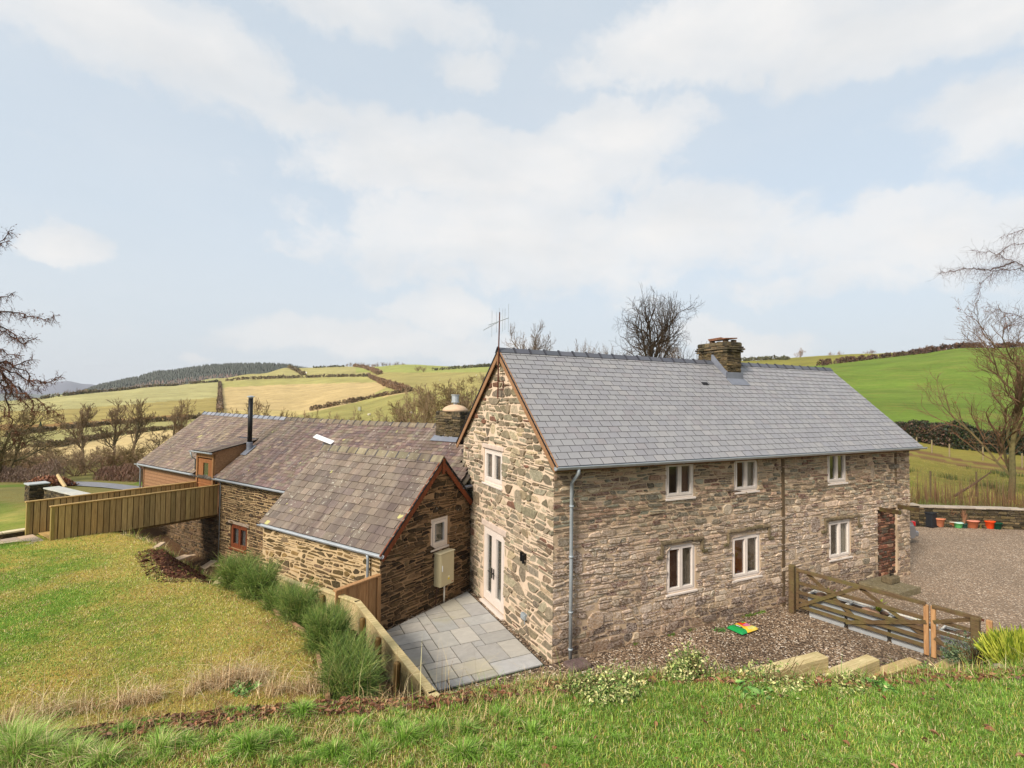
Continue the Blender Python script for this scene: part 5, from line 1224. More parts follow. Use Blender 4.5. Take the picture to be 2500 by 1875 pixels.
# ---- pots along the yard wall
wn=V(-.52,-.85,0)
def wallpt(u0,v0):
    return onz(u0,v0,.02)
m_pot=M_attr('pot_plastic_clay',.6,6,.1,40,.1,.003)
def pot(u0,v0,r,h,col,lb,nm='plant_pot',rim=None,taper=.72,plant=None,soil=rgb(90,72,50)):
    q=wallpt(u0,v0); p=empty(nm,q,lb,'plant pot','pots along the yard wall'); rg=random.Random(int(u0)); mb=MB()
    mb.lathe(q,[(r*taper,0),(r*(taper+.04),.01),(r*.97,h*.86),(r*1.02,h*.87),(r*1.04,h),(r*.93,h),(r*.9,h*.9),(.01,h*.88)],18,col); mb.build('body',m_pot,p,True)
    mb=MB(); mb.lathe(q,[(r*1.03,h*.86),(r*1.08,h*.87),(r*1.08,h*1.0),(r*.95,h*1.0)],18,rim or jit(col,rg,.1)); mb.build('rim',m_pot,p,True)
    mb=MB(); mb.lathe(q,[(r*.92,h*.88),(r*.5,h*.93),(.02,h*.95)],12,soil); mb.build('soil',m_bark,p)
    if plant:
        mb=MB()
        for i in range(90):
            a=rg.uniform(0,2*PI); s=rg.uniform(0,plant[0]); l=plant[1]*rg.uniform(.5,1.1); b0=q+Z*h*.9+V(math.cos(a),math.sin(a),0)*.03
            mb.tube([b0,b0+V(math.cos(a)*s*.3,math.sin(a)*s*.3,l*.6),b0+V(math.cos(a)*s,math.sin(a)*s,l*rg.uniform(.8,1))],[.012,.009,.003],3,jit(rgb(*plant[2]),rg,.3),False)
        mb.build('plant',m_twig,p)
TC=rgb(190,112,78)
pot(2288.5,1284,.29,.40,rgb(206,132,98),'large pale terracotta pot beside the black bin',taper=.75)
pot(2307.5,1284.5,.10,.2,rgb(110,24,48),'small dark red pot between two terracotta pots')
pot(2321,1285.5,.2,.26,rgb(176,122,84),'low terracotta pot holding dry brown grass',rim=rgb(206,190,174),plant=(.35,.75,(150,104,78)))
pot(2339,1288,.19,.25,rgb(96,184,110),'light green pot with a pale rim',rim=rgb(190,220,210))
pot(2353.5,1288.5,.13,.2,rgb(40,74,68),'small dark green pot with a thin dry stem',plant=(.12,.7,(160,120,92)))
pot(2371,1287.5,.29,.36,TC,'large orange terracotta pot with a pink rim',rim=rgb(214,140,118))
pot(2414.5,1289.5,.22,.36,rgb(232,78,28),'bright orange bucket beside the dark green pot')
pot(2433.5,1291,.2,.3,rgb(16,70,52),'dark green pot at the right end of the row')
mb=MB(); q=wallpt(2393,1286); mb.lathe(q+wn*-.12,[(.22,0),(.3,.1),(.34,.25),(.33,.27),(.2,.27)],12,rgb(134,112,86)); single(mb,'stone_bowl',m_pot,'wide brown stone bowl between the terracotta pot and the orange bucket','bowl',origin=tuple(q),smooth=True)
q=wallpt(2252,1280); q=q-Y*.55-X*.1; bn=empty('black_bin',q,'black plastic bin with clutter on its lid beside the silver car','bin'); mb=MB(); mb.bbox(q-X*.25,X*.55,Y*.45,Z*.62,.03,rgb(34,36,40)); mb.bbox(q-X*.32-Y*.05,X*.7,Y*.55,Z*.05,.02,rgb(28,28,32)); mb.build('body',m_pot,bn); mb=MB(); mb.bbox(q-X*.28-Y*.03+Z*.62,X*.62,Y*.5,Z*.06,.02,rgb(40,42,46)); mb.build('lid',m_pot,bn)
mb=MB(); mb.lathe(q+V(.18,.2,.68),[(.06,0),(.08,.12),(.075,.12)],10,rgb(196,60,40)); single(mb,'red_pot',m_pot,'small red pot standing on the lid of the black bin','pot')
# ---- parked car, its tail showing past the house
def car():
    q=onz(2222,1305,.0); r=empty('parked_car',(0,0,0),'silver parked car whose tail shows past the far corner of the farmhouse','car')
    L,W_,Ht=4.1,1.72,1.46
    m_sil=M_plain('silver_paint',rgb(150,152,158),.3,.6,.6,.03); m_tyre=M_plain('tyre_rubber',rgb(28,28,30),.85); m_red=M_plain('red_lens',rgb(190,30,34),.25,0,.6,.05); m_dk=M_plain('dark_glass',rgb(22,26,30),.08,0,.8,.02)
    # profile (x from tail 0 to nose L, z)
    prof=[(0.08,.32),(0.0,.45),(0.0,.62),(.07,.82),(.12,.95),(.2,1.0),(.55,1.36),(.8,1.44),(1.6,1.46),(2.1,1.40),(2.85,.98),(3.7,.86),(4.0,.72),(4.1,.5),(4.05,.28)]
    mb=MB(); n=len(prof); ys=[-W_/2,-W_/2*.93,-W_/2*.5,0,W_/2*.5,W_/2*.93,W_/2]; vs=[]
    for j,y in enumerate(ys):
        for (x,z) in prof:
            t_=abs(y)/(W_/2); zz=z-(.10*t_**3*(1 if z>1 else .3)); tk=0
            yy=y*(1-.16*max(0,z-.95)/.5); xx=x+(.10*t_**3 if x<1 else -.2*t_**3 if x>3 else 0); vs.append((xx,yy,zz))
    fs=[]
    for j in range(len(ys)-1):
        for i in range(n-1): fs.append((j*n+i,(j+1)*n+i,(j+1)*n+i+1,j*n+i+1))
    fs.append(tuple(range(n))[::-1]); fs.append(tuple((len(ys)-1)*n+i for i in range(n)))
    fs.append(tuple([j*n for j in range(len(ys))]+[j*n+n-1 for j in reversed(range(len(ys)))]))
    mb.add(vs,fs,(1,1,1,1)); mb.build('body',m_sil,r,False)
    mb=MB()
    mb.add([(.23,-.62,1.0),(.23,.62,1.0),(.54,.52,1.33),(.54,-.52,1.33)],[(0,3,2,1)]); mb.v=[(x-.02,y,z+.03) for x,y,z in mb.v]; mb.build('rear_window',m_dk,r)
    for s in (-1,1):
        mb=MB(); mb.add([(.75,s*.815,.98),(2.75,s*.845,.98),(2.1,s*.74,1.36),(.95,s*.74,1.38)],[(0,1,2,3) if s<0 else (3,2,1,0)]); mb.v=[(x,y+s*.012,z) for x,y,z in mb.v]; mb.build('side_window',m_dk,r)
        mb=MB(); mb.bbox(V(.07,s*.73-.08,.76),X*.16,Y*.16,Z*.2,.03); tl=mb.build('tail_light',m_red,r)
        for x in (.75,3.3):
            mb=MB(); mb.tube([V(x,s*.74-.1*s,.3),V(x,s*.74+.1*s,.3)],.3,22); w=mb.build('wheel',m_tyre,r); mb=MB(); mb.tube([V(x,s*.85,.3),V(x,s*.875,.3)],.19,14); mb.build('rim',m_zinc,w)
    mb=MB(); mb.bbox(V(-.045,-.8,.35),X*.14,Y*1.6,Z*.22,.04); mb.build('bumper',m_sil,r)
    mb=MB(); mb.box(V(-.06,-.26,.62),X*.02,Y*.52,Z*.11,rgb(205,190,110)); mb.build('number_plate',mcase,r)
    return r
cr=car()
# tail toward the right of the photograph, body hidden behind the house
tail=at(2214,1290,21.4); hd=V(-.80,.60,0)
cr.location=(float(tail[0]),float(tail[1]),.0); cr.rotation_euler=(0,0,math.atan2(hd[1],hd[0]))
# ---- field gate, hut, sheep far away
def fwd(a,b):
    """first point of the terrain under a photo pixel, or the skyline point nearest to it"""
    d=ray(a,b); ks=np.exp(np.linspace(math.log(34),math.log(1400),700)); P=CAM+d*ks[:,None]; h=H(P[:,0],P[:,1]); hit=P[:,2]<h
    if hit.any(): return P[int(np.argmax(hit))]
    i=int(np.argmin((P[:,2]-h)/ks)); return V(P[i,0],P[i,1],h[i])
q=fwd(744,913); mb=MB(); mb.prism([q+V(-3,0,-.5),q+V(3,0,-.5),q+V(3,0,3.2),q+V(-3,0,4.2)],Y*5,(1,1,1,1)); mb.box(q+V(-1,-.2,0),X*2,Y*.3,Z*2.4,(2.2,2.2,2.2,1)); single(mb,'field_shed',M_attr('black_shed',.8),'small black field shed on the hillside below the hedge','shed')
q0=fwd(874,1003);q1=fwd(892,1011); d=(q1-q0)*V(1,1,0); d=d/np.linalg.norm(d); fg=empty('hill_gate',q0,'grey metal field gate in the hedge behind the barn ridge','gate'); k=(q0-CAM)@CFW; L=(893-873)/CF*k/abs(d@CR); L=min(L,9)
mb=MB()
for i in range(6): mb.tube([q0+Z*(.3+i*.28),q0+d*L+Z*(.3+i*.28)],.07,5)
mb.build('bar',m_zinc,fg); mb=MB(); mb.tube([q0+d*L,q0+d*L+Z*2.2],.16,6); mb.build('post',m_gate,fg)
m_wool=M_plain('wool',rgb(214,206,190),.95,n=.08,ns=20,bs=.8); m_face=M_plain('sheep_face',rgb(60,52,46),.9)
def sheep():
    r=empty('sheep',(0,0,0),'x','sheep')
    mb=MB(); mb.tube([V(-.62,0,.72),V(-.5,0,.74),V(-.2,0,.70),V(.2,0,.70),V(.45,0,.76),V(.58,0,.86),V(.66,0,.92)],[.06,.24,.31,.31,.26,.16,.10],12)
    for x in (-.42,.38):
        for y in (-.14,.14): mb.tube([V(x,y,.62),V(x+.02,y,.35),V(x,y,.02)],[.09,.05,.035],6)
    mb.tube([V(-.6,0,.75),V(-.72,0,.6),V(-.72,0,.5)],[.07,.05,.03],6); mb.build('body',m_wool,r,True)
    mb=MB(); mb.tube([V(.6,0,.93),V(.72,0,.9),V(.86,0,.76),V(.9,0,.72)],[.10,.11,.065,.05],8); 
    for s in(-1,1): mb.tube([V(.68,s*.08,.97),V(.66,s*.2,.95)],[.04,.015],5)
    mb.build('head',m_face,r,True); return r
sh0=sheep(); first=True; rg=random.Random(2)
for (a,b,lb) in ((1003,1012,'white sheep grazing under the trees left of the barn chimney'),(1045,1003,'white sheep on the grass just left of the barn chimney'),(901,1016,'white sheep near the grey field gate behind the barn ridge'),(1022,953,'white sheep on the hillside above the scrub trees'),(1163,918,'white sheep by the hedge left of the farmhouse gable peak'),(1073,931,'white sheep on the slope above the barn chimney')):
    q=fwd(a,b); s=sh0 if first else copy_tree(sh0); first=False; s.location=[float(z) for z in q]; s.rotation_euler=(0,0,rg.uniform(0,6)); s['label']=lb; s['group']='sheep on the hillside'
HAZE=6e-5
# ================================================================= VEGETATION
NR=np.random.RandomState(77)
def lina(c): return np.array([lin(q) for q in c])
def np_obj(name,v,f4,f3,c4,c3,mat,origin,parent=None,smooth=False):
    """v (n,3); quads f4 (m,4) ; tris f3 (k,3); per face colours"""
    me=bpy.data.meshes.new(name); o_=V(*origin)
    ln=np.concatenate([np.full(len(f4),4),np.full(len(f3),3)]).astype(np.int32)
    fl=np.concatenate([np.asarray(f4).reshape(-1),np.asarray(f3).reshape(-1)]).astype(np.int32)
    cc=np.concatenate([np.repeat(c4,4,axis=0).reshape(-1,3),np.repeat(c3,3,axis=0).reshape(-1,3)]); cc=np.concatenate([cc,np.ones((len(cc),1))],1)
    fill(me,(v-o_).astype(np.float32),ln,fl,cc,smooth); me.materials.append(mat)
    o=bpy.data.objects.new(name,me); COL.objects.link(o)
    if parent is None: o.location=[float(q) for q in origin]
    else: o.parent=parent
    return o
def blades(name,P,h,w,col,mat,lean=.45,parent=None,origin=None,curl=.5,dirs=None):
    n=len(P); a=NR.rand(n)*2*PI if dirs is None else dirs; l=np.abs(NR.randn(n))*lean*h; d=np.stack([np.cos(a),np.sin(a),0*a],1)
    s=np.stack([-np.sin(a+NR.randn(n)*.6),np.cos(a+NR.randn(n)*.6),0*a],1)*(w/2)[:,None]
    z=np.zeros((n,3)); z[:,2]=h
    m=P+d*(l*curl*.5)[:,None]+z*.55; t=P+d*l[:,None]+z*np.clip(1-(l/h*.5)[:,None]**2*.6,.4,1)
    v=np.stack([P-s,P+s,m+s*.75,m-s*.75,t],1).reshape(-1,3); b=np.arange(n)*5
    f4=np.stack([b,b+1,b+2,b+3],1); f3=np.stack([b+3,b+2,b+4],1)
    return np_obj(name,v,f4,f3,col,col,mat,origin if origin is not None else P.mean(0),parent)
def vary(c,n,a=.2,h=.06): 
    k=1+NR.uniform(-a,a,n); return c*k[:,None]*(1+NR.uniform(-h,h,(n,3)))
m_grass=M_attr('grass_blades',.55,3,.1,60,.05,.002,.3)
GC={'g':lina((114,152,50)),'d':lina((80,116,38)),'y':lina((176,168,82)),'s':lina((208,190,142)),'b':lina((136,108,72)),'l':lina((150,182,84))}
def mixcol(keys,wts,n):
    k=np.array([GC[q] for q in keys]); return k[NR.choice(len(keys),n,p=np.array(wts)/sum(wts))]
# -- foreground lawn
def inview(P,mar=330):
    d=P-CAM; k=d@CFW; kk=np.where(k<.2,.2,k); u=1250+CF*(d@CR)/kk; v=937.5-CF*(d@CU)/kk; return (k>.2)&(u>-mar)&(u<2500+mar)&(v<1875+mar)
def scatter(n,x0,x1,y0,y1,test):
    x=NR.uniform(x0,x1,n); y=NR.uniform(y0,y1,n); ok=test(x,y); x,y=x[ok],y[ok]; P=np.stack([x,y,H(x,y)],1); return P[inview(P)]
P=scatter(900000,-10,7,-9,-2.2,lambda x,y: inside(x,y,APOLY)|(pdist(x,y,CREST)<.12))
n=len(P); left=sstep(-2.8,-5.,P[:,0]); f=fbm(P[:,0],P[:,1],1.3,41); f2=fbm(P[:,0],P[:,1],4.,42); dcr=pdist(P[:,0],P[:,1],CREST)
keep=NR.rand(n)<np.where(left>.5,.85,.97)*np.where(f2>.62,.5,1); P=P[keep]; n=len(P); left=left[keep]; f=f[keep]; f2=f2[keep]; dcr=dcr[keep]
cg=mixcol('gdlys',(4,4,1.5,1.6,.8),n); cl_=mixcol('gdysbl',(2.5,1.3,3,2.5,1.,1),n)
pl=np.clip(left*.8+sstep(.5,.7,f)*.25+sstep(.6,.0,dcr)*.4,0,1); pick=NR.rand(n)<pl; col=np.where(pick[:,None],cl_,cg)*(.72+.6*f)[:,None]
h=.045*(.5+1.*f2)*NR.uniform(.5,1.5,n)*(1-.25*left); o=blades('lawn_grass',P,h,NR.uniform(.0035,.0065,n),vary(col,n,.28),m_grass,lean=.85); tag(o,'green mown grass of the foreground lawn with yellow mossy patches','grass',kind='stuff')
print('fg blades',n)
# -- left lawn
P=scatter(520000,-15,-4.7,-3.2,14,lambda x,y: inside(x,y,LPOLY)&~inside(x,y,APOLY)&(pdist(x,y,[(-7.1,5.6),(-7.9,8.6)])>.75)&(NR.rand(len(x))<np.clip(1.15-(y+3)/15,.18,1)))
n=len(P); f=fbm(P[:,0],P[:,1],.8,43); f2=fbm(P[:,0],P[:,1],3.5,44); dl=np.minimum(pdist(P[:,0],P[:,1],LEDGE),pdist(P[:,0],P[:,1],CREST)*.8)
pr_=np.clip(sstep(.42,.58,f*.7+f2*.3-.12*sstep(0,8,P[:,1])+.06)*.85+sstep(3.,.3,dl)*.75,0,.95); pick=NR.rand(n)<pr_
col=np.where(pick[:,None],mixcol('ysbgd',(4,1.6,1.8,1,.5),n),mixcol('gdly',(4,2.5,2,1.5),n))*(.75+.5*f2)[:,None]
dc=np.hypot(P[:,0]-CAM[0],P[:,1]-CAM[1]); h=.02*NR.uniform(.5,1.4,n)*(.6+.8*f2)*(1+dc/30); o=blades('lawn_grass',P,h,NR.uniform(.003,.005,n)*(1+dc/14),vary(col,n,.12),m_grass,lean=1.); tag(o,'green and straw yellow grass of the sloping lawn left of the buildings','grass',kind='stuff')
print('left blades',n)
def onground(a,b,z=2.3):
    for _ in range(5): q=onz(a,b,z); z=Hs(q[0],q[1])
    return q
# -- tufts
def tuft_pts(TP,cnt,r):
    L=[]
    for (x,y) in TP: 
        rr=np.sqrt(NR.rand(cnt))*r; a=NR.rand(cnt)*2*PI; L.append(np.stack([x+rr*np.cos(a),y+rr*np.sin(a)],1))
    Q=np.concatenate(L); return Q,np.stack([Q[:,0],Q[:,1],H(Q[:,0],Q[:,1])],1)
TL=[(735,1745,.15),(990,1812,.16),(1062,1790,.13),(1220,1758,.12),(1140,1790,.12),(605,1835,.18),(450,1820,.1),(1300,1790,.1),(815,1845,.13),(905,1845,.12),(1130,1850,.15),(950,1780,.1),(560,1740,.07),(870,1780,.08),(690,1800,.09),(1380,1830,.09),(1230,1850,.1),(300,1790,.07)]
RT=random.Random(44)
for i in range(70): TL.append((RT.uniform(150,1500),RT.uniform(1735,1875),RT.uniform(.03,.08)))
for i in range(60): TL.append((RT.uniform(1300,2500),RT.uniform(1690,1875),RT.uniform(.03,.06)))
LTU=[(60,1850,.2),(20,1835,.2),(110,1858,.16),(180,1865,.14),(390,1840,.12),(35,1870,.2),(250,1870,.12)]
for (lst,hh,key,lb) in ((TL,.8,('g','l','d','s'),'lush bright green grass tufts scattered over the mossy foreground lawn'),(LTU,1.25,('l','g','s','s'),'long pale green grass tussocks at the bottom left of the lawn')):
    Q=[];D=[];Cc=[];Hh=[]
    for (a0,b0,r) in lst:
        x,y=onground(a0,b0)[:2]; m=int(120+26000*r*r); sx,sy=NR.uniform(.7,1.3,2); rr=np.abs(NR.randn(m))*r*.55; a=NR.rand(m)*2*PI; px=x+rr*np.cos(a)*sx; py=y+rr*np.sin(a)*sy; Q.append(np.stack([px,py,H(px,py)],1)); D.append(a+NR.randn(m)*.7); Hh.append(hh*(r+.05)*NR.uniform(.4,1.25,m)*np.exp(-rr/r*.5))
        Cc.append(mixcol(key,(4,2,1.5,.5),m))
    Q=np.concatenate(Q); o=blades('grass_tufts',Q,np.concatenate(Hh),NR.uniform(.003,.0065,len(Q)),vary(np.concatenate(Cc),len(Q),.28),m_grass,lean=.9,dirs=np.concatenate(D)); tag(o,lb,'grass',kind='stuff')
# -- dry grass and stems along the crest
def crest_band(n,x0,x1,d0,d1):
    x=NR.uniform(x0,x1,n); cy=np.interp(x,[p[0] for p in CREST],[p[1] for p in CREST]); y=cy+NR.uniform(d0,d1,n); return np.stack([x,y,H(x,y)],1)
P=crest_band(20000,-10,-2.6,-1.0,.7); g=fbm(P[:,0],P[:,1],1.6,50); P=P[NR.rand(len(P))<sstep(.38,.62,g)]; n=len(P)
o=blades('dry_grass',P,NR.gamma(1.6,.045,n)+.02,NR.uniform(.0025,.005,n),vary(mixcol('sbg',(3,2,1),n)*np.array([.95,.85,.78]),n,.35),m_grass,lean=1.1); tag(o,'dry bleached grass stems along the brow between the two lawns','dry grass',kind='stuff')
TD_=[]
for a0,b0,r_ in ((470,1690,.22),(520,1680,.2),(560,1668,.24),(610,1665,.2),(430,1700,.18),(380,1712,.16),(300,1725,.14),(220,1735,.12),(120,1750,.14),(40,1765,.16),(850,1688,.14),(930,1685,.12),(760,1690,.14),(680,1690,.16),(1000,1688,.1)):
    x,y=onground(a0,b0)[:2]; m=int(2300*r_); TD_.append(np.stack([x+NR.randn(m)*r_*.8,y+NR.randn(m)*r_*.45],1))
TD_=np.concatenate(TD_); P=np.stack([TD_[:,0],TD_[:,1],H(TD_[:,0],TD_[:,1])],1); P=P[NR.rand(len(P))<sstep(.35,.6,fbm(P[:,0],P[:,1],2.6,55))]; n=len(P)
o=blades('dry_grass',P,NR.gamma(3.,.055,n)+.03,NR.uniform(.004,.006,n),vary(np.array([lina((222,200,160)),lina((196,168,126)),lina((150,120,84))])[NR.randint(0,3,n)],n,.25),m_grass,lean=1.2); tag(o,'tangled clumps of bleached dead grass hanging over the brow at the left','dry grass',kind='stuff')
P=crest_band(170,-9.5,-3.2,-.2,.6); n=len(P); o=blades('dry_stems',P,NR.uniform(.2,.75,n),NR.uniform(.003,.006,n),vary(mixcol('sb',(2,2),n)*.85,n,.25),m_grass,lean=.5); tag(o,'tall thin dead stems standing along the brow of the bank','dry stems',kind='stuff')
P=crest_band(16000,-3.4,7,-.25,.7); g=fbm(P[:,0],P[:,1],2.,51); P=P[NR.rand(len(P))<sstep(.3,.6,g)]; n=len(P); o=blades('bank_grass',P,NR.gamma(2.5,.035,n)+.03,NR.uniform(.004,.007,n),vary(mixcol('gdsby',(3,3,2,1.5,1),n),n,.25),m_grass,lean=.7); tag(o,'tangled green and straw grass on the brow above the gravel yard','grass',kind='stuff')
# grass and scrub on the soil bank by the barn
P=scatter(60000,-11,-5.6,3.5,14,lambda x,y:(~inside(x,y,LPOLY))&(pdist(x,y,LEDGE)<1.5)&(fbm(x,y,1.2,61)>.5)&(pdist(x,y,[(-7.1,5.6),(-7.9,8.6)])>.8)); n=len(P)
o=blades('bank_grass',P,NR.gamma(2.5,.05,n)+.03,NR.uniform(.008,.014,n),vary(mixcol('sbygd',(3,3,2,1.5,1.),n),n,.25),m_grass,lean=.7); tag(o,'rough straw coloured grass on the earth bank beside the barn wall','grass',kind='stuff')
# -- fallen leaves
def leaves(name,P,size,cols,lb,cat,mat=None,curl=.5,kind='stuff',parent=None,flat=.5,origin=None):
    n=len(P); N=NR.randn(n,3)*np.array([flat,flat,1]); N[:,2]=np.abs(N[:,2])+.25; N/=np.linalg.norm(N,axis=1)[:,None]
    a=np.cross(N,NR.randn(n,3)); a/=np.linalg.norm(a,axis=1)[:,None]; b=np.cross(N,a); s=size[:,None]
    # folded leaf: 6 vertices, four triangles/quads
    v=np.stack([P-a*s*.5,P-a*s*.1-b*s*.24+N*s*.16*curl,P+a*s*.25-b*s*.2+N*s*.16*curl,P+a*s*.55,P+a*s*.25+b*s*.2+N*s*.16*curl,P-a*s*.1+b*s*.24+N*s*.16*curl],1).reshape(-1,3)
    k=np.arange(n)*6; f4=np.concatenate([np.stack([k,k+1,k+2,k+3],1),np.stack([k,k+3,k+4,k+5],1)]); c=np.concatenate([cols,cols*.9])
    o=np_obj(name,v,f4,np.zeros((0,3),int),c,np.zeros((0,3)),mat or m_leaf,origin if origin is not None else P.mean(0),parent)
    return tag(o,lb,cat,kind=kind) if lb else o
P=np.concatenate([scatter(1500,-4,7,-9,-4,lambda x,y:inside(x,y,APOLY)&(NR.rand(len(x))<.30)),crest_band(1900,-2.6,5,-.4,.3),crest_band(3200,-9.5,-2.4,-.45,.5)]); P[:,2]+=.025; n=len(P)
o=leaves('fallen_leaves',P,NR.uniform(.035,.1,n),vary(np.array([lina((122,82,56)),lina((92,60,44)),lina((146,104,74))])[NR.randint(0,3,n)],n,.25),'curled brown dead leaves scattered on the lawn and heaped along the brow','leaves',curl=1.6)
P=scatter(26000,-10,-5.5,4,11,lambda x,y:(pdist(x,y,[(-7.1,5.6),(-7.9,8.6)])<1.1)); P=P[NR.rand(len(P))<.5]; n=len(P)
o=leaves('soil_clods',P,NR.gamma(2.,.018,n)+.01,vary(np.array([lina((104,68,50)),lina((78,52,40)),lina((132,98,70)),lina((118,112,60))])[NR.choice(4,n,p=[.45,.3,.15,.1])],n,.25),'crumbled reddish soil on the bank between the lawn and the barn','soil',mat=m_bark,curl=2.)
# -- leafy clumps
def clump(name,lb,cat,center,rad,cnt,size,cols,wts,mat=m_leaf,stems=0,stemcol=(96,80,50),shape=1.,group=None,upright=0.):
    c=V(*center); r=np.array(rad); d=NR.randn(cnt,3); d/=np.linalg.norm(d,axis=1)[:,None]; d[:,2]=np.abs(d[:,2]); rr=(.35+.65*NR.rand(cnt)**.5)[:,None]
    lump=(.3+1.4*sstep(.25,.75,fbm(d[:,0]*2.5+c[0]*5,d[:,1]*2.5+d[:,2]*2,1.1,int(abs(c[0])*10)%20)))[:,None]
    nl=7; lc=NR.randn(nl,3)*np.array([.42,.42,.12]); lc[:,2]=np.abs(lc[:,2]); li=NR.randint(0,nl,cnt)
    P=c+(d*rr*lump*NR.uniform(.35,.75,nl)[li][:,None]+lc[li])*r; 
    e=empty(name,center,lb,cat,group)
    C_=np.array([lina(q) for q in cols])[NR.choice(len(cols),cnt,p=np.array(wts)/sum(wts))]
    leaves('foliage',P,NR.uniform(*size,cnt),vary(C_,cnt,.2),None,None,mat,parent=e,origin=center,flat=1.,kind=None)
    if stems:
        S=np.tile(c,(stems,1))+NR.randn(stems,3)*np.array([r[0]*.3,r[1]*.3,0]); d=NR.randn(stems,3)*np.array([.5,.5,.2]); d[:,2]=1
        tw=Twigs()
        for i in range(stems):
            p=S[i]; q=p+d[i]*r*.85
            tw.seg(p,(p+q)/2+NR.randn(3)*.02,.006,.005,stemcol); tw.seg((p+q)/2,q,.005,.002,stemcol)
        tw.build('stems',m_twig,e,center)
    return e
class Twigs:
    def __init__(s): s.a=[];s.b=[];s.r0=[];s.r1=[];s.c=[]
    def seg(s,a,b,r0,r1,c): s.a.append(a);s.b.append(b);s.r0.append(r0);s.r1.append(r1);s.c.append(c)
    def build(s,name,mat,parent=None,origin=(0,0,0),n=3):
        a=np.array(s.a,float);b=np.array(s.b,float); d=b-a; L=np.linalg.norm(d,axis=1)[:,None]+1e-9; d/=L
        ref=np.where(np.abs(d[:,2:3])<.9,Z[None],X[None]); p=np.cross(d,ref); p/=np.linalg.norm(p,axis=1)[:,None]+1e-9; q=np.cross(d,p)
        r0=np.array(s.r0)[:,None];r1=np.array(s.r1)[:,None]; vs=[]
        for (e,r) in ((a-d*r0*.6,r0),(b,r1)):
            for k in range(n): an=2*PI*k/n; vs.append(e+r*(p*math.cos(an)+q*math.sin(an)))
        v=np.stack(vs,1).reshape(-1,3); m=len(a); k0=np.arange(m)*2*n
        f=np.concatenate([np.stack([k0+k,k0+(k+1)%n,k0+n+(k+1)%n,k0+n+k],1) for k in range(n)])
        c=np.array([lina(x) if max(x)>1.5 else x for x in s.c]) ; c=vary(c,m,.18); c=np.concatenate([c]*n)
        return np_obj(name,v,f,np.zeros((0,3),int),c,np.zeros((0,3)),mat,origin,parent)
def unit(v): return v/(np.linalg.norm(v)+1e-9)
def nrm(A): return A/(np.linalg.norm(A,axis=1)[:,None]+1e-9)
def grow(tr,tw,p,d,L,r,lev,RS,o):
    """breadth first: every branch of one order grows at the same time"""
    ns=o['ns']; Pn,Dn,Ln,Rn=np.array([p]),np.array([d]),np.array([L]),np.array([r])
    for lv in range(lev,-1,-1):
        P,D,L_,R_=Pn,Dn,Ln,Rn; kids=[]; T=tr if lv==o['lev'] else tw; main=lv==o['lev']
        for i in range(ns):
            f0,f1=i/ns,(i+1)/ns; m=len(P)
            D=nrm(D+RS.randn(m,3)*o['wob']*(.35 if main else 1)+Z*o['up']*(.1 if main else .25))
            Q=P+D*(L_/ns)[:,None]; r0=np.maximum(R_*(1-f0*(1-o['tap'])),o['rmin']); r1=np.maximum(R_*(1-f1*(1-o['tap'])),o['rmin'])
            T.a.extend(P);T.b.extend(Q);T.r0.extend(r0);T.r1.extend(r1);T.c.extend([o['c0'] if lv>=o['lev']-1 else o['c1']]*m)
            if lv>0 and f1>(o['clear'] if main else .12):
                for _ in range(o['br'][o['lev']-lv]):
                    az=RS.uniform(0,2*PI,m); sp=RS.uniform(o['ang'][0],o['ang'][1],m)[:,None]; A=nrm(np.cross(D,np.stack([np.cos(az),np.sin(az),np.full(m,.3)],1)))
                    kids.append((Q,nrm(D*np.cos(sp)+A*np.sin(sp)),L_*RS.uniform(o['len'][0],o['len'][1],m)*(1-.35*f1),r1*RS.uniform(.5,.75,m)))
            P=Q
        if not kids: break
        Pn,Dn,Ln,Rn=[np.concatenate([k[q] for k in kids]) for q in range(4)]
def tree(name,lb,cat,base,height,seed,group=None,**kw):
    o=dict(lev=4,wob=.16,up=.25,tap=.45,rmin=.012,clear=.25,br=[2,2,2,2],ang=(.45,.95),len=(.45,.7),c0=(88,78,60),c1=(98,82,64),ns=5); o.update(kw); R=random.Random(seed); RS=np.random.RandomState(seed)
    e=empty(name,base,lb,cat,group); tr=Twigs();tw=Twigs(); b=V(*base)
    stems=o.get('stems',1)
    for s in range(stems):
        d=unit(V(R.uniform(-1,1)*o.get('sp',.05)*(2.5 if stems>1 else 1),R.uniform(-1,1)*o.get('sp',.05)*(2.5 if stems>1 else 1),1)); grow(tr,tw,b-Z*.2,d,height*o.get('tl',.75)*R.uniform(.85,1),height*o.get('tr',.022),o['lev'],RS,o)
    A=np.array(tr.b+tw.b)-b; zz=np.percentile(A[:,2],99.7); kz=height/zz; ww=np.percentile(np.hypot(A[:,0],A[:,1]),97); kx=o['wid']/2/ww if 'wid' in o else kz
    sc_=V(kx,kx,kz)
    for T_ in (tr,tw): T_.a=[b+(q-b)*sc_ for q in T_.a]; T_.b=[b+(q-b)*sc_ for q in T_.b]
    tr.build('trunk',m_bark,e,base,7)
    w=tw.build('crown',m_twig,e,base,3)
    e['_n']=len(tw.a); return e
def gbase(u0,v0,k=None):
    if k is None: q=fwd(u0,v0); return q
    q=at(u0,v0,k); return V(q[0],q[1],Hs(q[0],q[1])-.1)
def topz(u0,v0,k): return at(u0,v0,k)[2]
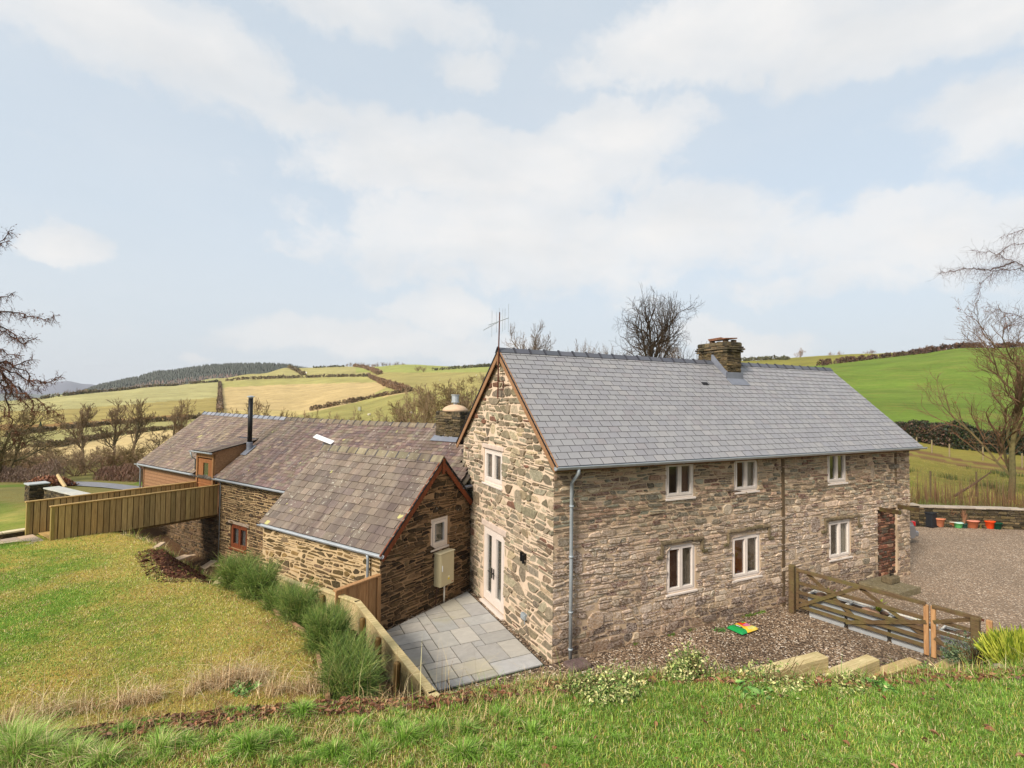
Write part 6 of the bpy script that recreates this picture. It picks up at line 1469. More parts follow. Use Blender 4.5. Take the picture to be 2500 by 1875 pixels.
# broom bed
def broom(name,lb,x,y,r,h,cnt,seed):
    z=Hs(x,y); e=empty(name,(x,y,z),lb,'shrub','broom shrubs in the bed by the timber fence')
    a=NR.rand(cnt)*2*PI; rr=np.sqrt(NR.rand(cnt))*r*.45; P=np.stack([x+rr*np.cos(a),y+rr*np.sin(a),np.full(cnt,z)],1)
    top=P+np.stack([np.cos(a)*r*(.2+.75*NR.rand(cnt)),np.sin(a)*r*(.2+.75*NR.rand(cnt)),h*(.35+.85*NR.rand(cnt))],1); tw=Twigs(); R=random.Random(seed)
    cs=[(98,122,54),(116,140,62),(66,90,42),(148,152,86),(100,124,48)]
    for i in range(cnt):
        p,q=P[i],top[i]; m=p*.45+q*.55+V(0,0,.08)+NR.randn(3)*.03; c=cs[R.randrange(5)]; b=m+(q-m)*.5+NR.randn(3)*.015
        if R.random()<.5: tw.seg(p,m,.006,.005,(84,86,50))
        tw.seg(m,b,.0045,.0035,c); tw.seg(b,q,.0035,.0012,c)
        for _ in range(5):
            s=R.random(); w_=m+(q-m)*s; dd=unit((q-m)+NR.randn(3)*.16); tw.seg(w_,w_+dd*R.uniform(.12,.3),.003,.001,cs[R.randrange(5)])
    tw.build('foliage',m_leaf,e,(x,y,z)); return e
for x,y,rr_,hh_,cn,sd,lb in ((-4.55,-2.15,.34,.62,650,1,'wide green broom shrub nearest the camera inside the timber fence'),(-4.5,-1.5,.28,.68,480,2,'tall green broom shrub second from the camera in the fenced bed'),(-4.7,-.75,.28,.72,520,3,'tall bushy broom third from the camera in the fenced bed'),(-4.72,.05,.26,.55,380,4,'pale tipped broom in the middle of the fenced bed'),(-5.05,.9,.28,.66,480,5,'green broom shrub just before the fence bend'),(-5.35,1.75,.26,.5,400,6,'dark broom shrub in front of the low outbuilding gutter'),(-5.75,2.6,.34,.65,560,7,'dark broom shrub against the low outbuilding wall'),(-6.2,3.6,.36,.62,560,8,'rounded dark broom shrub farthest along the bed beside the timber sleepers')):
    broom('broom_shrub',lb,x,y,rr_,hh_,cn,sd)
broom('broom_shrub','thin pale broom clump against the foot of the barn wall below its window',-6.0,7.3,.7,1.,350,9)
# variegated shrubs on the brow
VC=[(208,204,144),(110,132,62),(156,164,94),(84,108,50),(176,166,110)]
for (u0,v0,rx,hz,cnt,lb) in ((1690,1655,.42,.36,3200,'bushy cream and green variegated shrub on the brow in front of the gravel'),(1500,1690,.5,.14,2400,'low variegated trailing plant over dead leaves left of the bushy one'),(1400,1682,.28,.16,900,'small variegated clump at the left end of the brow planting'),(1890,1670,.55,.16,1400,'thin variegated trailing stems in front of the longest timber sleeper'),(2265,1650,.36,.26,1400,'cream edged variegated clump at the foot of the fresh gate posts'),(2080,1672,.45,.12,900,'sparse green and cream plants in front of the middle sleepers')):
    q=onz(u0,v0,2.2); z=Hs(q[0],q[1]); 
    for _ in range(4): q=onz(u0,v0,z); z=Hs(q[0],q[1])
    if u0>2200: q=onz(u0,v0,1.25); z=q[2]-.1
    clump('variegated_shrub',lb,'shrub',(q[0],q[1],z),(rx,rx*.6,hz),cnt,(.025,.055),VC,(2.6,3.5,3,3,1.2),stems=30,group='variegated plants along the brow')
for (u0,v0,r,lb) in ((1830,1690,.16,'broad leaved green weed at the brow right of the bushy shrub'),(600,1690,.2,'round leaved green weed in the dry grass of the brow'),(830,1700,.12,'small green weed beside the broom at the brow'),(1350,1660,.15,'broad green leaves at the brow near the drain slab'),(2150,1680,.14,'dark green leaves at the brow below the brown sleeper')):
    z=2.2
    for _ in range(5): q=onz(u0,v0,z); z=Hs(q[0],q[1])
    clump('green_weed',lb,'weed',(q[0],q[1],z),(r,r,.1),120,(.05,.10),[(96,140,60),(120,158,80),(70,110,50)],(2,2,1),stems=8,group='weeds on the brow')
# shrubs at the right end of the brow
q=onz(2390,1618,1.2); clump('grey_green_shrub','loose grey green shrub hiding the foot of the end gate post','shrub',(q[0],q[1],q[2]-.12),(.42,.4,.62),5200,(.02,.045),[(96,116,80),(70,92,62),(124,140,102),(58,76,52)],(3,3,2,2),stems=60)
q=onz(2500,1640,1.45); e=empty('golden_conifer_shrub',q,'bright yellow green conifer shrub at the right edge above the lawn','shrub'); tw=Twigs(); R=random.Random(5)
for i in range(900):
    a=R.uniform(0,2*PI); rr=R.random()**.5; b=V(q[0]+.22*rr*math.cos(a),q[1]+.22*rr*math.sin(a),q[2]-.2); t_=V(q[0]+(.62*rr)*math.cos(a),q[1]+.55*rr*math.sin(a),q[2]+.55-.28*rr*rr+R.uniform(-.12,.1))
    m=b*.4+t_*.6; c=random.choice([(136,150,44),(166,174,60),(104,124,38),(184,188,78)]); tw.seg(b,m,.006,.008,(90,70,44)); 
    for _ in range(3):
        s=t_+NR.randn(3)*.035; tw.seg(m+(s-m)*.3,s,.016,.005,c)
tw.build('foliage',m_leaf,e,q); clump('purple_heuchera','small dark purple leaved plant between the grey and the golden shrubs','plant',onz(2462,1632,1.35)-Z*.05,(.18,.15,.16),200,(.04,.07),[(88,36,44),(60,26,34)],(1,1))
mb=MB(); q=onz(2445,1636,1.7); mb.lathe(q-Z*.08,[(.02,0),(.12,.03),(.14,.08),(.09,.14),(.02,.16)],9,rgb(140,128,112)); single(mb,'rock',m_concrete,'rounded grey rock at the brow beneath the golden shrub','rock',smooth=True)
# ferns in the troughs
def fern(q,r,h,col,lb):
    e=empty('fern',q,lb,'fern','ferns in the metal planters'); R=random.Random(int(q[1]*100)); mb=MB()
    for i in range(26):
        a=R.uniform(0,2*PI); rr=r*R.uniform(.3,1); d=V(math.cos(a),math.sin(a),0); s=np.cross(d,Z)*.028; p0=q; p1=q+d*rr*.4+Z*h*.75; p2=q+d*rr+Z*h*R.uniform(.6,1.05); c=jit(rgb(*col),R,.25)
        mb.add([p0-s*.3,p0+s*.3,p1+s,p1-s,p2],[(0,1,2,3),(3,2,4)],c)
    mb.build('fronds',m_leaf,e)
for (a,b,dx,z,r,h,c,lb) in ((.35+.45,.2,0,.4,.26,.4,(112,128,44),'tall green fern in the trough nearest the house'),(.35+1.45,.25,0,.4,.3,.42,(128,140,40),'yellow green fern standing up behind the middle of the gate'),(.35+1.9,.2,0,.38,.2,.18,(84,140,60),'low bright green fern in the middle trough'),(.35+2.3,.25,0,.38,.28,.26,(110,124,40),'mossy green fern behind the fresh gate post'),(.35+.1,.2,0,.38,.16,.15,(76,116,50),'small fern at the house end of the first trough')):
    fern(gA+gu*a-gn*(.22+b)+Z*z,r,h,c,lb)
# ---------------- trees
TB=dict(c0=(84,74,56),c1=(92,76,58))
def place_tree(name,lb,u0,vtop,k,seed,vbase=None,group=None,**kw):
    q=at(u0,980,k); z=Hs(q[0],q[1]); h=topz(u0,vtop,k)-z; q=V(q[0],q[1],z); return tree(name,lb,'tree',q,h,seed,group,**kw)
gb='bare trees behind the farmhouse'
place_tree('bare_tree','large gnarled bare tree rising behind the slate roof left of the chimney',1582,716,46,3,group=gb,wid=11.,lev=4,br=[3,2,1,1],ang=(.45,1.),len=(.55,.78),wob=.24,rmin=.008,clear=.3,tl=.62,tr=.022,c0=(64,54,42),c1=(66,54,42))
place_tree('bare_tree','small domed bare tree behind the ridge right of the aerial',1292,788,55,4,group=gb,wid=6.,lev=4,br=[3,2,1,1],tl=.62,rmin=.011,c0=(96,84,70),c1=(120,106,94),wob=.14)
place_tree('bare_tree','bare treetop just showing over the middle of the slate ridge',1395,830,55,6,group=gb,wid=7,lev=3,br=[2,2,2],tl=.62,rmin=.012,c1=(120,106,94),sp=.3)
place_tree('bare_tree','low bare treetop over the slate ridge left of the large gnarled tree',1480,845,58,7,group=gb,wid=6,lev=3,br=[2,2,2],tl=.62,rmin=.012,c1=(120,106,94))
place_tree('bare_tree','pale twiggy bare tree between the large gnarled tree and the chimney',1668,805,60,8,group=gb,wid=7,lev=4,br=[2,2,1,1],tl=.6,rmin=.012,c1=(120,106,94))
place_tree('bare_tree','bare tree twigs left of the aerial mast behind the gable',1205,880,60,9,group=gb,wid=5,lev=3,br=[2,2,2],tl=.6,rmin=.012,c1=(120,106,94))
print('trees A')
# right hand ash
q=gbase(2468,1200,28.5); ash=tree('ash_tree','slender bare ash tree with brown seed clusters behind the yard wall','tree',q,topz(2440,735,28.5)-q[2],12,wid=8.,lev=4,br=[2,2,1,1],ang=(.3,.8),len=(.5,.68),up=.45,wob=.2,tl=.78,tr=.015,rmin=.0055,clear=.18,c0=(98,88,58),c1=(108,84,62),stems=1)
R=random.Random(3); cr_=[c for c in ash.children if c.name.startswith('crown')][0]; vv=np.array([v.co for v in cr_.data.vertices])+V(*ash.location); sel=vv[NR.randint(0,len(vv),70)]
Pk=np.concatenate([s+NR.randn(9,3)*.10 for s in sel]); leaves('seed_clusters',Pk,NR.uniform(.05,.1,len(Pk)),vary(np.tile(lina((124,72,48)),(len(Pk),1)),len(Pk)),None,None,parent=ash,origin=tuple(ash.location),kind=None,flat=1.)
# birch reaching in from the right
def guided(name,lb,trunk,branches,k,seed,tw_len,droop,c0,c1,dens,cones=0,r0=.05):
    base=trunk[0]; e=empty(name,base,lb,'tree'); tr=Twigs(); tw=Twigs(); R=random.Random(seed); C_=[]
    for a,b,f in zip(trunk[:-1],trunk[1:],range(9)): tr.seg(a,b,.24-.04*f,.20-.04*f,c0)
    for br in branches:
        P=[at(u0,v0,k+dk) for (u0,v0,dk) in br]; L=np.cumsum([0]+[np.linalg.norm(P[i+1]-P[i]) for i in range(len(P)-1)]); tot=L[-1]; m=int(tot/.14)+2; ss=np.linspace(0,tot,m); Q=np.array([[np.interp(s,L,[p[j] for p in P]) for j in range(3)] for s in ss])
        Q[1:-1]+=NR.randn(m-2,3)*.035
        for i in range(m-1):
            f=i/m; r=r0*(1-f)*min(1,tot/3)+.007; (tr if False else tw).seg(Q[i],Q[i+1],r,r*.95,c0 if r>.02 else c1)
            for _ in range(dens):
                if R.random()<.85:
                    dirn=unit(unit(Q[i+1]-Q[i])*R.uniform(.1,.9)+NR.randn(3)*.55+V(0,0,droop if R.random()<.75 else .6)); l=tw_len*R.uniform(.3,1.1)*(1-.4*f); p=Q[i]; dd=dirn
                    for s_ in range(4):
                        dd=unit(dd+NR.randn(3)*.22+V(0,0,droop*.18)); q_=p+dd*l/4; tw.seg(p,q_,.0045-.0008*s_,.0038-.0008*s_,c1)
                        if R.random()<.5:
                            d3=unit(dd+NR.randn(3)*.6+V(0,0,droop*.4)); tw.seg(p,p+d3*l*.3,.0028,.0015,c1)
                            if cones and R.random()<cones: C_.append(p+d3*l*.3)
                        if cones and R.random()<cones: C_.append(q_)
                        p=q_
    tr.build('trunk',m_bark,e,base,9); tw.build('crown',m_twig,e,base,3)
    if C_:
        C_=np.array(C_)+NR.randn(len(C_),3)*.01; leaves('cones',C_,NR.uniform(.02,.05,len(C_)),vary(np.tile(lina((104,66,46)),(len(C_),1)),len(C_),.3),None,None,parent=e,origin=tuple(map(float,base)),kind=None,flat=1.)
    return e
kb=27; bz=lambda u0,k: (lambda q:V(q[0],q[1],Hs(q[0],q[1])))(at(u0,1200,k))
b0=bz(2760,kb); 
guided('birch_tree','weeping birch branches reaching into the sky from the right edge',[b0,V(b0[0],b0[1],b0[2]+4),at(2740,760,kb),at(2710,560,kb),at(2690,380,kb),at(2680,240,kb)],[[(2740,700,0),(2830,600,.5),(2920,590,1)],[(2720,620,0),(2800,480,.4),(2880,440,.6)],[(2700,480,0),(2640,380,.3),(2590,350,.3)],[(2690,400,0),(2760,300,.3),(2800,270,.3)],[(2740,800,0),(2850,740,.5),(2950,780,1)],[(2700,720,0),(2560,670,.3),(2475,640,.2),(2420,615,0),(2370,610,-.2)],[(2475,640,.2),(2420,660,.3),(2360,655,0),(2290,668,-.4)],[(2700,780,0),(2600,700,0),(2490,655,.4),(2430,660,.4),(2395,690,.3),(2385,730,.2)],[(2720,600,.3),(2600,560,.4),(2520,590,.3),(2460,600,.3),(2430,630,.2)],[(2700,800,-.2),(2560,790,-.3),(2480,770,-.3),(2430,755,-.2),(2410,740,0)],[(2700,820,.4),(2560,780,.4),(2500,785,.4),(2450,800,.3)],[(2720,560,0),(2600,540,0),(2500,560,-.3),(2440,580,-.3)]],kb,5,1.5,-.5,(72,56,48),(96,74,66),5,r0=.035)
kl=15; l0=bz(-190,kl)
LB=[[(-185,500,0),(-300,480,0),(-380,520,0)],[(-185,650,0),(-300,680,0),(-400,740,0)],[(-185,780,0),(-320,820,0),(-420,900,0)],[(-180,400,0),(-120,420,0),(-60,470,0)],[(-180,300,0),(-250,320,0),(-300,360,0)],[(-178,250,0),(-130,260,0),(-90,290,0)],[(-185,880,0),(-300,930,0),(-400,1000,0)],[(-185,590,0),(-120,600,0),(-40,605,0),(0,592,0),(34,560,.1)],[(-120,590,0),(-20,600,.2),(28,590,.2)],[(-120,735,0),(0,757,0),(60,768,0),(105,776,-.1),(147,770,-.1)],[(-120,690,.3),(0,730,.3),(22,716,.3),(38,712,.3)],[(-120,760,.4),(0,805,.4),(40,830,.4),(82,825,.4)],[(-120,700,-.3),(0,795,-.2),(60,838,-.2),(92,822,-.2)],[(-120,820,0),(0,855,0),(30,870,0),(60,868,0)],[(-120,850,.3),(0,885,.3),(40,893,.2),(70,880,.2),(80,865,.2)],[(-120,880,0),(0,893,0),(55,925,0),(110,935,-.2),(150,915,-.3)],[(-100,860,-.2),(0,900,-.2),(40,950,-.2),(100,985,-.4),(130,1005,-.4),(155,1020,-.5)],[(-60,880,0),(5,905,0),(14,960,0),(22,1010,0),(40,1060,0),(54,1092,0)],[(-60,890,.2),(0,930,.2),(35,965,.2),(75,995,.2),(100,1010,.2)],[(-100,900,.5),(-20,980,.5),(0,990,.5),(25,1020,.5)],[(-90,850,.4),(0,880,.5),(60,905,.5),(100,960,.5)],[(-60,900,-.4),(10,930,-.4),(60,965,-.5),(85,1010,-.5)]]
guided('larch_tree','drooping bare larch branches with brown cones at the left edge of the view',[l0,V(l0[0],l0[1],l0[2]+4),at(-185,700,kl),at(-180,400,kl),at(-175,150,kl),at(-172,0,kl)],LB,kl,6,.5,-.75,(60,44,34),(88,58,42),9,cones=.6,r0=.03)
print('trees B')
gv='bare trees in the valley beyond the barn'
kw=dict(wid=5.5,tl=.72,rmin=.013,c0=(104,92,70),c1=(124,104,80),wob=.12)
for (u0,vt,k,sd,lb,o_) in ((210,985,62,21,'tall slim bare tree left of the barn, leftmost of the three tall ones',dict(br=[2,2,1,1],up=.4,ang=(.3,.7))),(283,975,64,22,'tall forked bare tree in front of the pale field, middle of the three tall ones',dict(br=[2,2,1,1],up=.4,ang=(.3,.7))),(325,972,68,23,'tall bare tree just left of the barn gable, rightmost of the three tall ones',dict(br=[2,2,1,1],up=.4,ang=(.3,.7))),(424,974,80,24,'spreading bare tree against the green field just above the barn roof corner',dict(br=[2,2,1,1])),(118,1055,75,25,'small bare tree in front of the lower hedge at the left',dict(br=[2,1,1,1])),(388,1040,70,26,'low bare tree directly behind the barn roof verge',dict(br=[2,1,1,1]))):
    place_tree('bare_tree',lb,u0,vt,k,sd,group=gv,**{**kw,**o_})
e=place_tree('bare_tree','many stemmed bare tree behind the larch at the left edge',15,985,40,27,group=gv,wid=7,lev=4,stems=4,sp=.18,br=[2,1,1,1],rmin=.011,c0=(92,84,56),c1=(112,96,68),tl=.7,up=.3)
# bush prototype copied about
def bush(seed,c1,lev=3):
    o=dict(lev=lev,wid=4.6,stems=7,sp=.42,br=[1,2,1],wob=.2,up=.2,rmin=.014,tl=.85,tr=.012,clear=.1,c0=c1,c1=c1,ns=4); return tree('bare_shrub','x','shrub',(0,0,-500),4.,seed,**o)
protos=[bush(31,(136,110,86)),bush(32,(124,104,80)),bush(33,(116,98,66))]; used_=[False]*3
def put(i,q,s,lb,grp,name=None,rz=None):
    if not used_[i]: b=protos[i]; used_[i]=True
    else: b=copy_tree(protos[i])
    b.location=[float(z) for z in q]; b.scale=(s[0],s[0],s[1]); b.rotation_euler=(0,0,NR.rand()*6 if rz is None else rz); b['label']=lb; b['group']=grp
    return b
R=random.Random(9)
g1='bare brown shrubs in the valley left of the barn'
for (u0,v0,k,w,h) in ((75,1135,50,1.3,1.1),(30,1150,46,1.3,1.1),(150,1130,52,1.2,1.),(185,1150,48,1.1,1.1),(240,1148,50,1.1,1.1),(95,1155,45,1.2,.8),(300,1150,50,1.2,1.2),(335,1140,54,1.1,1.),(0,1120,54,1.4,1.3),(130,1100,66,1.5,1.1),(260,1125,58,1.4,1.1),(350,1120,60,1.2,1.2),(60,1110,62,1.2,.9),(215,1125,60,1.2,1.1),(310,1110,66,1.3,1.)):
    q=at(u0,v0,k); put(R.randrange(3),V(q[0],q[1],Hs(q[0],q[1])),(w*.95,h*.62),'bare brown twiggy shrub among others in the valley left of the barn',g1)
g2='bare shrubs rising behind the barn ridge'
for (u0,vt,k,w,lb) in ((585,975,62,1.5,'bare shrub top behind the barn ridge left of the black flue'),(560,990,66,1.2,'lower bare shrub top at the left end of the barn ridge'),(632,968,60,1.5,'bare shrub top just right of the black flue'),(672,980,62,1.4,'bare shrub top second from the black flue'),(706,995,66,1.1,'bare shrub top third from the black flue'),(738,1000,80,1.2,'dense brown bush behind the ridge below the hedge corner'),(765,995,84,.9,'thin bare bush right of the dense brown one'),(838,992,84,1.4,'round bare bush behind the middle of the barn ridge'),(870,1003,88,1.3,'reddish brown bush by the grey field gate')):
    q=at(u0,1040,k); z=Hs(q[0],q[1]); hh=topz(u0,vt,k)-z; put(R.randrange(3),V(q[0],q[1],z),(w,hh/4.2),lb,g2)
g3='scrub trees on the slope left of the barn chimney'
for i,(u0,vb,vt,k,w,lb) in enumerate(((958,1040,985,95,1.,'leaning scrub tree farthest left on the slope'),(985,1035,965,92,1.1,'scrub tree second from the left on the slope'),(1012,1038,963,90,1.1,'scrub tree third from the left on the slope'),(1048,1010,960,105,1.0,'leaning scrub tree just left of the barn chimney'),(1018,962,938,160,1.,'small scrub tree at the upper left of the thicket'),(1045,968,932,150,1.4,'scrub tree in the upper thicket left part'),(1080,985,925,140,1.8,'large scrub tree in the thicket above the barn chimney'),(1108,990,922,135,1.8,'large scrub tree in the thicket left of the gable edge'),(1135,992,925,130,1.6,'large scrub tree in the thicket beside the gable edge'),(1150,928,915,300,1.6,'hedge tree high on the slope by the gable'),(1180,925,908,300,1.6,'hedge tree touching the gable edge high on the slope'))):
    q=at(u0,vb,k); z=Hs(q[0],q[1]); hh=topz(u0,vt,k)-z; put(2 if i%2 else 1,V(q[0],q[1],z),(w*hh/6.+.3,hh/4.2),lb,g3)
g4='small bare trees on the skyline of the right hand hill'
for (u0,vt,k,w,lb) in ((1954,848,420,2.,'bare round tree on the skyline right of the main chimney'),(2030,858,420,1.2,'left one of two small skyline trees above the slate ridge end'),(2052,855,420,1.2,'right one of two small skyline trees above the slate ridge end'),(2122,853,400,2.2,'wide low bush on the right skyline'),(2263,842,330,2.2,'wide bare bush on the skyline above the bright green field'),(2246,846,335,1.4,'smaller bare bush beside the wide skyline bush')):
    q=at(u0,880,k); z=Hs(q[0],q[1]); hh=max(3,topz(u0,vt,k)-z); put(0,V(q[0],q[1],z),(w,hh/4.2),lb,g4)
g5='row of small trees on the crest of the far hill'
for i in range(17):
    u0=848+i*8.6+R.uniform(-3,3); k=975; q=at(u0,893,k); z=Hs(q[0],q[1]); put(R.randrange(3),V(q[0],q[1],z),(R.uniform(1.6,3.),R.uniform(1.4,2.4)),'small dark tree in the row along the crest of the far hill',g5)
for (u0,v0,lb) in ((1020,903,'dark copse on the far green hill, left half'),(1033,904,'dark copse on the far green hill, right half'),(921,912,'single dark bush at the hedge junction on the far hill'),(196,958,'lone bare tree on the far left hedge line'),(168,962,'small bush left of the lone tree on the far left hedge line')):
    q=fwd(u0,v0+4); k=(q-CAM)@CFW; put(1,q,(k/260.,k/330.),lb,'single trees on the far hills')
q=fwd(98,1055); mb=MB(); kq=(q-CAM)@CFW; hh=24/CF*kq; tw=Twigs()
ev=empty('conifer_tree',q,'small dark evergreen standing alone by the hedge at the left','tree'); R=random.Random(2)
for i in range(900):
    f=R.random(); a=R.uniform(0,2*PI); r=hh*.36*(1-f)**.8*R.uniform(.5,1.); p=q+V(0,0,hh*f); tw.seg(p+V(math.cos(a)*r*.3,math.sin(a)*r*.3,.2),p+V(math.cos(a)*r,math.sin(a)*r,-.1),.22,.05,(40,62,38))
tw.build('crown',m_leaf,ev,q); mb.tube([q-Z*.5,q+Z*hh*.6],.2,6,rgb(70,56,44)); mb.build('trunk',m_bark,ev)
# ---------------- hedges
def hedge(lb,pts,h,w,cols,pos=None,jitter=.35,name='hedge',dens=1.,gap=.25,thin=False,grp='hedges between the hill fields'):
    if pos is None: pos=[fwd(a,b) for a,b in pts]
    P=np.array(pos); L=np.concatenate([[0],np.cumsum(np.hypot(*np.diff(P[:,:2],axis=0).T))]); tot=L[-1]; k=np.linalg.norm(P-CAM,axis=1).mean(); s=max(.07,k/CF*1.5); 
    n=int(min(24000,tot*(h+w)*1.3/(s*s)*dens)); t=NR.rand(n)*tot; gp=fbm(t,t*0,1.7/max(h,1.5),int(tot)%13); t=t[NR.rand(n)<np.clip((gp-gap)*4,.12,1)]; n=len(t); x=np.interp(t,L,P[:,0]); y=np.interp(t,L,P[:,1]); f=fbm(t,t*0,.6/max(h,1.5)*1.5,int(tot)%17)
    hh=h*(.35+1.0*f); ang=NR.rand(n)*PI; rr=NR.rand(n)**.35; dx=np.gradient(np.interp(t,L,P[:,0]));
    off=np.cos(ang)*w/2*rr; i=np.clip(np.searchsorted(L,t)-1,0,len(P)-2); d=P[i+1,:2]-P[i,:2]; d/=np.linalg.norm(d,axis=1)[:,None]+1e-9
    px=x-d[:,1]*off; py=y+d[:,0]*off; pz=H(px,py)+hh*np.abs(np.sin(ang))*rr; C_=np.stack([px,py,pz],1)
    a=NR.randn(n,3); a/=np.linalg.norm(a,axis=1)[:,None]; b=NR.randn(n,3); b/=np.linalg.norm(b,axis=1)[:,None]; sz=s*NR.uniform(.7,1.8,n)[:,None]
    if thin: a[:,2]=np.abs(a[:,2])+.8; a/=np.linalg.norm(a,axis=1)[:,None]; v=np.stack([C_-a*sz*1.6,C_+a*sz*1.6,C_+b*sz*.3],1).reshape(-1,3)
    else: v=np.stack([C_-a*sz,C_+a*sz*.8-b*sz*.5,C_+b*sz+Z*sz*.6],1).reshape(-1,3)
    cc=np.array([lina(c) for c in cols])[NR.randint(0,len(cols),n)]; 
    e=empty(name,P[len(P)//2],lb,'hedge',grp)
    np_obj('foliage',v,np.zeros((0,4),int),np.arange(n*3).reshape(-1,3),np.zeros((0,3)),vary(cc*(.75+.5*f)[:,None],n,.25),m_leaf,tuple(P[len(P)//2]),e)
    return e
BRN=[(104,90,64),(118,100,72),(88,78,54)]; RED=[(132,104,78),(116,92,68)]; GRN=[(78,82,54),(96,88,62)]
def dense(pts,n=14):
    L=[]
    for (a,b) in zip(pts[:-1],pts[1:]):
        m=max(1,int(math.hypot(a[0]-b[0],a[1]-b[1])/n))
        for i in range(m): L.append((a[0]+(b[0]-a[0])*i/m,a[1]+(b[1]-a[1])*i/m))
    return L+[pts[-1]]
hedge('long low brown hedge running across the green field at the left',dense([(20,1068),(54,1061),(122,1052),(271,1037),(407,1029),(488,1021),(530,1015)],30),2.2,2.2,BRN)
hedge('lower brown hedge bordering the pale straw field at the left',dense([(90,1091),(135,1093),(190,1081),(271,1067),(380,1052),(445,1048)],30),1.6,1.8,BRN)
hedge('thin far hedge climbing from the left edge to the vertical tree belt',dense([(100,975),(117,972),(217,960),(298,952),(380,944),(455,938)],20),3,3.5,GRN+BRN)
hedge('short far hedge ending at the vertical tree belt',dense([(462,938),(500,935),(532,933)],15),3,3.5,GRN+BRN)
hedge('straight dark tree belt running down the hill between two fields',[fwd(537,v) for v in range(936,1012,6)] and [(537,v) for v in range(936,1014,6)],3,3.2,[(112,92,72),(98,82,64)])
hedge('long dark hedge along the top of the tan field',dense([(552,931),(600,927),(660,925),(722,923),(803,921),(860,920),(903,919)],20),4,4,BRN)
hedge('reddish hedge slanting down the right side of the tan field',dense([(903,921),(925,931),(945,941),(970,950),(995,956)],10),4,5,RED)
hedge('dark hedge along the bottom of the tan field',dense([(756,1004),(800,995),(866,981),(930,968),(1006,955)],16),2.6,3,RED+BRN)
hedge('short hedge slanting on the pale hill left of the black shed',dense([(705,898),(725,907),(742,917)],8),5,6,BRN)
hedge('curving hedge near the hilltop right of centre',dense([(865,895),(890,899),(910,906),(928,914)],8),5,6,RED)
hedge('thin hedge along the top of the far slope beside the gable',dense([(1055,905),(1100,902),(1150,898),(1196,895)],12),4,4,GRN)
hedge('pale far field wall on the crest of the hill',dense([(765,899),(800,897),(840,896)],12),3,3,GRN)
hedge('dark hedge along the top of the bright green field at the right',dense([(2001,893),(2050,887),(2102,881),(2180,872),(2279,860)],16),3.0,3.2,[(84,60,50),(96,70,54),(70,54,42)])
hedge('dark hedge on the skyline at the right edge',dense([(2284,858),(2338,851),(2390,846),(2436,844),(2520,848)],16),2.6,3.,[(84,60,50),(96,70,54),(70,54,42)])
hedge('thin gappy hedge on the skyline just right of the main chimney',dense([(1812,882),(1850,880),(1900,878),(1925,878)],14),3,3,GRN)
DK=[(34,46,28),(46,58,36),(28,38,24),(70,62,44)]
hedge('tall dark holly hedge below the bright green field at the right',None,3.0,2.2,DK,pos=[gbase(u0,v0,k) for u0,v0,k in ((2330,1100,53),(2370,1105,52),(2420,1110,51),(2480,1115,50),(2560,1122,49))],dens=1.8,gap=0.,grp='hedges beside the farm track')
hedge('dark brown and green hedge emerging behind the slate roof eave at the right',None,3.1,2.2,DK+[(104,80,66),(92,70,58)],pos=[gbase(u0,v0,k) for u0,v0,k in ((2120,1060,60),(2180,1075,57.5),(2250,1090,55.5),(2330,1100,53))],dens=1.8,gap=0.,grp='hedges beside the farm track')
hedge('twiggy brown roadside hedge behind the stone pier at the left',None,1.7,1.3,[(120,98,84),(104,82,70),(134,112,92)],pos=[gbase(u0,v0,k) for u0,v0,k in ((-80,1172,41),(0,1178,40),(90,1182,38.5),(140,1184,38))],dens=1.8,gap=.1,thin=True,grp='hedges beside the lane')
hedge('short brown hedge across the lane from the barn gable',None,1.5,1.4,[(112,78,64),(96,72,56),(124,96,76)],pos=[gbase(u0,v0,k) for u0,v0,k in ((245,1180,42),(290,1185,41),(350,1190,40))],dens=1.8,gap=.1,thin=True,grp='hedges beside the lane')
e=hedge('pile of reddish cut brushwood beside the lane behind the pier',None,.8,2.,[(134,84,56),(110,70,50)],pos=[gbase(u0,v0,k) for u0,v0,k in ((110,1188,35),(150,1192,34))],dens=1.2,grp=None,name='brushwood_pile'); e['category']='brushwood'
a=gbase(140,1185,33.5);b=gbase(160,1192,32.5); mb=MB(); mb.tube([a+Z*.9,(a+b)/2+Z*.5,b+Z*.15],[.09,.11,.1],8,rgb(184,160,116)); single(mb,'cut_log',m_bark,'pale cut log leaning by the brushwood pile near the lane','log')
# ---------------- rough ground at the right
m_rough=m_leaf
def band(n,fx):
    x=NR.uniform(15,40,n); wy=np.interp(x,[p[0] for p in WALLG],[p[1] for p in WALLG]); y=wy+fx(n); return np.stack([x,y,H(x,y)],1)
P=band(30000,lambda n:.35+NR.gamma(1.6,.9,n)); P=P[inview(P)]; g=fbm(P[:,0],P[:,1],.5,71); n=len(P); c=np.where((g>.58)[:,None],lina((122,64,40)),np.where((g>.46)[:,None],lina((126,104,66)),lina((98,106,52))))
o=blades('undergrowth',P,NR.gamma(2.,.07,n)*(1+1.6*(g>.5)),NR.uniform(.01,.018,n),vary(c,n,.35),m_grass,lean=.6); tag(o,'tangle of brambles and rusty bracken behind the yard wall','undergrowth',kind='stuff')
P=band(2600,lambda n:1.0+NR.rand(n)*2.4); P=P[inview(P)]; n=len(P); o=blades('undergrowth_stems',P,NR.uniform(.7,1.8,n),NR.uniform(.014,.022,n),vary(np.tile(lina((104,78,56)),(n,1)),n,.3),m_grass,lean=.18); tag(o,'upright bare hedge shoots behind the yard wall','undergrowth',kind='stuff')
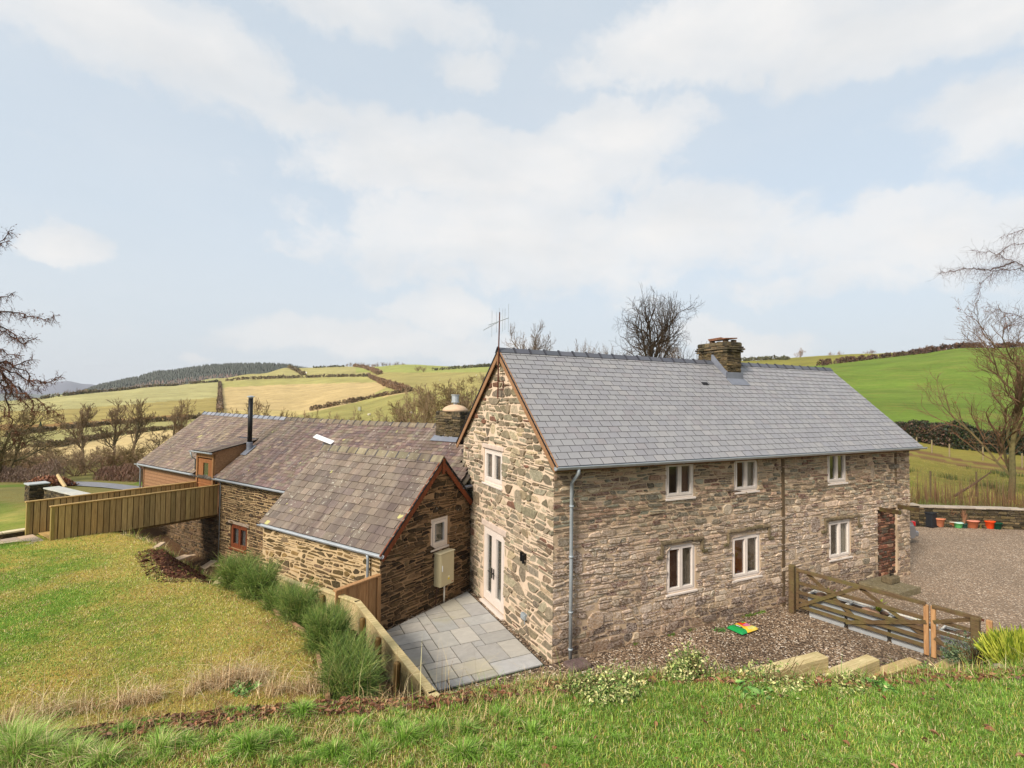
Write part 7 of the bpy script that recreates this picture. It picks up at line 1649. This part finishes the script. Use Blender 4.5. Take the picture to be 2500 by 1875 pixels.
x=NR.uniform(20,48,60000); y=NR.uniform(4,45,60000); P=np.stack([x,y,H(x,y)],1); P=P[inview(P)]; _,v_,_=prj(P.mean(0)); d=P-CAM; k=d@CFW; vv=937.5-CF*(d@CU)/k; g=fbm(P[:,0],P[:,1],.45,72); P=P[(vv>1085)&(k>26)&(k<52)]; g=fbm(P[:,0],P[:,1],.5,72); d=P-CAM; vv=937.5-CF*(d@CU)/(d@CFW)
rush=(g>.66)&(vv>1135); n=len(P); c=np.where(rush[:,None],lina((78,86,42)),np.where((fbm(P[:,0],P[:,1],.9,73)>.5)[:,None],lina((140,128,66)),lina((112,116,54)))); o=blades('rough_grass',P,np.where(rush,.4,.05)*NR.uniform(.6,1.3,n),NR.uniform(.02,.04,n),vary(c,n,.25),m_grass,lean=.5); tag(o,'yellowish rough pasture with dark rush tufts below the track','rough grass',kind='stuff')
gp_='fence posts beside the farm track'
for i,(u0,v0,k) in enumerate(((2318,1098,47.5),(2400,1120,46),(2496,1148,43),(2275,1095,49),(2238,1088,50))):
    q=gbase(u0,v0,k); mb=MB(); mb.bbox(q-X*.05-Y*.05,X*.1,Y*.1,Z*1.35,.01,rgb(136,122,92)); single(mb,'fence_post',m_bark,['grey wooden fence post in front of the dark hedge, middle of the row','grey wooden fence post left of the ash trunk','grey wooden fence post at the right edge beside the track','grey wooden fence post at the left part of the dark hedge','grey wooden fence post nearest the slate roof eave'][i],'fence post',gp_)
for i,(u0,v0,k) in enumerate(((2272,1205,27.5),(2384,1188,29))):
    q=gbase(u0,v0,k); mb=MB(); mb.tube([q,q+Z*1.5,q+Z*1.5+V(.01,0,.02)],[.05,.045,.03],8,rgb(92,78,58)); single(mb,'fence_post',m_bark,['dark round post among the shoots behind the yard wall near the house','short pale post behind the yard wall left of the ash tree'][i],'fence post','posts behind the yard wall')
a=gbase(2330,1205,27.5);b=gbase(2420,1190,29.5); mb=MB(); mb.tube([a+Z*.3,(a+b)/2+Z*.85,b+Z*1.5],[.07,.055,.03],7,rgb(84,66,50)); single(mb,'fallen_branch',m_bark,'long fallen branch leaning over the brambles behind the yard wall','branch')
A=at(2160,1032,50);B=at(2540,1012,30); mb=MB(); m=16; mb.tube([A+(B-A)*i/m-Z*.6*math.sin(PI*i/m) for i in range(m+1)],.008,4); single(mb,'overhead_wire',m_black,'thin overhead wire crossing in front of the bright green field','wire')
# moss and weeds at the foot of the walls
P=[]; 
x=NR.uniform(2.2,8.,2600); y=-np.abs(NR.randn(2600))*.035-.015; P=np.stack([x,y,np.full(2600,.01)],1); g=fbm(x,y*0,1.6,81); P=P[g>.55]; n=len(P); o=blades('wall_foot_moss',P,NR.uniform(.015,.06,n),NR.uniform(.008,.02,n),vary(mixcol('dgb',(3,2,1),n)*.8,n),m_grass,lean=.8); tag(o,'moss and small weeds along the foot of the long wall','moss',kind='stuff')
q=onz(1757,1541,0); clump('green_weed','small green weed growing in the gravel beside the compost sack','weed',(q[0],q[1],0),(.14,.1,.09),160,(.03,.05),[(70,110,50),(96,136,66)],(1,1),stems=5,group='weeds on the gravel')
# ---------------- conifer plantation on the far hill
X2,Y2,Z2=FG; n=9000; i=NR.uniform(7,18.5,n); j=NR.uniform(0,X2.shape[1]-2,n); ii=i.astype(int);jj=j.astype(int);fi=i-ii;fj=j-jj
def sg(A): return (A[ii,jj]*(1-fi)+A[ii+1,jj]*fi)*(1-fj)+(A[ii,jj+1]*(1-fi)+A[ii+1,jj+1]*fi)*fj
P=np.stack([sg(X2),sg(Y2),sg(Z2)],1); hh=NR.uniform(8,13,n); r=hh*.3; low=(i<10.5)&(NR.rand(n)<.8)
vs=[P+np.stack([np.cos(a)*r,np.sin(a)*r,hh*.12],1) for a in np.arange(5)*2*PI/5]+[P+np.stack([0*r,0*r,hh*np.where(low,.75,1)],1)]
v=np.stack(vs,1).reshape(-1,3); b=np.arange(n)*6; f3=np.concatenate([np.stack([b+k,b+(k+1)%5,b+5],1) for k in range(5)]); c=np.where(low[:,None],lina((108,90,78)),lina((66,72,62))); c=vary(c,n,.25); c=np.concatenate([c]*5)
o=np_obj('conifer_forest',v,np.zeros((0,4),int),f3,np.zeros((0,3)),c,m_leaf,tuple(P.mean(0))); tag(o,'dark conifer plantation covering the far ridge','forest',kind='stuff')
# ---------------- haze
mb=MB(); zt=max(420.,60.)
mb.box(V(-9500,-9500,-90),X*19000,Y*19000,Z*(90+420))
t=NT('haze_air'); vo_=t.n('ShaderNodeVolumePrincipled'); vo_.inputs['Density'].default_value=HAZE; vo_.inputs['Color'].default_value=(.86,.9,.95,1); t.l(vo_.outputs[0],t.out.inputs['Volume']); hz=mb.build('haze',t.m); tag(hz,kind='stuff')
EXPO=1.0

# ================================================================= SKY, SUN, CAMERA
w=bpy.data.worlds.new('World'); sc.world=w; w.use_nodes=True; nt=w.node_tree; nt.nodes.clear()
class WT(NT):
    def __init__(s,t): s.t=t; s.out=s.n('ShaderNodeOutputWorld')
t=WT(nt)
SUN_EL,SUN_DIR=math.radians(38),V(-.86,-.40,0)
SUN_AZ=math.atan2(SUN_DIR[1],SUN_DIR[0])
sky=t.n('ShaderNodeTexSky'); sky.sky_type='NISHITA'; sky.sun_disc=False; sky.sun_elevation=SUN_EL; sky.sun_rotation=PI/2-SUN_AZ; sky.air_density=1.; sky.dust_density=2.5
g=t.n('ShaderNodeTexCoord').outputs['Generated']
SKYK=3.4
# thin high veil: pale blue built from the sky texture and a milky layer
blue=t.mix(.82,t.mix(1.,sky.outputs[0],(.9,.9,.9,1),'MULTIPLY'),(SKYK*.665,SKYK*.742,SKYK*.80,1))
sx=t.n('ShaderNodeSeparateXYZ'); t.l(g,sx.inputs[0]); el=sx.outputs[2]
blue=t.mix(t.ramp(el,[(.0,1.),(.28,0.)]),blue,(SKYK*.66,SKYK*.72,SKYK*.785,1))
warp=t.n('ShaderNodeTexNoise'); warp.inputs['Scale'].default_value=5.; warp.inputs['Detail'].default_value=7; warp.inputs['Roughness'].default_value=.62; t.l(g,warp.inputs['Vector'])
vs_=t.n('ShaderNodeVectorMath',operation='SUBTRACT'); t.l(warp.outputs['Color'],vs_.inputs[0]); vs_.inputs[1].default_value=(.5,.5,.5)
vm=t.n('ShaderNodeVectorMath',operation='SCALE'); t.l(vs_.outputs[0],vm.inputs[0]); vm.inputs['Scale'].default_value=.13
va=t.n('ShaderNodeVectorMath',operation='ADD'); t.l(g,va.inputs[0]); t.l(vm.outputs[0],va.inputs[1]); gd=va.outputs[0]
CL=[(300,60,480,150,1.),(900,20,420,80,.8),(1130,165,130,70,.65),(1230,400,470,130,1.),(1500,330,330,90,.9),(1250,590,640,150,.75),(1650,560,420,130,.7),(1750,90,420,120,.95),(2250,40,420,120,.9),(2300,560,520,170,.8),(2460,260,220,170,.75),(170,600,130,85,1.),(900,830,560,60,.7),(1090,770,170,70,.8),(1850,830,240,70,.75),(480,880,60,16,.5),(760,285,240,70,.55),(2100,690,500,100,.55)]
acc=None
def dotc(vec,d):
    q=t.n('ShaderNodeVectorMath',operation='DOT_PRODUCT'); t.l(vec,q.inputs[0]); q.inputs[1].default_value=tuple(float(z) for z in d); return q.outputs['Value']
for (u0,v0,rx,ry,wt) in CL:
    c=ray(u0,v0); c=c/np.linalg.norm(c); e1=np.cross(c,Z); e1/=np.linalg.norm(e1); e2=np.cross(e1,c)
    f1=1237*(1+((u0-1250)/1237)**2)**.5
    a=t.math('MULTIPLY',dotc(gd,e1),f1/rx); b=t.math('MULTIPLY',dotc(gd,e2),f1/ry)
    r2=t.math('ADD',t.math('MULTIPLY',a,a),t.math('MULTIPLY',b,b)); fr=t.math('GREATER_THAN',dotc(g,c),.2)
    m=t.ramp(t.math('SQRT',r2),[(.0,wt),(1.6,0)]); m=t.math('MULTIPLY',m,fr)
    acc=m if acc is None else t.math('MAXIMUM',acc,m)
puff=t.noise(7.,12,.62,t.mapv(gd,(1,1,1.5))); soft=t.noise(2.6,6,.6,t.mapv(gd,(1,1,1.8),loc=(4,4,4)))
dn=t.math('ADD',acc,t.math('ADD',t.math('MULTIPLY',t.math('SUBTRACT',puff,.5),1.0),t.math('MULTIPLY',t.math('SUBTRACT',soft,.5),.9)))
acc=t.ramp(dn,[(.08,0),(.42,.82),(.75,1)],'EASE')
# the rest of the sky
oth=t.math('MULTIPLY',t.ramp(t.noise(1.5,6,.6,t.mapv(g,(1,1,2.2))),[(.42,0),(.62,1)]),.6)
front=t.ramp(dotc(g,CFW),[(.45,1),(.7,.25)])
acc=t.math('MAXIMUM',acc,t.math('MULTIPLY',oth,front))
tex=t.noise(5.5,8,.62,t.mapv(gd,(1,1,1.6))); acc2=t.math('MULTIPLY',acc,t.ramp(tex,[(.25,.8),(.6,1.05)]),True)
shade=t.noise(3.1,5,.55,t.mapv(g,(1,1,2.4),loc=(3,1,0)))
ccol=t.ramp(shade,[(.32,(SKYK*.77,SKYK*.785,SKYK*.80,1)),(.6,(SKYK*.92,SKYK*.905,SKYK*.89,1))])
cl=t.mix(t.math('MULTIPLY',acc2,.92),blue,ccol)
# ground-ward hemisphere
low=t.ramp(el,[(.0,0.),(.012,1.)]); cl=t.mix(low,(SKYK*.5,SKYK*.52,SKYK*.5,1),cl)
bg=t.n('ShaderNodeBackground'); t.l(cl,bg.inputs[0]); bg.inputs[1].default_value=.15; t.l(bg.outputs[0],t.out.inputs[0])
sl=bpy.data.lights.new('sun','SUN'); sl.energy=2.6; sl.angle=math.radians(14); sl.color=(1.,.91,.8)
so=bpy.data.objects.new('sun',sl); COL.objects.link(so)
d=V(SUN_DIR[0],SUN_DIR[1],0); d/=np.linalg.norm(d); d=d*math.cos(SUN_EL)+Z*math.sin(SUN_EL)
so.rotation_euler=Vector(d).to_track_quat('Z','Y').to_euler(); so.location=(-10,-10,20)
cd=bpy.data.cameras.new('camera'); co=bpy.data.objects.new('camera',cd); COL.objects.link(co)
cd.sensor_width=36; cd.lens=36*CF/2500; cd.clip_end=20000; cd.clip_start=.1
M=Matrix(((CR[0],CU[0],-CFW[0],CAM[0]),(CR[1],CU[1],-CFW[1],CAM[1]),(CR[2],CU[2],-CFW[2],CAM[2]),(0,0,0,1)))
co.matrix_world=M; sc.camera=co
sc.view_settings.view_transform='Standard'; sc.view_settings.look='None'; sc.view_settings.exposure=EXPO; sc.view_settings.gamma=1
sc.cycles.max_bounces=6; sc.cycles.diffuse_bounces=3; sc.cycles.glossy_bounces=3; sc.cycles.transparent_max_bounces=12; sc.cycles.volume_bounces=0
